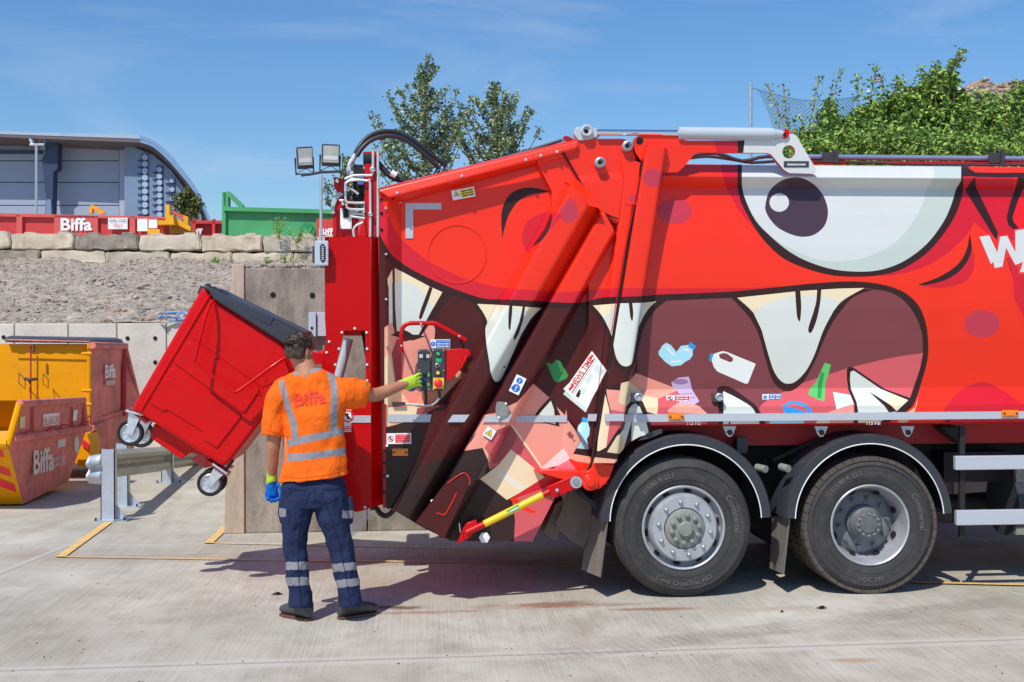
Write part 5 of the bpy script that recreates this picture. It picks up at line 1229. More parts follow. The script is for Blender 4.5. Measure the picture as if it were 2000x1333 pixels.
w_ = MB(); w_.prism([BX(243,500,-.9), BX(243,285,-.9), BX(262,288,-.9), BX(300,304,-.9), BX(335,334,-.9), BX(366,376,-.9), BX(393,420,-.9), BX(400,500,-.9)], cf*.3, mbl); w_.build('blue_wall', bl)
w_ = MB()
for cx_, y0, y1, n_, wd, dd in ((282.5,301,424,9,13,2.2),(312,324,424,8,12,4),(336.5,349,424,5,10.5,5.6)):
    quadw(w_, [(cx_-wd/2,y1),(cx_+wd/2,y1),(cx_+wd/2,y0),(cx_-wd/2,y0)], .05, mnavy, -.96)
vs_ = w_.build('vent_strips', bl); w_ = MB()
for cx_, y0, y1, n_, wd, dd in ((283.5,308,414,9,13,2.2),(312,332,420,8,12,4),(336.5,353,424,5,10.5,5.6)):
    for k in range(n_):
        y = y0 + (y1-y0)*k/(n_-1); w_.lathe(BX(cx_, y, -.98), -cf, [(wd*.44*bd/FPX,0),(wd*.44*bd/FPX,.05),(0,.05)], mcirc, 16)
        w_.prism([BX(cx_-wd*.6-8, y+5, -.97), BX(cx_-wd*.55, y+4, -.97), BX(cx_-wd*.55, y+8, -.97), BX(cx_-wd*.6-6, y+7, -.97)], cf*.05, mnavy)
build_each(w_, 'vent_disc', vs_)
w_ = MB(); co_ = [(-260,254.5),(0,257),(273,264)] + bez([(273,264),(300,275),(330,299),(356,330),(380,362),(398,396),(412,432),(424,480)], 3)
ci_ = [(-260,265.5),(0,268),(274,279)] + bez([(274,279),(298,287),(324,309),(350,338),(374,368),(393,400),(407,434),(419,480)], 3)
for i in range(len(co_)-1):
    j0 = BX(*co_[i][:2],-2); j1 = BX(*co_[i+1][:2],-2); k0 = BX(*ci_[i][:2],-2); k1 = BX(*ci_[i+1][:2],-2); m_ = mroofm if i < 2 else mbrt; e_ = (cf-RT*.31-Vector((0,0,.05)))*26
    mid0 = j0*.5+k0*.5; mid1 = j1*.5+k1*.5
    w_.add([k0,k1,mid1,mid0], [(0,1,2,3)], msoff if i < 2 else mbrt); w_.add([mid0-cf*.02,mid1-cf*.02,j1-cf*.02,j0-cf*.02], [(0,1,2,3)], m_)
    w_.add([j0,j1,j1+e_,j0+e_], [(0,1,2,3)], mroofm); w_.add([k0,k1,k1+e_,k0+e_], [(3,2,1,0)], msoff)
w_.build('roof', bl)
w_ = MB(); quadw(w_, [(88,276),(113,276),(112,330),(104,336),(102,420),(88,420),(90,390),(84,330),(82,310),(88,300)], .6, mnavy, -1.2); quadw(w_, [(79,292),(88,292),(88,286),(79,286)], .3, mbl, -1.4); quadw(w_, [(89,420),(100,420),(99,390),(91,390)], .2, mbl, -1.4); w_.build('blue_column', bl)
fp = thing('floodlight_pole', D(71,415,50), 'slim grey floodlight pole in front of the warehouse', 'floodlight'); f_ = MB(); f_.tube([D(71,500,50), D(71,285,50)], .055, mzinc, 10); f_.tube([D(58,283,50), D(86,283,50)], .05, mpipe, 6); f_.build('pole', fp)
f_ = MB()
for x in (61,): f_.prism([D(x-5,272,50), D(x-1,271,50), D(x+3,279,50), D(x-1,281,50)], cf*.2, mpipe)
for x in (79, 86): f_.prism([D(x-3,272,50), D(x+2,272,50), D(x+1,281,50), D(x-4,281,50)], cf*.2, mplast)
build_each(f_, 'lamp_head', fp)

# ---------------- containers on the upper yard
mcr = mat('faded_red_steel', (200,84,78), rough=.55, var=.12, vscale=1.0, dirt=.25); mcr2 = mat('container_red', (192,56,56), rough=.5, var=.1, vscale=1.0, dirt=.15); mcy = mat('container_yellow', (224,156,14), rough=.5, var=.08, dirt=.15)
mcg = mat('container_green', (66,150,94), rough=.55, var=.16, vscale=.9, dirt=.3); mcgd = mat('container_green_emblem', (38,128,80), rough=.5, var=.1)
dC = 31.0
def CP(px, py, dd=0): return D(px, py, dC+dd)
def cq(mb, pl, dep, m, dd=0): mb.prism([CP(x, y, dd) for x, y in pl], cf*dep, m)
k1 = thing('roll_on_container', CP(150,470), 'long faded red waste container with white lettering standing on the upper yard', 'waste container')
c_ = MB(); cq(c_, [(-260,500),(322,500),(322,424),(-260,412)], 2.4, mcr2); c_.build('body', k1)
c_ = MB(); c_.prism([CP(-260,411,-.1), CP(322,424,-.1), CP(322,428.5,-.1), CP(-260,419,-.1)], cf*.2, mcr); c_.build('top_rail', k1)
c_ = MB()
for x0, x1 in ((-170,-150),(-60,-42),(32,43),(106,191),(253,264)): cq(c_, [(x0,500),(x1,500),(x1,420.5+.02*x1*.5),(x0,420+.02*x0*.5)], .12, mcr, -.1)
build_each(c_, 'rib', k1)
c_ = MB(); put_text(c_, 'Biffa', CP(149,438.5,-.14), RT, Vector((0,0,1)), mlabel, bold=.03, fit=(61*dC/FPX, 25*dC/FPX)); c_.prism([CP(211,448,-.14),CP(249,448,-.14),CP(249,426,-.14),CP(211,426,-.14)], cf*.03, mlabel)
put_text(c_, 'LEVEL LOAD', CP(230,431,-.17), RT, Vector((0,0,1)), mink, fit=(.46,.07)); put_text(c_, 'ONLY', CP(230,440.5,-.17), RT, Vector((0,0,1)), mlred, fit=(.25,.08)); c_.prism([CP(268,452,-.14),CP(288,452,-.14),CP(288,428,-.14),CP(268,428,-.14)], cf*.03, mlabel); c_.prism([CP(290,446,-.14),CP(307,446,-.14),CP(307,429,-.14),CP(290,429,-.14)], cf*.03, mlabel); c_.build('lettering', k1)
c_ = MB(); cq(c_, [(308,439),(340,439),(338,421),(326,421),(322,431),(309,430)], .3, mcy, -.3); cq(c_, [(323,432),(331,432),(331,400),(323,400)], .3, mcy, -.25); cq(c_, [(331,432),(372,452),(372,443),(336,422),(331,424)], .2, mcy, -.05); cq(c_, [(331,408),(366,425),(366,431),(362,432),(331,414)], .15, mcr, .5); cq(c_, [(331,456),(371,458),(371,444),(331,432)], .2, mat('rusty_end', (176,120,40), rough=.6, var=.3, vscale=3), .1); cq(c_, [(288,458),(312,458),(312,448),(288,447)], .1, mcy, -.2)
cq(c_, [(358,440),(367,444),(367,424),(358,420)], .2, mcy, .3); cq(c_, [(167,406),(177,406),(177,400),(190,404),(206,417),(196,419),(180,407),(180,417),(174,417),(174,407),(167,406)], .15, mcy, 1.2); build_each(c_, 'frame_member', k1)
k2 = thing('roll_on_container', CP(400,470,3), 'bright red waste container between the yellow frame and the green container', 'waste container'); c_ = MB(); cq(c_, [(372,500),(440,500),(440,434),(374,434)], 2, mcr2, 2); cq(c_, [(372,437),(440,437),(440,431),(374,431)], .15, mcr2, 1.8)
for x in (376, 414): cq(c_, [(x,500),(x+6,500),(x+6,428),(x,428)], .1, mcr2, 1.8)
put_text(c_, 'ff', CP(389,452,1.7), RT, Vector((0,0,1)), mlabel, bold=.03, fit=(.2,.16)); c_.build('body', k2)
k3 = thing('roll_on_container', CP(540,470), 'green waste container with a round leaf emblem on the upper yard', 'waste container'); c_ = MB(); cq(c_, [(436,500),(700,500),(700,413),(440,405)], 2.4, mcg); c_.build('body', k3)
c_ = MB(); cq(c_, [(436,412),(700,419),(700,411),(436,404)], .2, mcg, -.15); cq(c_, [(433,500),(440,500),(441,377),(434,376)], .2, mcg, -.1); cq(c_, [(436,376),(447,374),(474,401),(474,405),(466,405),(446,384),(446,405),(438,405)], .25, mcg, -.1); c_.build('end_frame', k3)
c_ = MB(); cc = CP(601,452,-.03); c_.lathe(cc, -cf, [(15*dC/FPX,0),(15*dC/FPX,.02),(0,.02)], mcgd, 24)
for s_ in (-1, 1): c_.prism([CP(601+s_*1,461,-.06), CP(601+s_*10,444,-.06), CP(601+s_*5,445,-.06), CP(601,453,-.06)], cf*.02, mcg)
c_.build('emblem', k3)
k4 = thing('roll_on_container', CP(640,470,-.8), 'red waste container mostly hidden behind the lifter, right of the green one', 'waste container'); c_ = MB(); cq(c_, [(618,500),(720,500),(720,428),(618,428)], .5, mcr2, -.75); put_text(c_, 'Biff', CP(637,453,-.8), RT, Vector((0,0,1)), mlabel, bold=.03, fit=(.37,.19)); c_.build('body', k4)

# ---------------- skips on the left
mskr = mat('faded_skip_red', (204,116,108), rough=.75, var=.24, vscale=1.8, dirt=.62); mskr2 = mat('skip_dark_red', (160,40,44), rough=.65, var=.15); msky = mat('skip_yellow', (214,144,0), rough=.5, var=.06, vscale=1.5, dirt=.2, spec=.2); mskd = mat('skip_inside', (90,60,50), rough=.8, var=.2)  # mskr2: deeper red of the skip stripes, hooks and edge tubes
s2 = thing('enclosed_skip', D(100,915,16.4), 'tall yellow and faded red enclosed skip with black lids by the back wall', 'skip')
d0 = 16.2
def SP(px, py, dd=0): return D(px, py, d0+dd)
s_ = MB(); A = [D(-160,905,16.2), D(176,905,16.2), D(176,673,16.2), D(-160,672,16.2)]; dirv = cf*1.6 - RT*.10
s_.prism(A, dirv, msky, mskr); sb = s_.build('body', s2)
s_ = MB(); s_.add([D(177.5,672.5,16.15), D(245,674,17.9), D(236,812,17.9), D(177.5,836,16.15)], [(0,1,2,3)], mskr); s_.add([D(177.5,838,16.15), D(236,814,17.9), D(240,905,17.9), D(185,925,16.15)], [(0,1,2,3)], mskr)
s_.prism([D(243,674,17.8), D(250,700,18), D(272,775,18.2), D(268,800,18.1), D(238,812,17.8)], -RT*.1, mskr)
s_.prism([D(176,905,16.2),D(176,820,16.2),D(250,800,17.9),D(262,800,18.4),D(262,900,18.4),D(250,912,17.9)], -RT*.15, mskr)
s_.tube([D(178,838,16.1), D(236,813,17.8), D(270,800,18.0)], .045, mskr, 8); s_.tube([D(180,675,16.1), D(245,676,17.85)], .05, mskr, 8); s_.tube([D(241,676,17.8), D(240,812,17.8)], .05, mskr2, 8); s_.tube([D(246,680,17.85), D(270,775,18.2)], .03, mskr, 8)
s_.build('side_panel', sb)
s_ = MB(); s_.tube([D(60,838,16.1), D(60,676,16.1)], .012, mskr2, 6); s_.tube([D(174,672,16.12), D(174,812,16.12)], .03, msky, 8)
for y in (691, 763, 790): s_.tube([D(160,y,16.1), D(179,y,16.1)], .022, msky, 8)
s_.tube([D(-160,801.5,16.15), D(176,801.5,16.15)], .02, mskd, 6); build_each(s_, 'door_hinge', sb)
s_ = MB(); s_.tube([D(37,729,16.05), D(37,749,16.0), D(49,760,16.05), D(49,742,16.0), D(37,729,16.05)], .007, mskd, 6); s_.tube([D(84,730,16.05), D(84,750,16.0), D(94,759,16.05), D(94,741,16.0), D(84,730,16.05)], .007, mskd, 6); s_.tube([D(48,740,16.0), D(60,742,15.95), D(73,740,16.0)], .022, mskd, 8); s_.tube([D(55,742,16.0), D(60,750,16.0)], .015, mskd, 6); s_.tube([D(66,672,16.0), D(66,688,16.0)], .02, mskd, 6); build_each(s_, 'door_latch', sb)
s_ = MB(); mlid = mat('black_lid', (70,76,86), rough=.45, var=.1, vscale=3)
s_.prism([D(10,669,16.1), D(172,671,16.1), D(181,670,16.1), D(178,663,16.1), D(165,659,16.1), D(20,656,16.1), D(10,660,16.1)], dirv*.98, mlid)
for k in range(6): s_.prism([D(20+k*27,668.5,16.085), D(35+k*27,668.8,16.085), D(35+k*27,664.2,16.085), D(20+k*27,663.5,16.085)], cf*.15, mplast)
s_.tube([D(12,664,16.02), D(175,668,16.02)], .012, mskr, 6); s_.build('lid', s2, bevel=.01)
s_ = MB(); sdv = (D(245,674,17.9)-D(177.5,672.5,16.15)); sdv.z = 0; sn_ = sdv.normalized().cross(Vector((0,0,1)))
sp_ = lambda t, py: D(177.5,672.5,16.15) + sdv*t + sn_*.012 + Vector((0,0,CZ(210,py,16.95)-D(177.5,672.5,16.15).z))
put_text(s_, 'Biffa', sp_(.52,726), sdv.normalized(), Vector((0,0,1)), mlabel, bold=.02, fit=(sdv.length*.30,.2)); s_.add([sp_(.38,753),sp_(.66,753),sp_(.66,744),sp_(.38,744)], [(0,1,2,3)], mat('worn_label', (190,170,160), rough=.7, var=.2)); s_.build('lettering', sb)
s_ = MB(); s_.prism([D(150,912,15.9), D(172,912,15.9), D(176,868,15.9), D(170,848,15.9), D(158,848,15.9)], cf*.4, msky); s_.prism([D(158,868,15.85), D(163,860,15.85), D(173,868,15.85), D(172,880,15.85), D(168,876,15.85)], cf*.03, mlred); s_.build('foot', s2)

s1 = thing('open_skip', D(60,983,13.9), 'low open skip with faded red side, white web address and chevrons on its yellow end', 'skip')
TL, TR, MR, BR, BL, ML = D(38,789,13.1), D(163,782,15.3), D(170,837,15.6), D(133,942,15.35), D(45,985,13.62), D(15,870,12.8)
def SF(px, py, off=0.0):   # a point on the side plane
    n = (TR-BL).cross(TL-BL).normalized(); n = n if n.dot(CAM-BL) > 0 else -n
    r = ray(px, py); p = CAM + r*((BL-CAM).dot(n)/r.dot(n)); return p + n*off
fl_ = [SF(38,789), SF(163,782), SF(170,837), SF(133,942), SF(45,985), SF(15,870)]
fl_[3].z = max(0.01, fl_[3].z); wv = -RT*1.75
s_ = MB(); n_ = 6
s_.add(fl_, [tuple(range(6))], mskr); s_.add([p+wv for p in fl_], [tuple(range(5,-1,-1))], mskr)
for i, j, m_ in ((1,2,msky),(2,3,msky),(3,4,mskd),(4,5,msky)): s_.add([fl_[i], fl_[j], fl_[j]+wv, fl_[i]+wv], [(0,3,2,1)], m_)
s_.add([p + wv*.02 for p in fl_], [tuple(range(5,-1,-1))], mskd)
so = s_.build('body', s1)
s_ = MB(); s_.tube([fl_[0], fl_[5]], .04, msky, 8); s_.tube([fl_[5]+Vector((0,0,.02)), fl_[5]+wv], .05, msky, 8); s_.tube([fl_[0], fl_[1]], .045, mskr, 8); s_.tube([fl_[1], fl_[2]], .03, mskr, 8); s_.tube([fl_[0]+wv, fl_[1]+wv], .045, mskr, 8); s_.tube([fl_[0]+wv, fl_[5]+wv], .04, msky, 8); s_.build('rim', so)
s_ = MB()
for a, b in (((20,857),(172,836)),): s_.tube([SF(*a,.02), SF(*b,.02)], .045, mskr, 8)
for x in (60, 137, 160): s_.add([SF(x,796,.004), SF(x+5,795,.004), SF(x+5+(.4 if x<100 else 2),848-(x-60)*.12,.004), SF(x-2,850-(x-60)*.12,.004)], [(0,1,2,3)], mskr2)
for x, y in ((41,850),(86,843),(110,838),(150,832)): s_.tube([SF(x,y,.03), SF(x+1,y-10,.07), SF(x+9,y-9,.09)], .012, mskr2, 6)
build_each(s_, 'side_rib', so)
s_ = MB()
def sdec(pl, m, off=.008): s_.add([SF(x, y, off) for x, y in pl], [tuple(range(len(pl)))], m)
mworn = mat('worn_white_paint', (206,196,190), rough=.7, var=.15, vscale=10, dirt=.2)
sdec([(82,833.5),(114.5,829),(115,806.5),(83,809.5)], mlabel); sdec([(37,837.5),(47.5,836),(48,813.5),(38,814.5)], mat('cream_label', (222,204,150), rough=.6, var=.1)); sdec([(141,823),(148,821.5),(150.5,801),(143,802)], mlabel); sdec([(111,875),(127,872),(127.5,857),(112,859.5)], mworn); sdec(ell(148.5,869,5,17,16), mworn)
rgt = (SF(120,900)-SF(60,915)).normalized(); upn = Vector((0,0,1)); 
put_text(s_, 'LEVEL LOAD ONLY', SF(98.5,820,.014), rgt, upn, mlred, fit=(.62,.12)); put_text(s_, 'Biffa', SF(81,899,.03), rgt, upn, mworn, bold=.03, fit=((SF(99,893)-SF(61,893)).length, .30)); put_text(s_, '.co.uk', SF(113,897,.012), rgt, upn, mworn, fit=((SF(127,897)-SF(101,897)).length, .17))
s_.build('lettering', so)
s_ = MB()
for (x0,y0,x1,y1,h_) in ((-60,878,8,892,12),(-60,903,22,930,13),(-60,927,32,960,14)):
    def EF(px, py):
        n = (fl_[4]-fl_[5]).cross(wv).normalized(); r = ray(px, py); p = CAM + r*((fl_[5]-CAM).dot(n)/r.dot(n)); return p + (CAM-p).normalized()*.006
    s_.add([EF(x0,y0-h_), EF(x1-4,y1-h_), EF(x1,y1+2), EF(x0,y0+3)], [(0,1,2,3)], mlred)
build_each(s_, 'chevron', so)

# ---------------- crash barrier
mgalv = mat('galvanised_steel', (168,176,186), rough=.45, metal=.4, var=.14, vscale=6)
mgalv2 = mat('dull_galvanised', (150,152,140), rough=.6, metal=.25, var=.15, vscale=4)
bar = thing('crash_barrier', G(210,1015), 'galvanised steel crash barrier with flared end beside the raised bin', 'crash barrier')
posts = [(211,1018,878,11),(238,991,867,12),(326,944,868,10)]; tops = []
for i, (px, pyb, pyt, wpx) in enumerate(posts):
    b0 = G(px, pyb); d = (b0-CAM).dot(cf); h_ = (pyb-pyt)*d/FPX; s_ = MB(); w = .075
    s_.box((b0.x-w, b0.y-.01, 0.012), (b0.x+w, b0.y, h_), mgalv); s_.box((b0.x-w, b0.y-.01, .012), (b0.x-w+.01, b0.y+.14, h_), mgalv); s_.box((b0.x+w-.01, b0.y-.01, .012), (b0.x+w, b0.y+.09, h_), mgalv)
    po = s_.build('post', bar)
    s_ = MB(); s_.box((b0.x-.14, b0.y-.1, .0), (b0.x+.22, b0.y+.2, .014), mgalv)
    for dx in (-.11, .19): s_.tube([(b0.x+dx, b0.y-.07, .01), (b0.x+dx, b0.y-.07, .045)], .012, mchas, 6)
    s_.prism([(b0.x+w,b0.y+.05,.014),(b0.x+.2,b0.y+.05,.014),(b0.x+w,b0.y+.05,.17)], (0,.008,0), mgalv); s_.build('base_plate', po)
    tops.append((b0, h_))
def wprof(c, out, up):   # W-beam profile points
    q = [(-.155,.0),(-.14,.03),(-.10,.075),(-.06,.075),(-.02,.0),(.02,.0),(.06,.075),(.10,.075),(.14,.03),(.155,.0)]
    return [c + up*a + out*b for a, b in q]
s_ = MB(); c0_ = tops[0][0] + Vector((-.02, -.0, tops[0][1]-.16)); c3_ = tops[2][0] + Vector((-.02, .1, tops[2][1]-.2)); dirb = (c3_-c0_).normalized(); outv = dirb.cross(Vector((0,0,1))).normalized(); outv = outv if outv.x > 0 else -outv
cs_ = [c0_, c0_ + dirb*1.2, c3_, c3_ + dirb*3.5]
rings = [wprof(c + outv*.0, outv, Vector((0,0,1))) for c in cs_]; V = [p for r_ in rings for p in r_]; n = len(rings[0])
s_.add(V, [(i*n+k, i*n+k+1, (i+1)*n+k+1, (i+1)*n+k) for i in range(len(rings)-1) for k in range(n-1)], mgalv2, False); be = s_.build('rail', bar, merge=True)
be.modifiers.new('thickness', 'SOLIDIFY').thickness = .004
s_ = MB(); rings = []
cF = D(200, 917, 12.15)
for k in range(6):
    t = k/5; c = cF - RT*(.13*t) + cf*(-.05*t*t); rings.append([c + Vector((0,0,1))*(a*(1-.12*t)) + (-cf)*(b*(1.0+.4*t) - .01) + RT*0 for a, b in [(-.165,.0),(-.14,.02),(-.09,.06),(-.05,.055),(-.01,.005),(.02,.005),(.05,.055),(.09,.06),(.14,.02),(.165,.0)]])
V = [p for r_ in rings for p in r_]; s_.add(V, [(i*n+k, i*n+k+1, (i+1)*n+k+1, (i+1)*n+k) for i in range(5) for k in range(n-1)], mgalv, True); fe = s_.build('flared_end', bar, angle=60)
fe.modifiers.new('thickness', 'SOLIDIFY').thickness = .004

# ---------------- raised wheelie bin
mbin = mat('bin_red_plastic', (190,0,5), rough=.34, coat=.0, var=.05, vscale=3, spec=.28, dirt=.04); mlidb = mat('bin_lid_plastic', (48,52,62), rough=.42, var=.06, vscale=4)
YB = .57; wb = thing('wheelie_bin', P(350,760,YB+.6), 'large red four-wheeled bin with a dark grey lid tipped up on the lifter arms', 'waste bin')
b_ = MB(); b_.prism([P(x, y, YB) for x, y in [(256,799),(395,560),(407,567),(418,584),(553,670),(560,690),(574,714),(576,724),(570,738),(508,826),(447,905),(434,912)]], (0, .78, 0), mbin); bo = b_.build('tub', wb, bevel=.03, seg=4); 
def relief(pl, dep=.013, name='panel_rib'):
    q = MB(); q.prism([P(x, y, YB-dep) for x, y in pl], (0, dep+.02, 0), mbin); return q.build(name, bo, bevel=.007, seg=3)
relief([(291,788),(332,722),(340,719),(471,809),(470,816),(423,876),(397,859),(396,844),(327,801),(318,804)])
relief([(339,709),(364,671),(372,668),(506,757),(507,764),(478,806),(470,805)])
relief([(373,660),(410,596),(420,592),(552,678),(568,716),(562,736),(512,758)], .006)
relief([(326,740),(331,738),(452,824),(450,828),(440,826),(325,745)], .014)
q = MB(); q.ptube([(276,801,YB-.004),(412,573,YB-.004)], .009, mbin, 8, smooth=0); 

for x, y in [(429,682),(519,743),(507,770),(452,829)]: q.ball(P(x,y,YB-.006), .009, mbin, 8)
q.build('corner_moulding', bo)
q = MB(); q.ptube([(418,587,YB-.02),(404,612,YB-.12),(382,698,YB-.16),(384,710,YB-.16),(412,733,YB-.16),(450,762,YB-.16),(458,765,YB-.16),(468,762,YB-.15),(550,703,YB-.10),(557,705,YB-.06),(562,716,YB)], .0105, mbin, 10); q.build('side_handle', bo)
q = MB(); q.prism([P(x,y,YB+.12) for x, y in [(300,828),(294,852),(296,858),(354,898),(372,884),(398,892),(405,910),(418,905),(430,880)]], (0,.54,0), mbin); q.build('underside_well', bo, bevel=.03, seg=3)
q = MB(); q.prism([P(x,y,YB+.2) for x, y in [(385,888),(418,876),(440,905),(400,915),(372,898)]], (0,.4,0), mat('bin_base_plate', (176,60,56), rough=.3, var=.1)); q.build('base_plate', bo)
q = MB(); q.prism([P(x,y,YB-.05) for x, y in [(395,562),(402,556),(430,571),(500,604),(560,636),(592,655),(600,666),(598,680),(588,690),(553,672),(418,586),(408,570)]], (0,.86,0), mlidb); lo = q.build('lid', wb, bevel=.018, seg=3)
q = MB()
for c_, r_ in ((406,.03),(418,.026),(432,.028),(441,.022)): q.tube([P(c_, 561+(c_-406)*.42, YB+.0), P(c_, 561+(c_-406)*.42, YB+.8)], r_, mlidb, 10)
q.prism([P(384,574,YB+.02),P(392,558,YB+.02),P(398,562,YB+.02),P(390,574,YB+.02)], (0,.8,0), mlidb); q.build('lid_hinge', lo)
q = MB(); q.prism([P(x,y,YB-.056) for x, y in [(505,606),(536,621),(527,636),(497,620)]], (0,.01,0), mlidb); q.prism([P(x,y,YB-.02) for x, y in [(540,622),(594,648),(588,655),(534,628)]], (0,.7,0), mlidb); build_each(q, 'lid_moulding', lo, bevel=.004)
mwh = mat('castor_silver', (196,200,206), rough=.3, metal=.6, var=.15, vscale=30)
def castor(cx, cy, mx, my, Y, lab=None):
    c = P(cx, cy, Y); s_ = PX(cx, cy, Y); r_ = 25.5*s_
    w = MB(); w.lathe(c, (0,-1,0), [(r_*.72,-.025),(r_*.75,.024),(r_*.93,.026),(r_,.012),(r_,-.012),(r_*.93,-.026),(r_*.72,-.026)], mblk, 40)
    o = w.build('castor', wb, angle=50)
    w = MB(); w.lathe(c, (0,-1,0), [(r_*.74,.02),(r_*.68,.024),(r_*.66,.006),(r_*.3,.004),(r_*.28,.022),(0,.024)], mwh, 32)
    for k in range(8):
        t = 2*math.pi*k/8; w.lathe(c + Vector((math.cos(t)*r_*.48, -.004, math.sin(t)*r_*.48)), (0,-1,0), [(r_*.09,0),(r_*.09,.008),(0,.008)], mpipe, 10)
    w.build('hub', o)
    w = MB(); m0 = P(mx, my, Y); ax_ = (c-m0); sd_ = Vector((-ax_.z, 0, ax_.x)).normalized()
    for yy in (-.034, .034):
        w.prism([m0 + sd_*.05 + Vector((0,yy,0)), m0 - sd_*.05 + Vector((0,yy,0)), c - sd_*.022 + ax_*.08 + Vector((0,yy,0)), c + sd_*.022 + ax_*.08 + Vector((0,yy,0))], (0,.004,0), mwh)
    w.obox(m0, sd_*.07, Vector((0,.06,0)), ax_.normalized()*.008, mwh); w.build('fork', o, bevel=.002)
castor(255, 846, 266, 806, YB+.09); castor(411, 944, 432, 915, YB+.09); castor(276, 849, 290, 812, YB+.42); castor(418, 938, 440, 905, YB+.42)
q = MB(); q.pprism([(250,797),(262,802),(288,824),(284,828),(254,804)], YB+.04, .14, mat('castor_plate_red', (130,10,20), rough=.3, var=.1)); q.pprism([(404,899),(432,914),(446,926),(442,932),(408,908)], YB+.04, .14, MATS['castor_plate_red']); q.ptube([(432,925,YB+.1),(444,915,YB+.1),(456,898,YB+.1)], .012, mplast, 6); build_each(q, 'castor_plate', bo)
# lifter arms that hold the bin (behind the worker)
q = MB(); q.tube([P(565,705,YB+.1), P(640,690,YB+.1)], .03, mred, 10); q.pprism([(500,818),(516,800),(524,806),(512,830)], YB+.3, .1, mplast); q.pbox(600, 690, 650, 712, .35, 1.6, mred); q.build('lifting_arm', truck)
# ------------------------------------------------------------------ PERSON
d0p = 7.95
def M_(px, py, dd=0.0): return D(px, py, d0p+dd)
mpp = d0p/FPX
mskin = mat('skin', (178,122,92), rough=.55, var=.12, vscale=14, k=.95, bump=.15, bscale=60)
mhair = mat('dark_brown_hair', (62,46,36), rough=.55, var=.35, vscale=40)
def fabric(name, rgb, fold=.5, fs=5.0, k=KV, rough=.85):
    m = mat(name, rgb, rough=rough, var=.04, vscale=6, k=k, spec=.2); nt = m.node_tree; N = nt.nodes; L = nt.links; b = N['Principled BSDF']
    tcn = N.new('ShaderNodeTexCoord'); mp_ = N.new('ShaderNodeMapping'); L.new(tcn.outputs['Object'], mp_.inputs[0]); mp_.inputs['Scale'].default_value = (1.0, 1.0, .55); mp_.inputs['Rotation'].default_value = (.3, .5, .2)
    n1 = N.new('ShaderNodeTexNoise'); L.new(mp_.outputs[0], n1.inputs['Vector']); n1.inputs['Scale'].default_value = fs; n1.inputs['Detail'].default_value = 3; n1.inputs['Distortion'].default_value = 1.2
    n2 = N.new('ShaderNodeTexNoise'); L.new(tcn.outputs['Object'], n2.inputs['Vector']); n2.inputs['Scale'].default_value = 320; n2.inputs['Detail'].default_value = 1
    b1_ = N.new('ShaderNodeBump'); b1_.inputs['Strength'].default_value = fold; b1_.inputs['Distance'].default_value = .05; L.new(n1.outputs['Fac'], b1_.inputs['Height'])
    b2_ = N.new('ShaderNodeBump'); b2_.inputs['Strength'].default_value = .15; b2_.inputs['Distance'].default_value = .002; L.new(n2.outputs['Fac'], b2_.inputs['Height']); L.new(b1_.outputs[0], b2_.inputs['Normal']); L.new(b2_.outputs[0], b.inputs['Normal'])
    return m
mshirt = fabric('orange_cloth', (255,100,22), .8, 4.5, k=.86); mpants = fabric('navy_cloth', (36,45,76), .8, 6, k=.9); mrefl = fabric('grey_reflective_cloth', (128,127,134), .4, 6)
mglvY = fabric('glove_lime', (176,208,62), .3, 20, k=.9); mglvB = fabric('glove_blue', (10,92,176), .3, 20, rough=.5); mboot = mat('boot_leather', (66,66,66), rough=.55, var=.2, vscale=12, bump=.2, bscale=40); msole = mat('boot_sole_orange', (96,60,46), rough=.6, var=.08)
def loft(mb, secs, m, n=28):
    """secs: (centre, a_vec, b_vec): ellipse half axes as vectors"""
    V = []; F = []
    for c, a, b in secs:
        for k in range(n):
            t = 2*math.pi*k/n; V.append(c + a*math.cos(t) + b*math.sin(t))
    for i in range(len(secs)-1):
        for k in range(n): F.append((i*n+k, i*n+(k+1) % n, (i+1)*n+(k+1) % n, (i+1)*n+k))
    F.append(tuple(range(n-1,-1,-1))); F.append(tuple((len(secs)-1)*n+k for k in range(n)))
    mb.add(V, F, m, True)
def limb(mb, pts, m, n=18, flat=1.0, sub=4):
    """pts: (px,py,dd,r px)"""
    q = crom([M_(a, b, c) for a, b, c, r in pts], sub); rr = []
    for i in range(len(pts)-1):
        for k in range(sub): 
            t = k/sub; t = t*t*(3-2*t); rr.append((pts[i][3]*(1-t)+pts[i+1][3]*t)*mpp)
    rr.append(pts[-1][3]*mpp); mb.tube(q, rr, m, n); mb.ball(q[0], rr[0], m, 16); mb.ball(q[-1], rr[-1], m, 16)
def fuse(mb, name, parent, voxel, smooth_it=6, folds=None):
    o = mb.build(name, None); rm_ = o.modifiers.new('r', 'REMESH'); rm_.mode = 'VOXEL'; rm_.voxel_size = voxel; rm_.use_smooth_shade = True
    sm = o.modifiers.new('s', 'SMOOTH'); sm.iterations = smooth_it; sm.factor = .5
    if folds:
        for st_, sc_, dr in folds:
            tx = bpy.data.textures.new('cloth_folds', 'CLOUDS'); tx.noise_scale = sc_; tx.noise_depth = 1
            dm = o.modifiers.new('f', 'DISPLACE'); dm.texture = tx; dm.strength = st_; dm.mid_level = .5; dm.texture_coords = 'GLOBAL'
    dg = bpy.context.evaluated_depsgraph_get(); me = bpy.data.meshes.new_from_object(o.evaluated_get(dg)); mats = list(o.data.materials); bpy.data.objects.remove(o)
    me.name = name; o = bpy.data.objects.new(name, me); COL.objects.link(o); set_parent(o, parent)
    for p in me.polygons: p.use_smooth = True
    return o
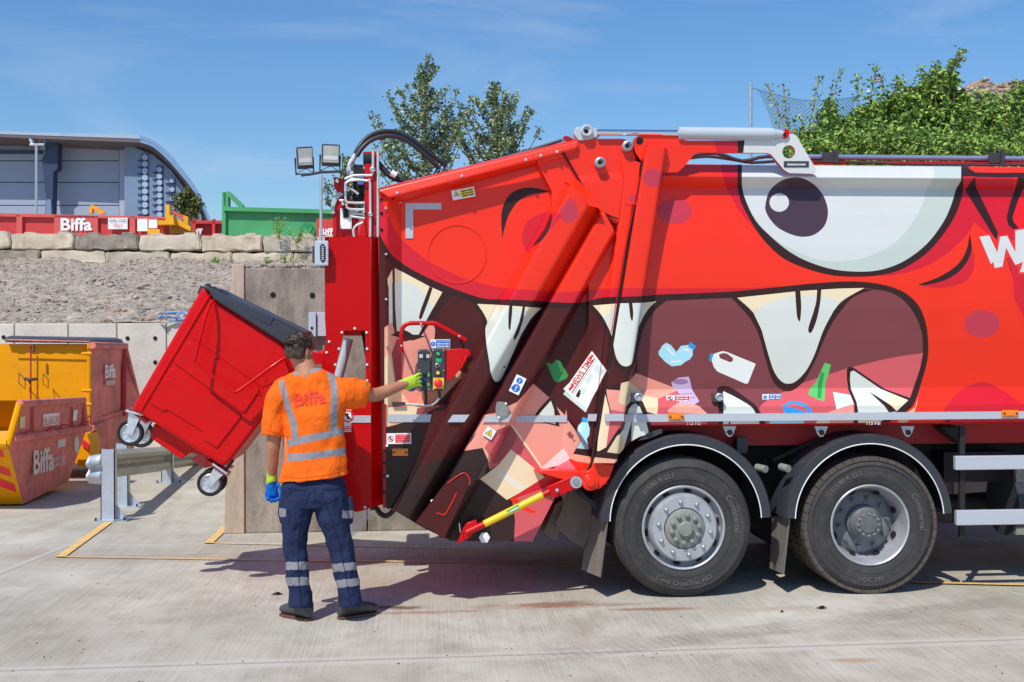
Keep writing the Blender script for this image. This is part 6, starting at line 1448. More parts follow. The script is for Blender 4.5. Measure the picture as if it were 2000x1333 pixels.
def paint_px(o, m, polys, cond=None):
    me = o.data
    if m.name not in me.materials: me.materials.append(m)
    idx = list(me.materials).index(m); n = len(me.polygons); ce = np.zeros(n*3); me.polygons.foreach_get('center', ce); ce = ce.reshape(-1,3)
    q = ce - np.array(CAM); dep = q @ np.array(cf); px = 1000 + FPX*(q @ np.array(cr_))/dep; py = 666.5 - FPX*(q @ np.array(cu))/dep
    mi_ = np.zeros(n, int); me.polygons.foreach_get('material_index', mi_)
    for pl in polys:
        k = inside(px, py, pl)
        if cond is not None: k &= cond(px, py, dep)
        mi_[k] = idx
    me.polygons.foreach_set('material_index', mi_)
    me.update()
man = thing('person', G(640,1210), 'worker seen from behind in an orange high-visibility T-shirt and navy trousers, pressing the lorry controls', 'person')
Rp, Fp, Up = RT, cf, Vector((0,0,1))
# body (one continuous surface: head, neck, trunk, arms, legs)
bd_ = MB()
hf = (Fp*.86 + Rp*.46 - Up*.22).normalized(); hr_ = hf.cross(Up).normalized(); hu = hr_.cross(hf).normalized()
hc = M_(584, 686, .0)
def HP(x, y, z): return hc + hr_*x + hf*y + hu*z   # right, forward, up (m)
loft(bd_, [(HP(0,0,.118), hr_*.02, hf*.03), (HP(0,-.002,.105), hr_*.052, hf*.065), (HP(0,-.004,.075), hr_*.072, hf*.088), (HP(0,-.004,.035), hr_*.079, hf*.098), (HP(0,.0,-.01), hr_*.077, hf*.096), (HP(0,.012,-.05), hr_*.066, hf*.08), (HP(0,.03,-.085), hr_*.056, hf*.066), (HP(0,.045,-.115), hr_*.036, hf*.042)], mskin, 30)
bd_.ball(HP(0,.105,-.03), .018, mskin, 12, (1,1,1.4)); bd_.tube([HP(0,.098,.01), HP(0,.115,-.035)], [.009,.016], mskin, 10)   # nose
bd_.ball(HP(0,.088,-.075), .022, mskin, 12, (1.3,.7,.5)); bd_.ball(HP(0,.08,-.108), .024, mskin, 12)   # lips, chin
for s_ in (-1, 1): bd_.ball(HP(s_*.032,.088,.02), .014, mskin, 10, (1.4,.6,.6)); bd_.ball(HP(s_*.05,.065,-.045), .03, mskin, 10)
for s_ in (-1, 1):   # ears
    loft(bd_, [(HP(s_*.076,-.005,-.018), hf*.014, hu*.028), (HP(s_*.086,-.012,-.014), hf*.019, hu*.034), (HP(s_*.091,-.018,-.012), hf*.017, hu*.031)], mskin, 16)
limb(bd_, [(590,703,.02,21),(596,718,.0,21.5),(601,738,-.01,25)], mskin)
loft(bd_, [(M_(604,738), Rp*.10, Fp*.06), (M_(607,758), Rp*.165, Fp*.08), (M_(610,800), Rp*.17, Fp*.11), (M_(612,870), Rp*.15, Fp*.10), (M_(613,940), Rp*.15, Fp*.09), (M_(613,975), Rp*.15, Fp*.09)], mskin)
limb(bd_, [(556,764,0,12),(541,800,.0,14),(536,850,.0,14.5),(534,872,.0,13),(532,895,.03,12.5),(531,930,.07,9)], mskin); 
limb(bd_, [(672,764,0,14),(700,766,.05,15),(728,772,.12,14),(745,768,.17,13.2),(765,760,.22,11.5),(792,750,.29,8.5)], mskin)
limb(bd_, [(590,970,0,22),(578,1040,.0,14),(579,1080,.0,12),(583,1120,-.0,12),(586,1150,.0,10)], mskin); limb(bd_, [(640,970,0,22),(657,1040,.0,14),(667,1080,.0,12),(676,1120,-.0,12),(681,1150,.0,10)], mskin)
body_ = fuse(bd_, 'body', man, .0055, 4)
# eyes, brows, mouth
e_ = MB()
for s_ in (-1, 1): e_.ball(HP(s_*.031,.087,.004), .011, mwhite, 10); e_.ball(HP(s_*.031,.096,.004), .005, mink, 8); e_.tube([HP(s_*.014,.098,.024), HP(s_*.048,.085,.026)], .004, mhair, 6)
e_.tube([HP(-.022,.09,-.075), HP(0,.102,-.077), HP(.022,.09,-.075)], .003, mat('lips', (150,80,76), rough=.5), 6); e_.build('face', body_)
# hair: cap with short tufts
hm = MB(); random.seed(11)
loft(hm, [(HP(0,-.002,.128), hr_*.02, hf*.03), (HP(0,-.004,.116), hr_*.055, hf*.07), (HP(0,-.008,.085), hr_*.076, hf*.093), (HP(0,-.012,.045), hr_*.083, hf*.099), (HP(0,-.020,.005), hr_*.081, hf*.092), (HP(0,-.032,-.035), hr_*.074, hf*.075), (HP(0,-.040,-.062), hr_*.06, hf*.055)], mhair, 30)
hair = fuse(hm, 'hair', body_, .006, 2, [(.02,.03,0)])
tf = MB()
for _ in range(4200):
    th = random.uniform(0, 2*math.pi); ph = math.acos(random.uniform(-.55, 1)); x, y, z = math.sin(ph)*math.cos(th), math.sin(ph)*math.sin(th), math.cos(ph)
    if y > .45 and z < .55: continue
    if y > .1 and z < -.1: continue
    p = HP(x*.081, y*.100-.010, z*.094+.027); nrm_ = (hr_*x+hf*y+hu*z*.9).normalized(); l_ = random.uniform(.008,.019) if z > -.05 else random.uniform(.004,.010)
    dr = (nrm_*.55 + hu*(-.2 if z < .3 else .25) + hr_*random.uniform(-.6,.6) + hf*random.uniform(-.2,.7)).normalized(); sd_ = dr.cross(nrm_)  .normalized()*.0022
    tf.add([p-sd_, p+sd_, p+dr*l_*.6+sd_*.7+nrm_*.003, p+dr*l_, p+dr*l_*.6-sd_*.7+nrm_*.003], [(0,1,2,3,4)], mhair)
tf.build('hair_tufts', body_)
# shirt
sh = MB()
loft(sh, [(M_(603,722,.0), Rp*.085, Fp*.075), (M_(606,731), Rp*.165, Fp*.09), (M_(608,742), Rp*.222, Fp*.105), (M_(610,765), Rp*.232, Fp*.12), (M_(612,800), Rp*.212, Fp*.13), (M_(613,835), Rp*.203, Fp*.132), (M_(613,870), Rp*.206, Fp*.132), (M_(613,905), Rp*.22, Fp*.138), (M_(613,934), Rp*.238, Fp*.146)], mshirt, 44)
limb(sh, [(556,756,.0,23),(541,785,.0,25),(536,815,.0,23.5),(535,846,.0,22.5)], mshirt, 24)
limb(sh, [(668,764,.0,29),(688,768,.03,30),(706,771,.07,27),(717,773,.10,24)], mshirt, 24)
shirt = fuse(sh, 'shirt', man, .0062, 5, [(.04,.17,0), (.008,.06,0)])
me = shirt.data
for v in me.vertices:     # hem dips to the left; open hem and cuffs
    q = v.co - CAM; dep = q.dot(cf); px = 1000+FPX*q.dot(cr_)/dep; py = 666.5-FPX*q.dot(cu)/dep
    if py > 880: v.co += Vector((0,0,-(613-px)*.10*mpp*min(1,(py-880)/50)))
for v in me.vertices:     # cut the sleeve ends straight
    q = v.co - CAM; dep = q.dot(cf); px = 1000+FPX*q.dot(cr_)/dep; py = 666.5-FPX*q.dot(cu)/dep
    if px < 562 and 700 < py < 900:
        e_ = py - (850 + (px-512)*.07)
        if e_ > 0: v.co += Up*e_*mpp*1.0
    if px > 700:
        e_ = (px - (726 - (py-745)*.22))
        if e_ > 0: v.co -= Rp*e_*mpp*1.0
lb = [[(540,889),(600,885),(690,873),(690,887),(600,899),(540,904)], [(552,873),(558,861),(600,850),(640,842),(667,836),(690,832),(690,846),(667,850),(600,865),(552,876)]]
lb += [[(544,745),(555,742),(562,772),(571,804),(579,824),(582,845),(583,866),(568,868),(569,845),(566,826),(556,795),(548,768)]]
lb += [[(637,722),(650,724),(656,742),(660,765),(660,800),(657,846),(643,850),(645,800),(646,765),(643,745)]]
paint_px(shirt, mrefl, lb, lambda px, py, dep: (px > 543) | (py < 700)); paint_px(shirt, mrefl, [[(570,715),(634,708),(634,721),(604,730),(574,733)]], lambda px, py, dep: dep < 9)
paint_px(shirt, mshirt, [[(690,700),(760,700),(760,830),(690,830)]])
def drape(mb, s, cpx, cpy, wpx, hpx, rot, surf, m, bold=.02, off=.005):
    V, F = text_geo(s, bold, 2); x0 = min(v.x for v in V); x1 = max(v.x for v in V); y0 = min(v.y for v in V); y1 = max(v.y for v in V)
    dg = bpy.context.evaluated_depsgraph_get(); bv = BVHTree.FromObject(surf, dg); out = []; ca, sa = math.cos(R(rot)), math.sin(R(rot))
    for v in V:
        x = (v.x-(x0+x1)/2)/(x1-x0)*wpx; y = (v.y-(y0+y1)/2)/(y1-y0)*hpx; px = cpx + x*ca - y*sa; py = cpy - (x*sa + y*ca)
        r = ray(px, py).normalized(); hit = bv.ray_cast(CAM, r); p = hit[0] if hit[0] is not None else M_(px, py, -.13); out.append(p - r*off)
    mb.add(out, F, m)
tx = MB(); drape(tx, 'Biffa', 605, 778, 62, 27, 7, shirt, mat('print_red', (222,58,34), rough=.7, var=.15, vscale=60)); tx.build('back_print', shirt)
# trousers
tr = MB()
loft(tr, [(M_(613,925), Rp*.18, Fp*.09), (M_(613,948), Rp*.222, Fp*.128), (M_(614,972), Rp*.228, Fp*.13), (M_(614,990), Rp*.21, Fp*.12)], mpants, 40)
limb(tr, [(588,975,.0,34),(579,1005,.0,30),(577,1050,.0,24.5),(578,1080,.0,22),(581,1120,.0,22),(585,1155,.0,21.5),(587,1180,.0,22)], mpants, 24)
limb(tr, [(642,972,.0,36),(650,1005,.0,32),(660,1045,.0,27),(667,1075,.0,24),(674,1115,.0,23.5),(681,1150,.0,22.5),(684,1178,.0,22.5)], mpants, 24)
pants = fuse(tr, 'trousers', man, .0065, 5, [(.028,.13,0), (.008,.05,0)])
for v in pants.data.vertices:
    q = v.co - CAM; dep = q.dot(cf); px = 1000+FPX*q.dot(cr_)/dep; py = 666.5-FPX*q.dot(cu)/dep
    e_ = py - (1188 if px < 625 else 1186)
    if e_ > 0: v.co += Up*e_*mpp
paint_px(pants, mrefl, [[(550,1098),(612,1097),(612,1113),(550,1114)], [(550,1129),(612,1127),(612,1143),(550,1145)], [(640,1103),(700,1098),(702,1113),(640,1119)], [(640,1136),(704,1128),(704,1143),(640,1152)], [(545,993),(558,994),(559,1010),(546,1010)], [(669,998),(690,998),(690,1013),(669,1013)]])
pk = MB()
limb(pk, [(552,975,.03,7),(551,1000,.03,8.5),(553,1018,.03,7)], mpants, 12); pko = fuse(pk, 'cargo_pocket', pants, .006, 3); paint_px(pko, mrefl, [[(545,993),(558,994),(559,1010),(546,1010)]])
pk = MB(); limb(pk, [(682,976,.02,7),(684,1000,.02,8),(684,1018,.02,6)], mpants, 12); pko = fuse(pk, 'cargo_pocket', pants, .006, 3); paint_px(pko, mrefl, [[(669,998),(694,998),(694,1013),(669,1013)]])
# stitched details lying on the cloth
def seam(name, surf, pxs, r, m, parent, off=.002):
    dg = bpy.context.evaluated_depsgraph_get(); bv = BVHTree.FromObject(surf, dg); pth = []
    q = crom([(x, y, 0) for x, y in pxs], 5)
    for x, y, _z in q:
        rr_ = ray(x, y).normalized(); hit = bv.ray_cast(CAM, rr_)
        if hit[0] is not None: pth.append(hit[0] - rr_*off)
    if len(pth) > 2:
        b = MB(); b.tube(pth, r, m, 5); b.build(name, parent)
mseam = fabric('navy_stitching', (24,32,58), .2, 20); mseamo = fabric('orange_stitching', (232,80,14), .2, 20)
seam('side_seam', pants, [(606,960),(590,1010),(582,1060),(583,1120),(588,1180)], .0022, mseam, pants); seam('side_seam', pants, [(628,965),(644,1010),(662,1060),(674,1120),(684,1180)], .0022, mseam, pants)
seam('pocket_edge', pants, [(562,955),(585,958),(600,956)], .0022, mseam, pants); seam('pocket_edge', pants, [(628,956),(650,957),(668,952)], .0022, mseam, pants); seam('seat_seam', pants, [(613,945),(614,965),(614,982)], .0022, mseam, pants)
seam('pocket_edge', pants, [(563,990),(566,1005),(563,1022)], .002, mseam, pants); seam('pocket_edge', pants, [(664,990),(662,1005),(666,1022)], .002, mseam, pants)
seam('sleeve_seam', shirt, [(556,742),(553,770),(556,800),(560,815)], .0022, mseamo, shirt); seam('sleeve_seam', shirt, [(668,742),(674,765),(676,790),(672,808)], .0022, mseamo, shirt)
seam('hem_stitching', shirt, [(550,931),(580,934),(613,932),(645,926),(674,918)], .0018, mseamo, shirt); seam('hem_stitching', shirt, [(518,840),(535,844),(552,845)], .0018, mseamo, shirt); seam('hem_stitching', shirt, [(716,752),(714,770),(708,790)], .0018, mseamo, shirt)
# boots
def boot(hx, hy, toe, lab=None):
    h0 = G(hx, hy); t = Vector(toe).normalized(); s = Vector((-t.y, t.x, 0)); b = MB(); up = Up
    def sec(a, w, z0, z1): return (h0 + t*a + up*((z0+z1)/2), s*w, up*((z1-z0)/2))
    loft(b, [sec(-.048,.024,.03,.11), sec(-.034,.042,.02,.16), sec(.03,.045,.02,.17), sec(.09,.046,.02,.135), sec(.15,.052,.018,.105), sec(.21,.052,.018,.09), sec(.25,.04,.02,.075), sec(.27,.015,.03,.055)], mboot, 22)
    b.tube([h0+up*.08, h0+up*.15+t*.005, h0+up*.20+t*.01], [.044,.048,.05], mboot, 20); o = fuse(b, 'boot', man, .006, 2)
    q = MB(); pts = []
    for a, w in ((-.05,.0),(-.04,.03),(0,.042),(.06,.042),(.12,.048),(.19,.056),(.24,.046),(.272,.0)): pts.append((a,w))
    ol = [h0+t*a+s*w for a, w in pts] + [h0+t*a-s*w for a, w in reversed(pts[1:-1])]
    q.prism([p+up*.002 for p in ol], up*.018, msole); q.build('sole', o, bevel=.005)
boot(598, 1212, (-.62,.62,0)); boot(672, 1209, (.80,.52,0))
# gloves with five separate fingers
def finger(mb, pts, m, r0=.0105, r1=.0085):
    q = crom(pts, 3); mb.tube(q, [r0+(r1-r0)*k/(len(q)-1) for k in range(len(q))], m, 12); mb.ball(q[-1], r1, m, 10); mb.ball(q[0], r0, m, 10)
gl = MB()   # left hand hanging, relaxed, seen from behind: blue coating
loft(gl, [(M_(531,912,.06), Rp*.037, Fp*.034), (M_(531,930,.07), Rp*.036, Fp*.034), (M_(531,942,.08), Rp*.040, Fp*.036)], mglvY, 20)
loft(gl, [(M_(531,940,.08), Rp*.038, Fp*.026), (M_(531,952,.085), Rp*.042, Fp*.026), (M_(531,964,.09), Rp*.040, Fp*.024), (M_(532,970,.09), Rp*.034, Fp*.02)], mglvY, 20)
for k, (x, l_) in enumerate(((521,19),(528,24),(535,23),(541,19))): finger(gl, [M_(x, 962, .09), M_(x+.5, 962+l_*.5, .10), M_(x+2, 962+l_*.75, .075+.005*k), M_(x+4, 962+l_*.62, .045)], mglvY, .0135, .0115)
finger(gl, [M_(543,946,.07), M_(548,958,.055), M_(548,968,.05)], mglvY, .012, .0095)
gL = fuse(gl, 'glove', man, .0045, 2); paint_px(gL, mglvB, [[(510,946),(522,946),(534,941),(556,940),(556,1000),(510,1000)], [(510,962),(556,950),(556,1000),(510,1000)]])
gr = MB()   # right hand reaching to the buttons: lime back, blue palm below
ax = (M_(826,742,.36)-M_(786,752,.28)).normalized(); w_up = Vector((0,0,1)); w_up = (w_up - ax*w_up.dot(ax)).normalized(); bk_ = ax.cross(w_up).normalized(); bk_ = bk_ if bk_.dot(cf) < 0 else -bk_
def HPt(a, b, c): return M_(786,752,.28) + ax*a + w_up*b + bk_*c
loft(gr, [(HPt(-.02,0,0), w_up*.036, bk_*.031), (HPt(.015,0,0), w_up*.038, bk_*.030), (HPt(.045,.0,0), w_up*.045, bk_*.026), (HPt(.09,.004,0), w_up*.047, bk_*.023), (HPt(.108,.006,0), w_up*.042, bk_*.018)], mglvY, 22)
for k, (b_, l_) in enumerate(((.036,.075),(.014,.082),(-.008,.074),(-.028,.058))):
    finger(gr, [HPt(.10,b_,.004), HPt(.10+l_*.55,b_*1.25+.004,.006-.004*k), HPt(.10+l_*.92,b_*1.3-.008,-.022)], mglvY, .0115, .009)
finger(gr, [HPt(.03,-.034,-.01), HPt(.065,-.055,-.02), HPt(.10,-.055,-.03)], mglvY, .013, .010)
gR = fuse(gr, 'glove', man, .0042, 2)
paint_px(gR, mglvB, [[(795,765),(812,756),(822,757),(835,748),(845,770),(800,780)], [(820,738),(829,733),(840,740),(836,764),(822,764),(826,752)]])
gw = MB(); gw.tube([HPt(-.024,0,0), HPt(-.016,0,0)], .037, mbgrey, 18); gw.build('cuff_band', gR)
tx = MB(); tx.prism([M_(713,748,-.17),M_(719,748,-.17),M_(719,753,-.17),M_(713,753,-.17)], cf*.003, mat('sleeve_label', (60,110,60), rough=.6)); tx.build('sleeve_tab', shirt)

# ------------------------------------------------------------------ VEGETATION
def leafmat(name, rgb, k=KV):
    m = mat(name, rgb, rough=.55, var=.22, vscale=6, k=k, spec=.3); b = m.node_tree.nodes['Principled BSDF']
    try: b.inputs['Subsurface Weight'].default_value = 0.0
    except Exception: pass
    return m
lf = [leafmat('birch_leaf', (128,146,104)), leafmat('birch_leaf_dark', (86,108,84)), leafmat('birch_leaf_light', (168,176,126))]
lg_ = [leafmat('shrub_leaf', (112,142,60)), leafmat('shrub_leaf_dark', (64,94,42)), leafmat('shrub_leaf_light', (150,174,86))]
mbark = mat('bark_brown', (110,86,66), rough=.9, var=.2, vscale=8); mstem = mat('dry_stem', (140,108,80), rough=.9, var=.2)
def add_leaf(buf, c, s, el_=1.6, droop=0.0):
    a = Vector((random.gauss(0,1), random.gauss(0,1), random.gauss(0,.7)-droop)).normalized(); n = a.orthogonal().normalized(); n.rotate(Matrix.Rotation(random.uniform(0,6.28), 3, a))
    w = n*s*.5; l_ = a*s*el_; fold = a.cross(n)*s*.18
    buf[0] += [c, c+l_*.45+w+fold, c+l_, c+l_*.45-w+fold]; b = buf[2]; buf[1].append((b, b+1, b+2, b+3)); buf[2] += 4
def leafbuf(): return [[], [], 0]
def flush(mb, bufs, mats):
    for b, m in zip(bufs, mats): mb.add(b[0], b[1], m)
def tree(name, label, cat, base_px, d, top_py, half_px, bot_py, nb, leaf, lean=0.0, mats=lf, seed=1, group=None):
    random.seed(seed); bx_ = CX(base_px, d); ztop = CZ(base_px, top_py, d); zbot = CZ(base_px, bot_py, d); H = ztop - zbot; hw = half_px/FPX*d
    root = thing(name, C3(bx_, d, zU-.1), label, cat, group); tk_ = MB(); lead = [C3(bx_, d, zU-.2), C3(bx_+lean*.3, d, zbot), C3(bx_+lean*.7, d+.1, zbot+H*.5), C3(bx_+lean, d, ztop-.3)]
    lead = crom(lead, 6); tk_.tube(lead, [.14*(1-i/(len(lead))*.93) for i in range(len(lead))], mbark, 8); bufs = [leafbuf(), leafbuf(), leafbuf()]
    for b in range(nb):
        t = b/(nb-1); z = zbot + H*(t**.9)*.97; k = min(len(lead)-1, int((z-lead[0].z)/(lead[-1].z-lead[0].z)*(len(lead)-1))); p0 = lead[max(0,k)].copy(); p0.z = z
        az_ = random.uniform(0, 6.28); L_ = hw*(1.1*(1-t)**1.25+.13)*random.uniform(.65,1.2); dirn = Vector((math.cos(az_), math.sin(az_)*.8, random.uniform(.7,1.3))).normalized()
        p1 = p0 + dirn*L_*.5; p2 = p0 + (dirn + Vector((0,0,.25))).normalized()*L_*1.0; bp_ = crom([p0, p1, p2], 5); tk_.tube(bp_, [.035*(1-i/len(bp_)*.85)*(1-.5*t) for i in range(len(bp_))], mbark, 5, cap=False)
        ns = int(5 + L_*7)
        for s_ in range(ns):
            u = random.uniform(.12, 1); q0 = bp_[min(len(bp_)-1, int(u*(len(bp_)-1)))]; sl = random.uniform(.14,.34)*(.35+.65*(1-u))*min(1.3, L_); sdv = Vector((random.gauss(0,1), random.gauss(0,1), abs(random.gauss(0,.8))+.1)).normalized(); q1 = q0 + sdv*sl
            tk_.tube([q0, q1], .006, mbark, 3, cap=False); dark = random.random()
            for _ in range(int(6 + sl*20)):
                w = random.random(); c = q0 + (q1-q0)*w + Vector((random.gauss(0,.05), random.gauss(0,.05), random.gauss(0,.05)))
                k_ = 1 if random.random() < .35 + .3*(dark < .4) else (2 if random.random() < .3 else 0); add_leaf(bufs[k_], c, leaf*random.uniform(.7,1.25), 1.25)
    cr__ = MB(); flush(cr__, bufs, mats); tk_.build('trunk', root); cr__.build('crown', root); return root
tree('birch_tree', 'taller grey-green tree behind the hoses above the tailgate', 'tree', 832, 36, 128, 180, 440, 52, .085, mats=lf, seed=5)
tree('birch_tree', 'shorter pointed tree right of the taller one above the tailgate', 'tree', 970, 37, 170, 165, 420, 44, .085, mats=lf, seed=9)
tree('small_tree', 'low tree showing left of the red lifter beside the floodlight mast', 'tree', 680, 36, 310, 70, 440, 22, .085, mats=lf, seed=12)
tree('bushy_tree', 'small yellowish bush at the foot of the warehouse roof', 'bush', 366, 44, 370, 42, 440, 34, .10, mats=[leafmat('olive_leaf', (112,118,66)), leafmat('olive_leaf_dark', (74,84,48)), leafmat('olive_leaf_light', (140,142,84))], seed=14)

# hedge bank behind the container on the right: separate shrubs in front of a soil mound
def shrub(name, label, prof, d, leaf, n, seed, spread=1.0, mats=lg_, stems=6, group='shrubs on the bank behind the lorry', bot=345, tall=()):
    """prof: [(px, top_py)] outline of the crown top"""
    random.seed(seed); xs_ = [p[0] for p in prof]; root = thing(name, C3(CX(sum(xs_)/len(xs_), d), d, CZ(1700, bot, d)-.2), label, 'shrub', group); bufs = [leafbuf(), leafbuf(), leafbuf()]; st_ = MB()
    def top(x): return float(np.interp(x, xs_, [p[1] for p in prof]))
    twig = int(n/16)
    for _ in range(twig):
        x = random.uniform(xs_[0], xs_[-1]); ty = top(x); y = ty + (bot-ty)*random.random()**1.25 + random.uniform(0,6); dd = d + random.uniform(-.5,.9)*spread + (bot-y)/FPX*d*.35
        c = D(x, y, dd); up_ = Vector((random.gauss(0,.5), random.gauss(0,.5), random.uniform(.2,1.2))).normalized(); L_ = random.uniform(.12,.38)
        st_.tube([c - up_*L_*.6, c + up_*L_*.4], .004, mats[1], 3, cap=False); nb_ = random.random()
        for k in range(16):
            t = k/16; p = c + up_*L_*(t-.5) + Vector((random.gauss(0,.035), random.gauss(0,.035), random.gauss(0,.03))); j = 1 if random.random() < (.5 if nb_ < .35 else .22) else (2 if random.random() < .38 else 0)
            add_leaf(bufs[j], p, leaf*random.uniform(.6,1.3), 1.9, .25)
    for (x0, y0, x1, y1) in tall:   # single shoots above the outline
        a, b = D(x0, y0, d), D(x1, y1, d); mid = (a+b)/2 + Vector((random.uniform(-.05,.05),0,0)); path = crom([a, mid, b], 8); st_.tube(path, .007, mstem, 4, cap=False); npt = len(path)
        for i, p in enumerate(path):
            if i < npt*.15: continue
            for _ in range(6): add_leaf(bufs[random.choice((0,0,1,2))], p + Vector((random.gauss(0,.04),random.gauss(0,.04),random.gauss(0,.03))), leaf*random.uniform(.7,1.3)*(1.2-i/npt*.5), 1.9, .2)
    for k in range(stems):
        x = random.uniform(xs_[0]+10, xs_[-1]-10); st_.tube(crom([D(x, bot+20, d+.3), D(x+random.uniform(-14,14), (bot+top(x))/2, d+.2), D(x+random.uniform(-18,18), top(x)+12, d)], 4), .010, mstem, 5, cap=False)
    cb_ = MB(); flush(cb_, bufs, mats); cb_.build('foliage', root); st_.build('stems', root); return root
dS = 17.0
shrub('straggly_shrub', 'thin straggly shrub caught in the wire fence above the tipping cylinder', [(1525,300),(1545,255),(1565,262),(1590,262),(1600,235),(1610,210),(1628,200),(1640,235),(1665,238)], dS, .038, 6500, 3, tall=[(1600,262,1640,135),(1572,300,1600,150),(1590,320,1560,225),(1560,330,1500,168),(1555,330,1530,170),(1610,280,1618,205)], stems=10)
shrub('bramble', 'low bright green bramble just above the container roof', [(1540,300),(1580,285),(1650,262),(1720,255),(1800,262),(1880,270),(1950,285),(2010,290)], dS-1.6, .036, 24000, 4, stems=4)
shrub('leafy_shrub', 'leafy shrub with white and orange blooms in the middle of the bank', [(1640,250),(1670,228),(1700,205),(1722,200),(1745,190),(1775,180),(1800,205)], dS+.3, .046, 11500, 6, tall=[(1690,240,1712,130),(1668,250,1676,148),(1735,220,1757,158),(1745,225,1722,150),(1775,220,1755,150)])
shrub('tall_shrub', 'tall shrub with the highest pointed shoot leaning right', [(1760,200),(1800,165),(1825,140),(1850,150),(1870,165),(1885,200),(1900,230)], dS+.1, .045, 14500, 7, tall=[(1840,190,1883,96),(1830,190,1876,104),(1850,180,1868,112),(1828,200,1828,122),(1795,220,1798,130)])
shrub('trailing_shrub', 'trailing shrub with purple bloom spreading over the soil heap at the right', [(1880,215),(1905,180),(1930,185),(1950,200),(1975,185),(2000,175),(2060,180),(2130,190)], dS+1.2, .046, 10000, 8, tall=[(1990,200,1996,160)])
shrub('low_shrub', 'dark lower foliage of the bank at the far right edge', [(1890,262),(1940,262),(2000,262),(2060,250),(2140,250)], dS+.2, .042, 9500, 15)
for nm, px, py, r_, m_, lb_ in (('bindweed_flower', 1695, 176, .027, mwhite, 'white trumpet bloom high in the middle shrub'), ('bindweed_flower', 1873, 173, .025, mwhite, 'white trumpet bloom near the tall leaning shoot'), ('buddleia_flower', 1911, 193, .026, mat('purple_bloom', (120,90,170), rough=.7), 'small purple bloom at the edge of the soil heap'), ('orange_blossom', 1716, 156, .022, mat('orange_bloom', (222,150,60), rough=.7), 'orange withered bloom below the upright shoot')):
    f_ = MB(); c = D(px, py, dS-.35)
    for k in range(5):
        t = k*1.257; u = RT*math.cos(t)+Vector((0,0,1))*math.sin(t); v_ = RT*math.cos(t+1.257)+Vector((0,0,1))*math.sin(t+1.257); f_.add([c + cf*.03, c+u*r_, c+(u+v_)*r_*.62-cf*.01, c+v_*r_], [(0,1,2,3)], m_)
    tag(f_.build(nm), lb_, 'flower')
msoil = mat('soil_heap', (150,126,110), rough=.95, var=.3, vscale=5, dirt=.35, bump=1, bscale=10, spec=.2)
def moundf(u, v):   # u px, v 0..1 up
    tp = float(np.interp(u, [1380,1500,1560,1700,1860,1895,1930,1965,2010,2060,2200], [352,345,330,285,180,163,154,153,165,166,175])); y = 420 + (tp-420)*v; d = dS + 1.6 + v*2.6
    p = D(u, y, d); n = mnoise.fractal(p*1.7, .8, 2, 6)*.13; return p + Vector((0, -n, n*.6))
terrain('soil_heap', 'heap of stony soil behind the shrubs', moundf, 1400, 2260, 0, 1, 200, 60, msoil)
st = MB()
for _ in range(900):
    rock(st, moundf(random.uniform(1860,2120), random.uniform(.45,1)), random.uniform(.02,.07), random.choice(mst))
tag(st.build('heap_stones'), 'stones on the soil heap', kind='stuff')
# chain-link fence with post
cfn = thing('wire_fence', D(1466,330,dS), 'sagging chain-link fence with a grey post at its end above the lorry', 'fence'); f_ = MB(); f_.tube([D(1466,340,dS), D(1466,162,dS)], 3.4/FPX*dS, mzinc, 10); f_.build('post', cfn)
f_ = MB(); mwire = mat('wire_grey', (96,104,104), rough=.6, metal=.3, var=.1)
def fence_pt(a, b):  # a along 0..1, b 0 top ..1 bottom
    x = 1480 + a*190 + 42*(1-a)**2*b*1.2; y = 176 + 14*math.sin(a*3.1) + 12*a + b*(150-10*a) ; return D(x + 5*math.sin(b*5+a*9), y, dS+.3+.15*math.sin(a*7+b*4))
na, nb2 = 26, 20
for i in range(-nb2, na):
    for sgn in (1, -1):
        path = []
        for j in range(nb2+1):
            a = (i + j)/na if sgn == 1 else (na - i - j)/na
            if 0 <= a <= 1: path.append(fence_pt(a, j/nb2))
        if len(path) > 1: f_.tube(path, .0035, mwire, 3, cap=False)
f_.tube([fence_pt(k/12, 0) for k in range(13)], .004, mwire, 3); f_.tube([D(1466,172,dS), D(1481,176,dS+.2)], .004, mwire, 3); f_.build('mesh', cfn)
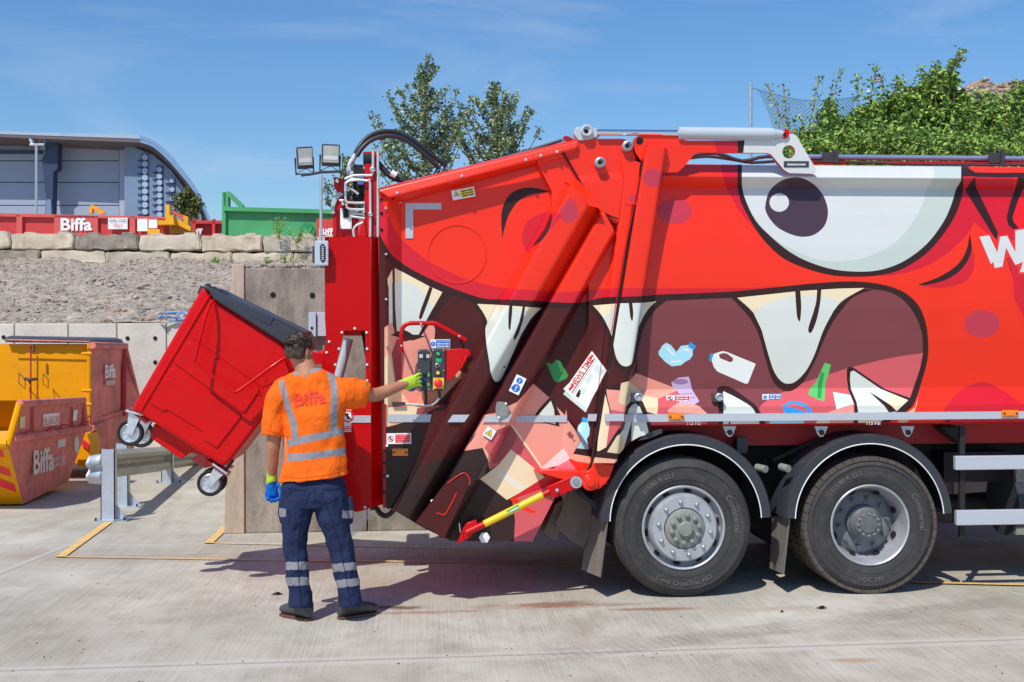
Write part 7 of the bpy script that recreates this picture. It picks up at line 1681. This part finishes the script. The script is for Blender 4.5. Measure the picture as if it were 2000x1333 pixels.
# weeds on the blocks
random.seed(21)
for k, (px, py, h_, lab) in enumerate([(545,462,36,'tall thin weed growing from the block joint below the green container'), (560,520,20,'weed on the block ledge above the weathered wall'), (532,515,14,'small weed at the left end of the ledge'), (600,520,20,'tufted weed beside the grey lamp box'), (580,470,24,'wispy weed in front of the green container'), (430,512,14,'little weed in front of the lower block course')]):
    w_ = MB(); b0 = D(px, py+6, dBl-.25 if py < 500 or px < 500 else dBl-.4); bufs = [leafbuf(), leafbuf(), leafbuf()]
    for s_ in range(5):
        tp = b0 + Vector((random.uniform(-.2,.2), 0, h_/FPX*dBl*random.uniform(.6,1.3))); path = crom([b0, (b0+tp)/2+Vector((random.uniform(-.06,.06),0,0)), tp], 5); w_.tube(path, .006, lg_[0], 3, cap=False)
        for p in path[2:]:
            for _ in range(5): add_leaf(bufs[random.choice((0,2))], p + Vector((random.gauss(0,.03),0,random.gauss(0,.025))), .026, 2.0)
    flush(w_, bufs, lg_); tag(w_.build('weed'), lab, 'weed', 'weeds on the block wall')
# leaves and grit on the slab
gt = MB()
for _ in range(330):
    px, py = random.uniform(-100,2100), random.uniform(1060,1400)
    c = G(px, py); r_ = random.uniform(.002,.007); rock(gt, c + Vector((0,0,r_*.4)), r_, random.choice([mdark, mchas, mst[1], mst[2]]), .5)
tag(gt.build('grit'), 'scattered grit and crumbs on the concrete', kind='stuff')
for px, py, r_, lb_ in ((540,1161,.05,'curled dark leaf lying on the slab left of the worker'), (1605,1188,.045,'flat dark leaf on the slab between the rear wheels'), (1527,1196,.018,'small dark scrap on the slab just left of the flat leaf')):
    q = MB(); c = G(px, py, .006); q.add([c+Vector((-r_,0,0)), c+Vector((-r_*.3,-r_*.5,.008)), c+Vector((r_,0,.002)), c+Vector((r_*.2,r_*.6,.012))], [(0,1,2,3)], mchas); q.add([c+Vector((-r_*.5,r_*.3,.0)), c+Vector((r_*.2,-r_*.2,.02)), c+Vector((r_*.8,r_*.5,.0))], [(0,1,2)], mchas); tag(q.build('fallen_leaf'), lb_, 'leaf')
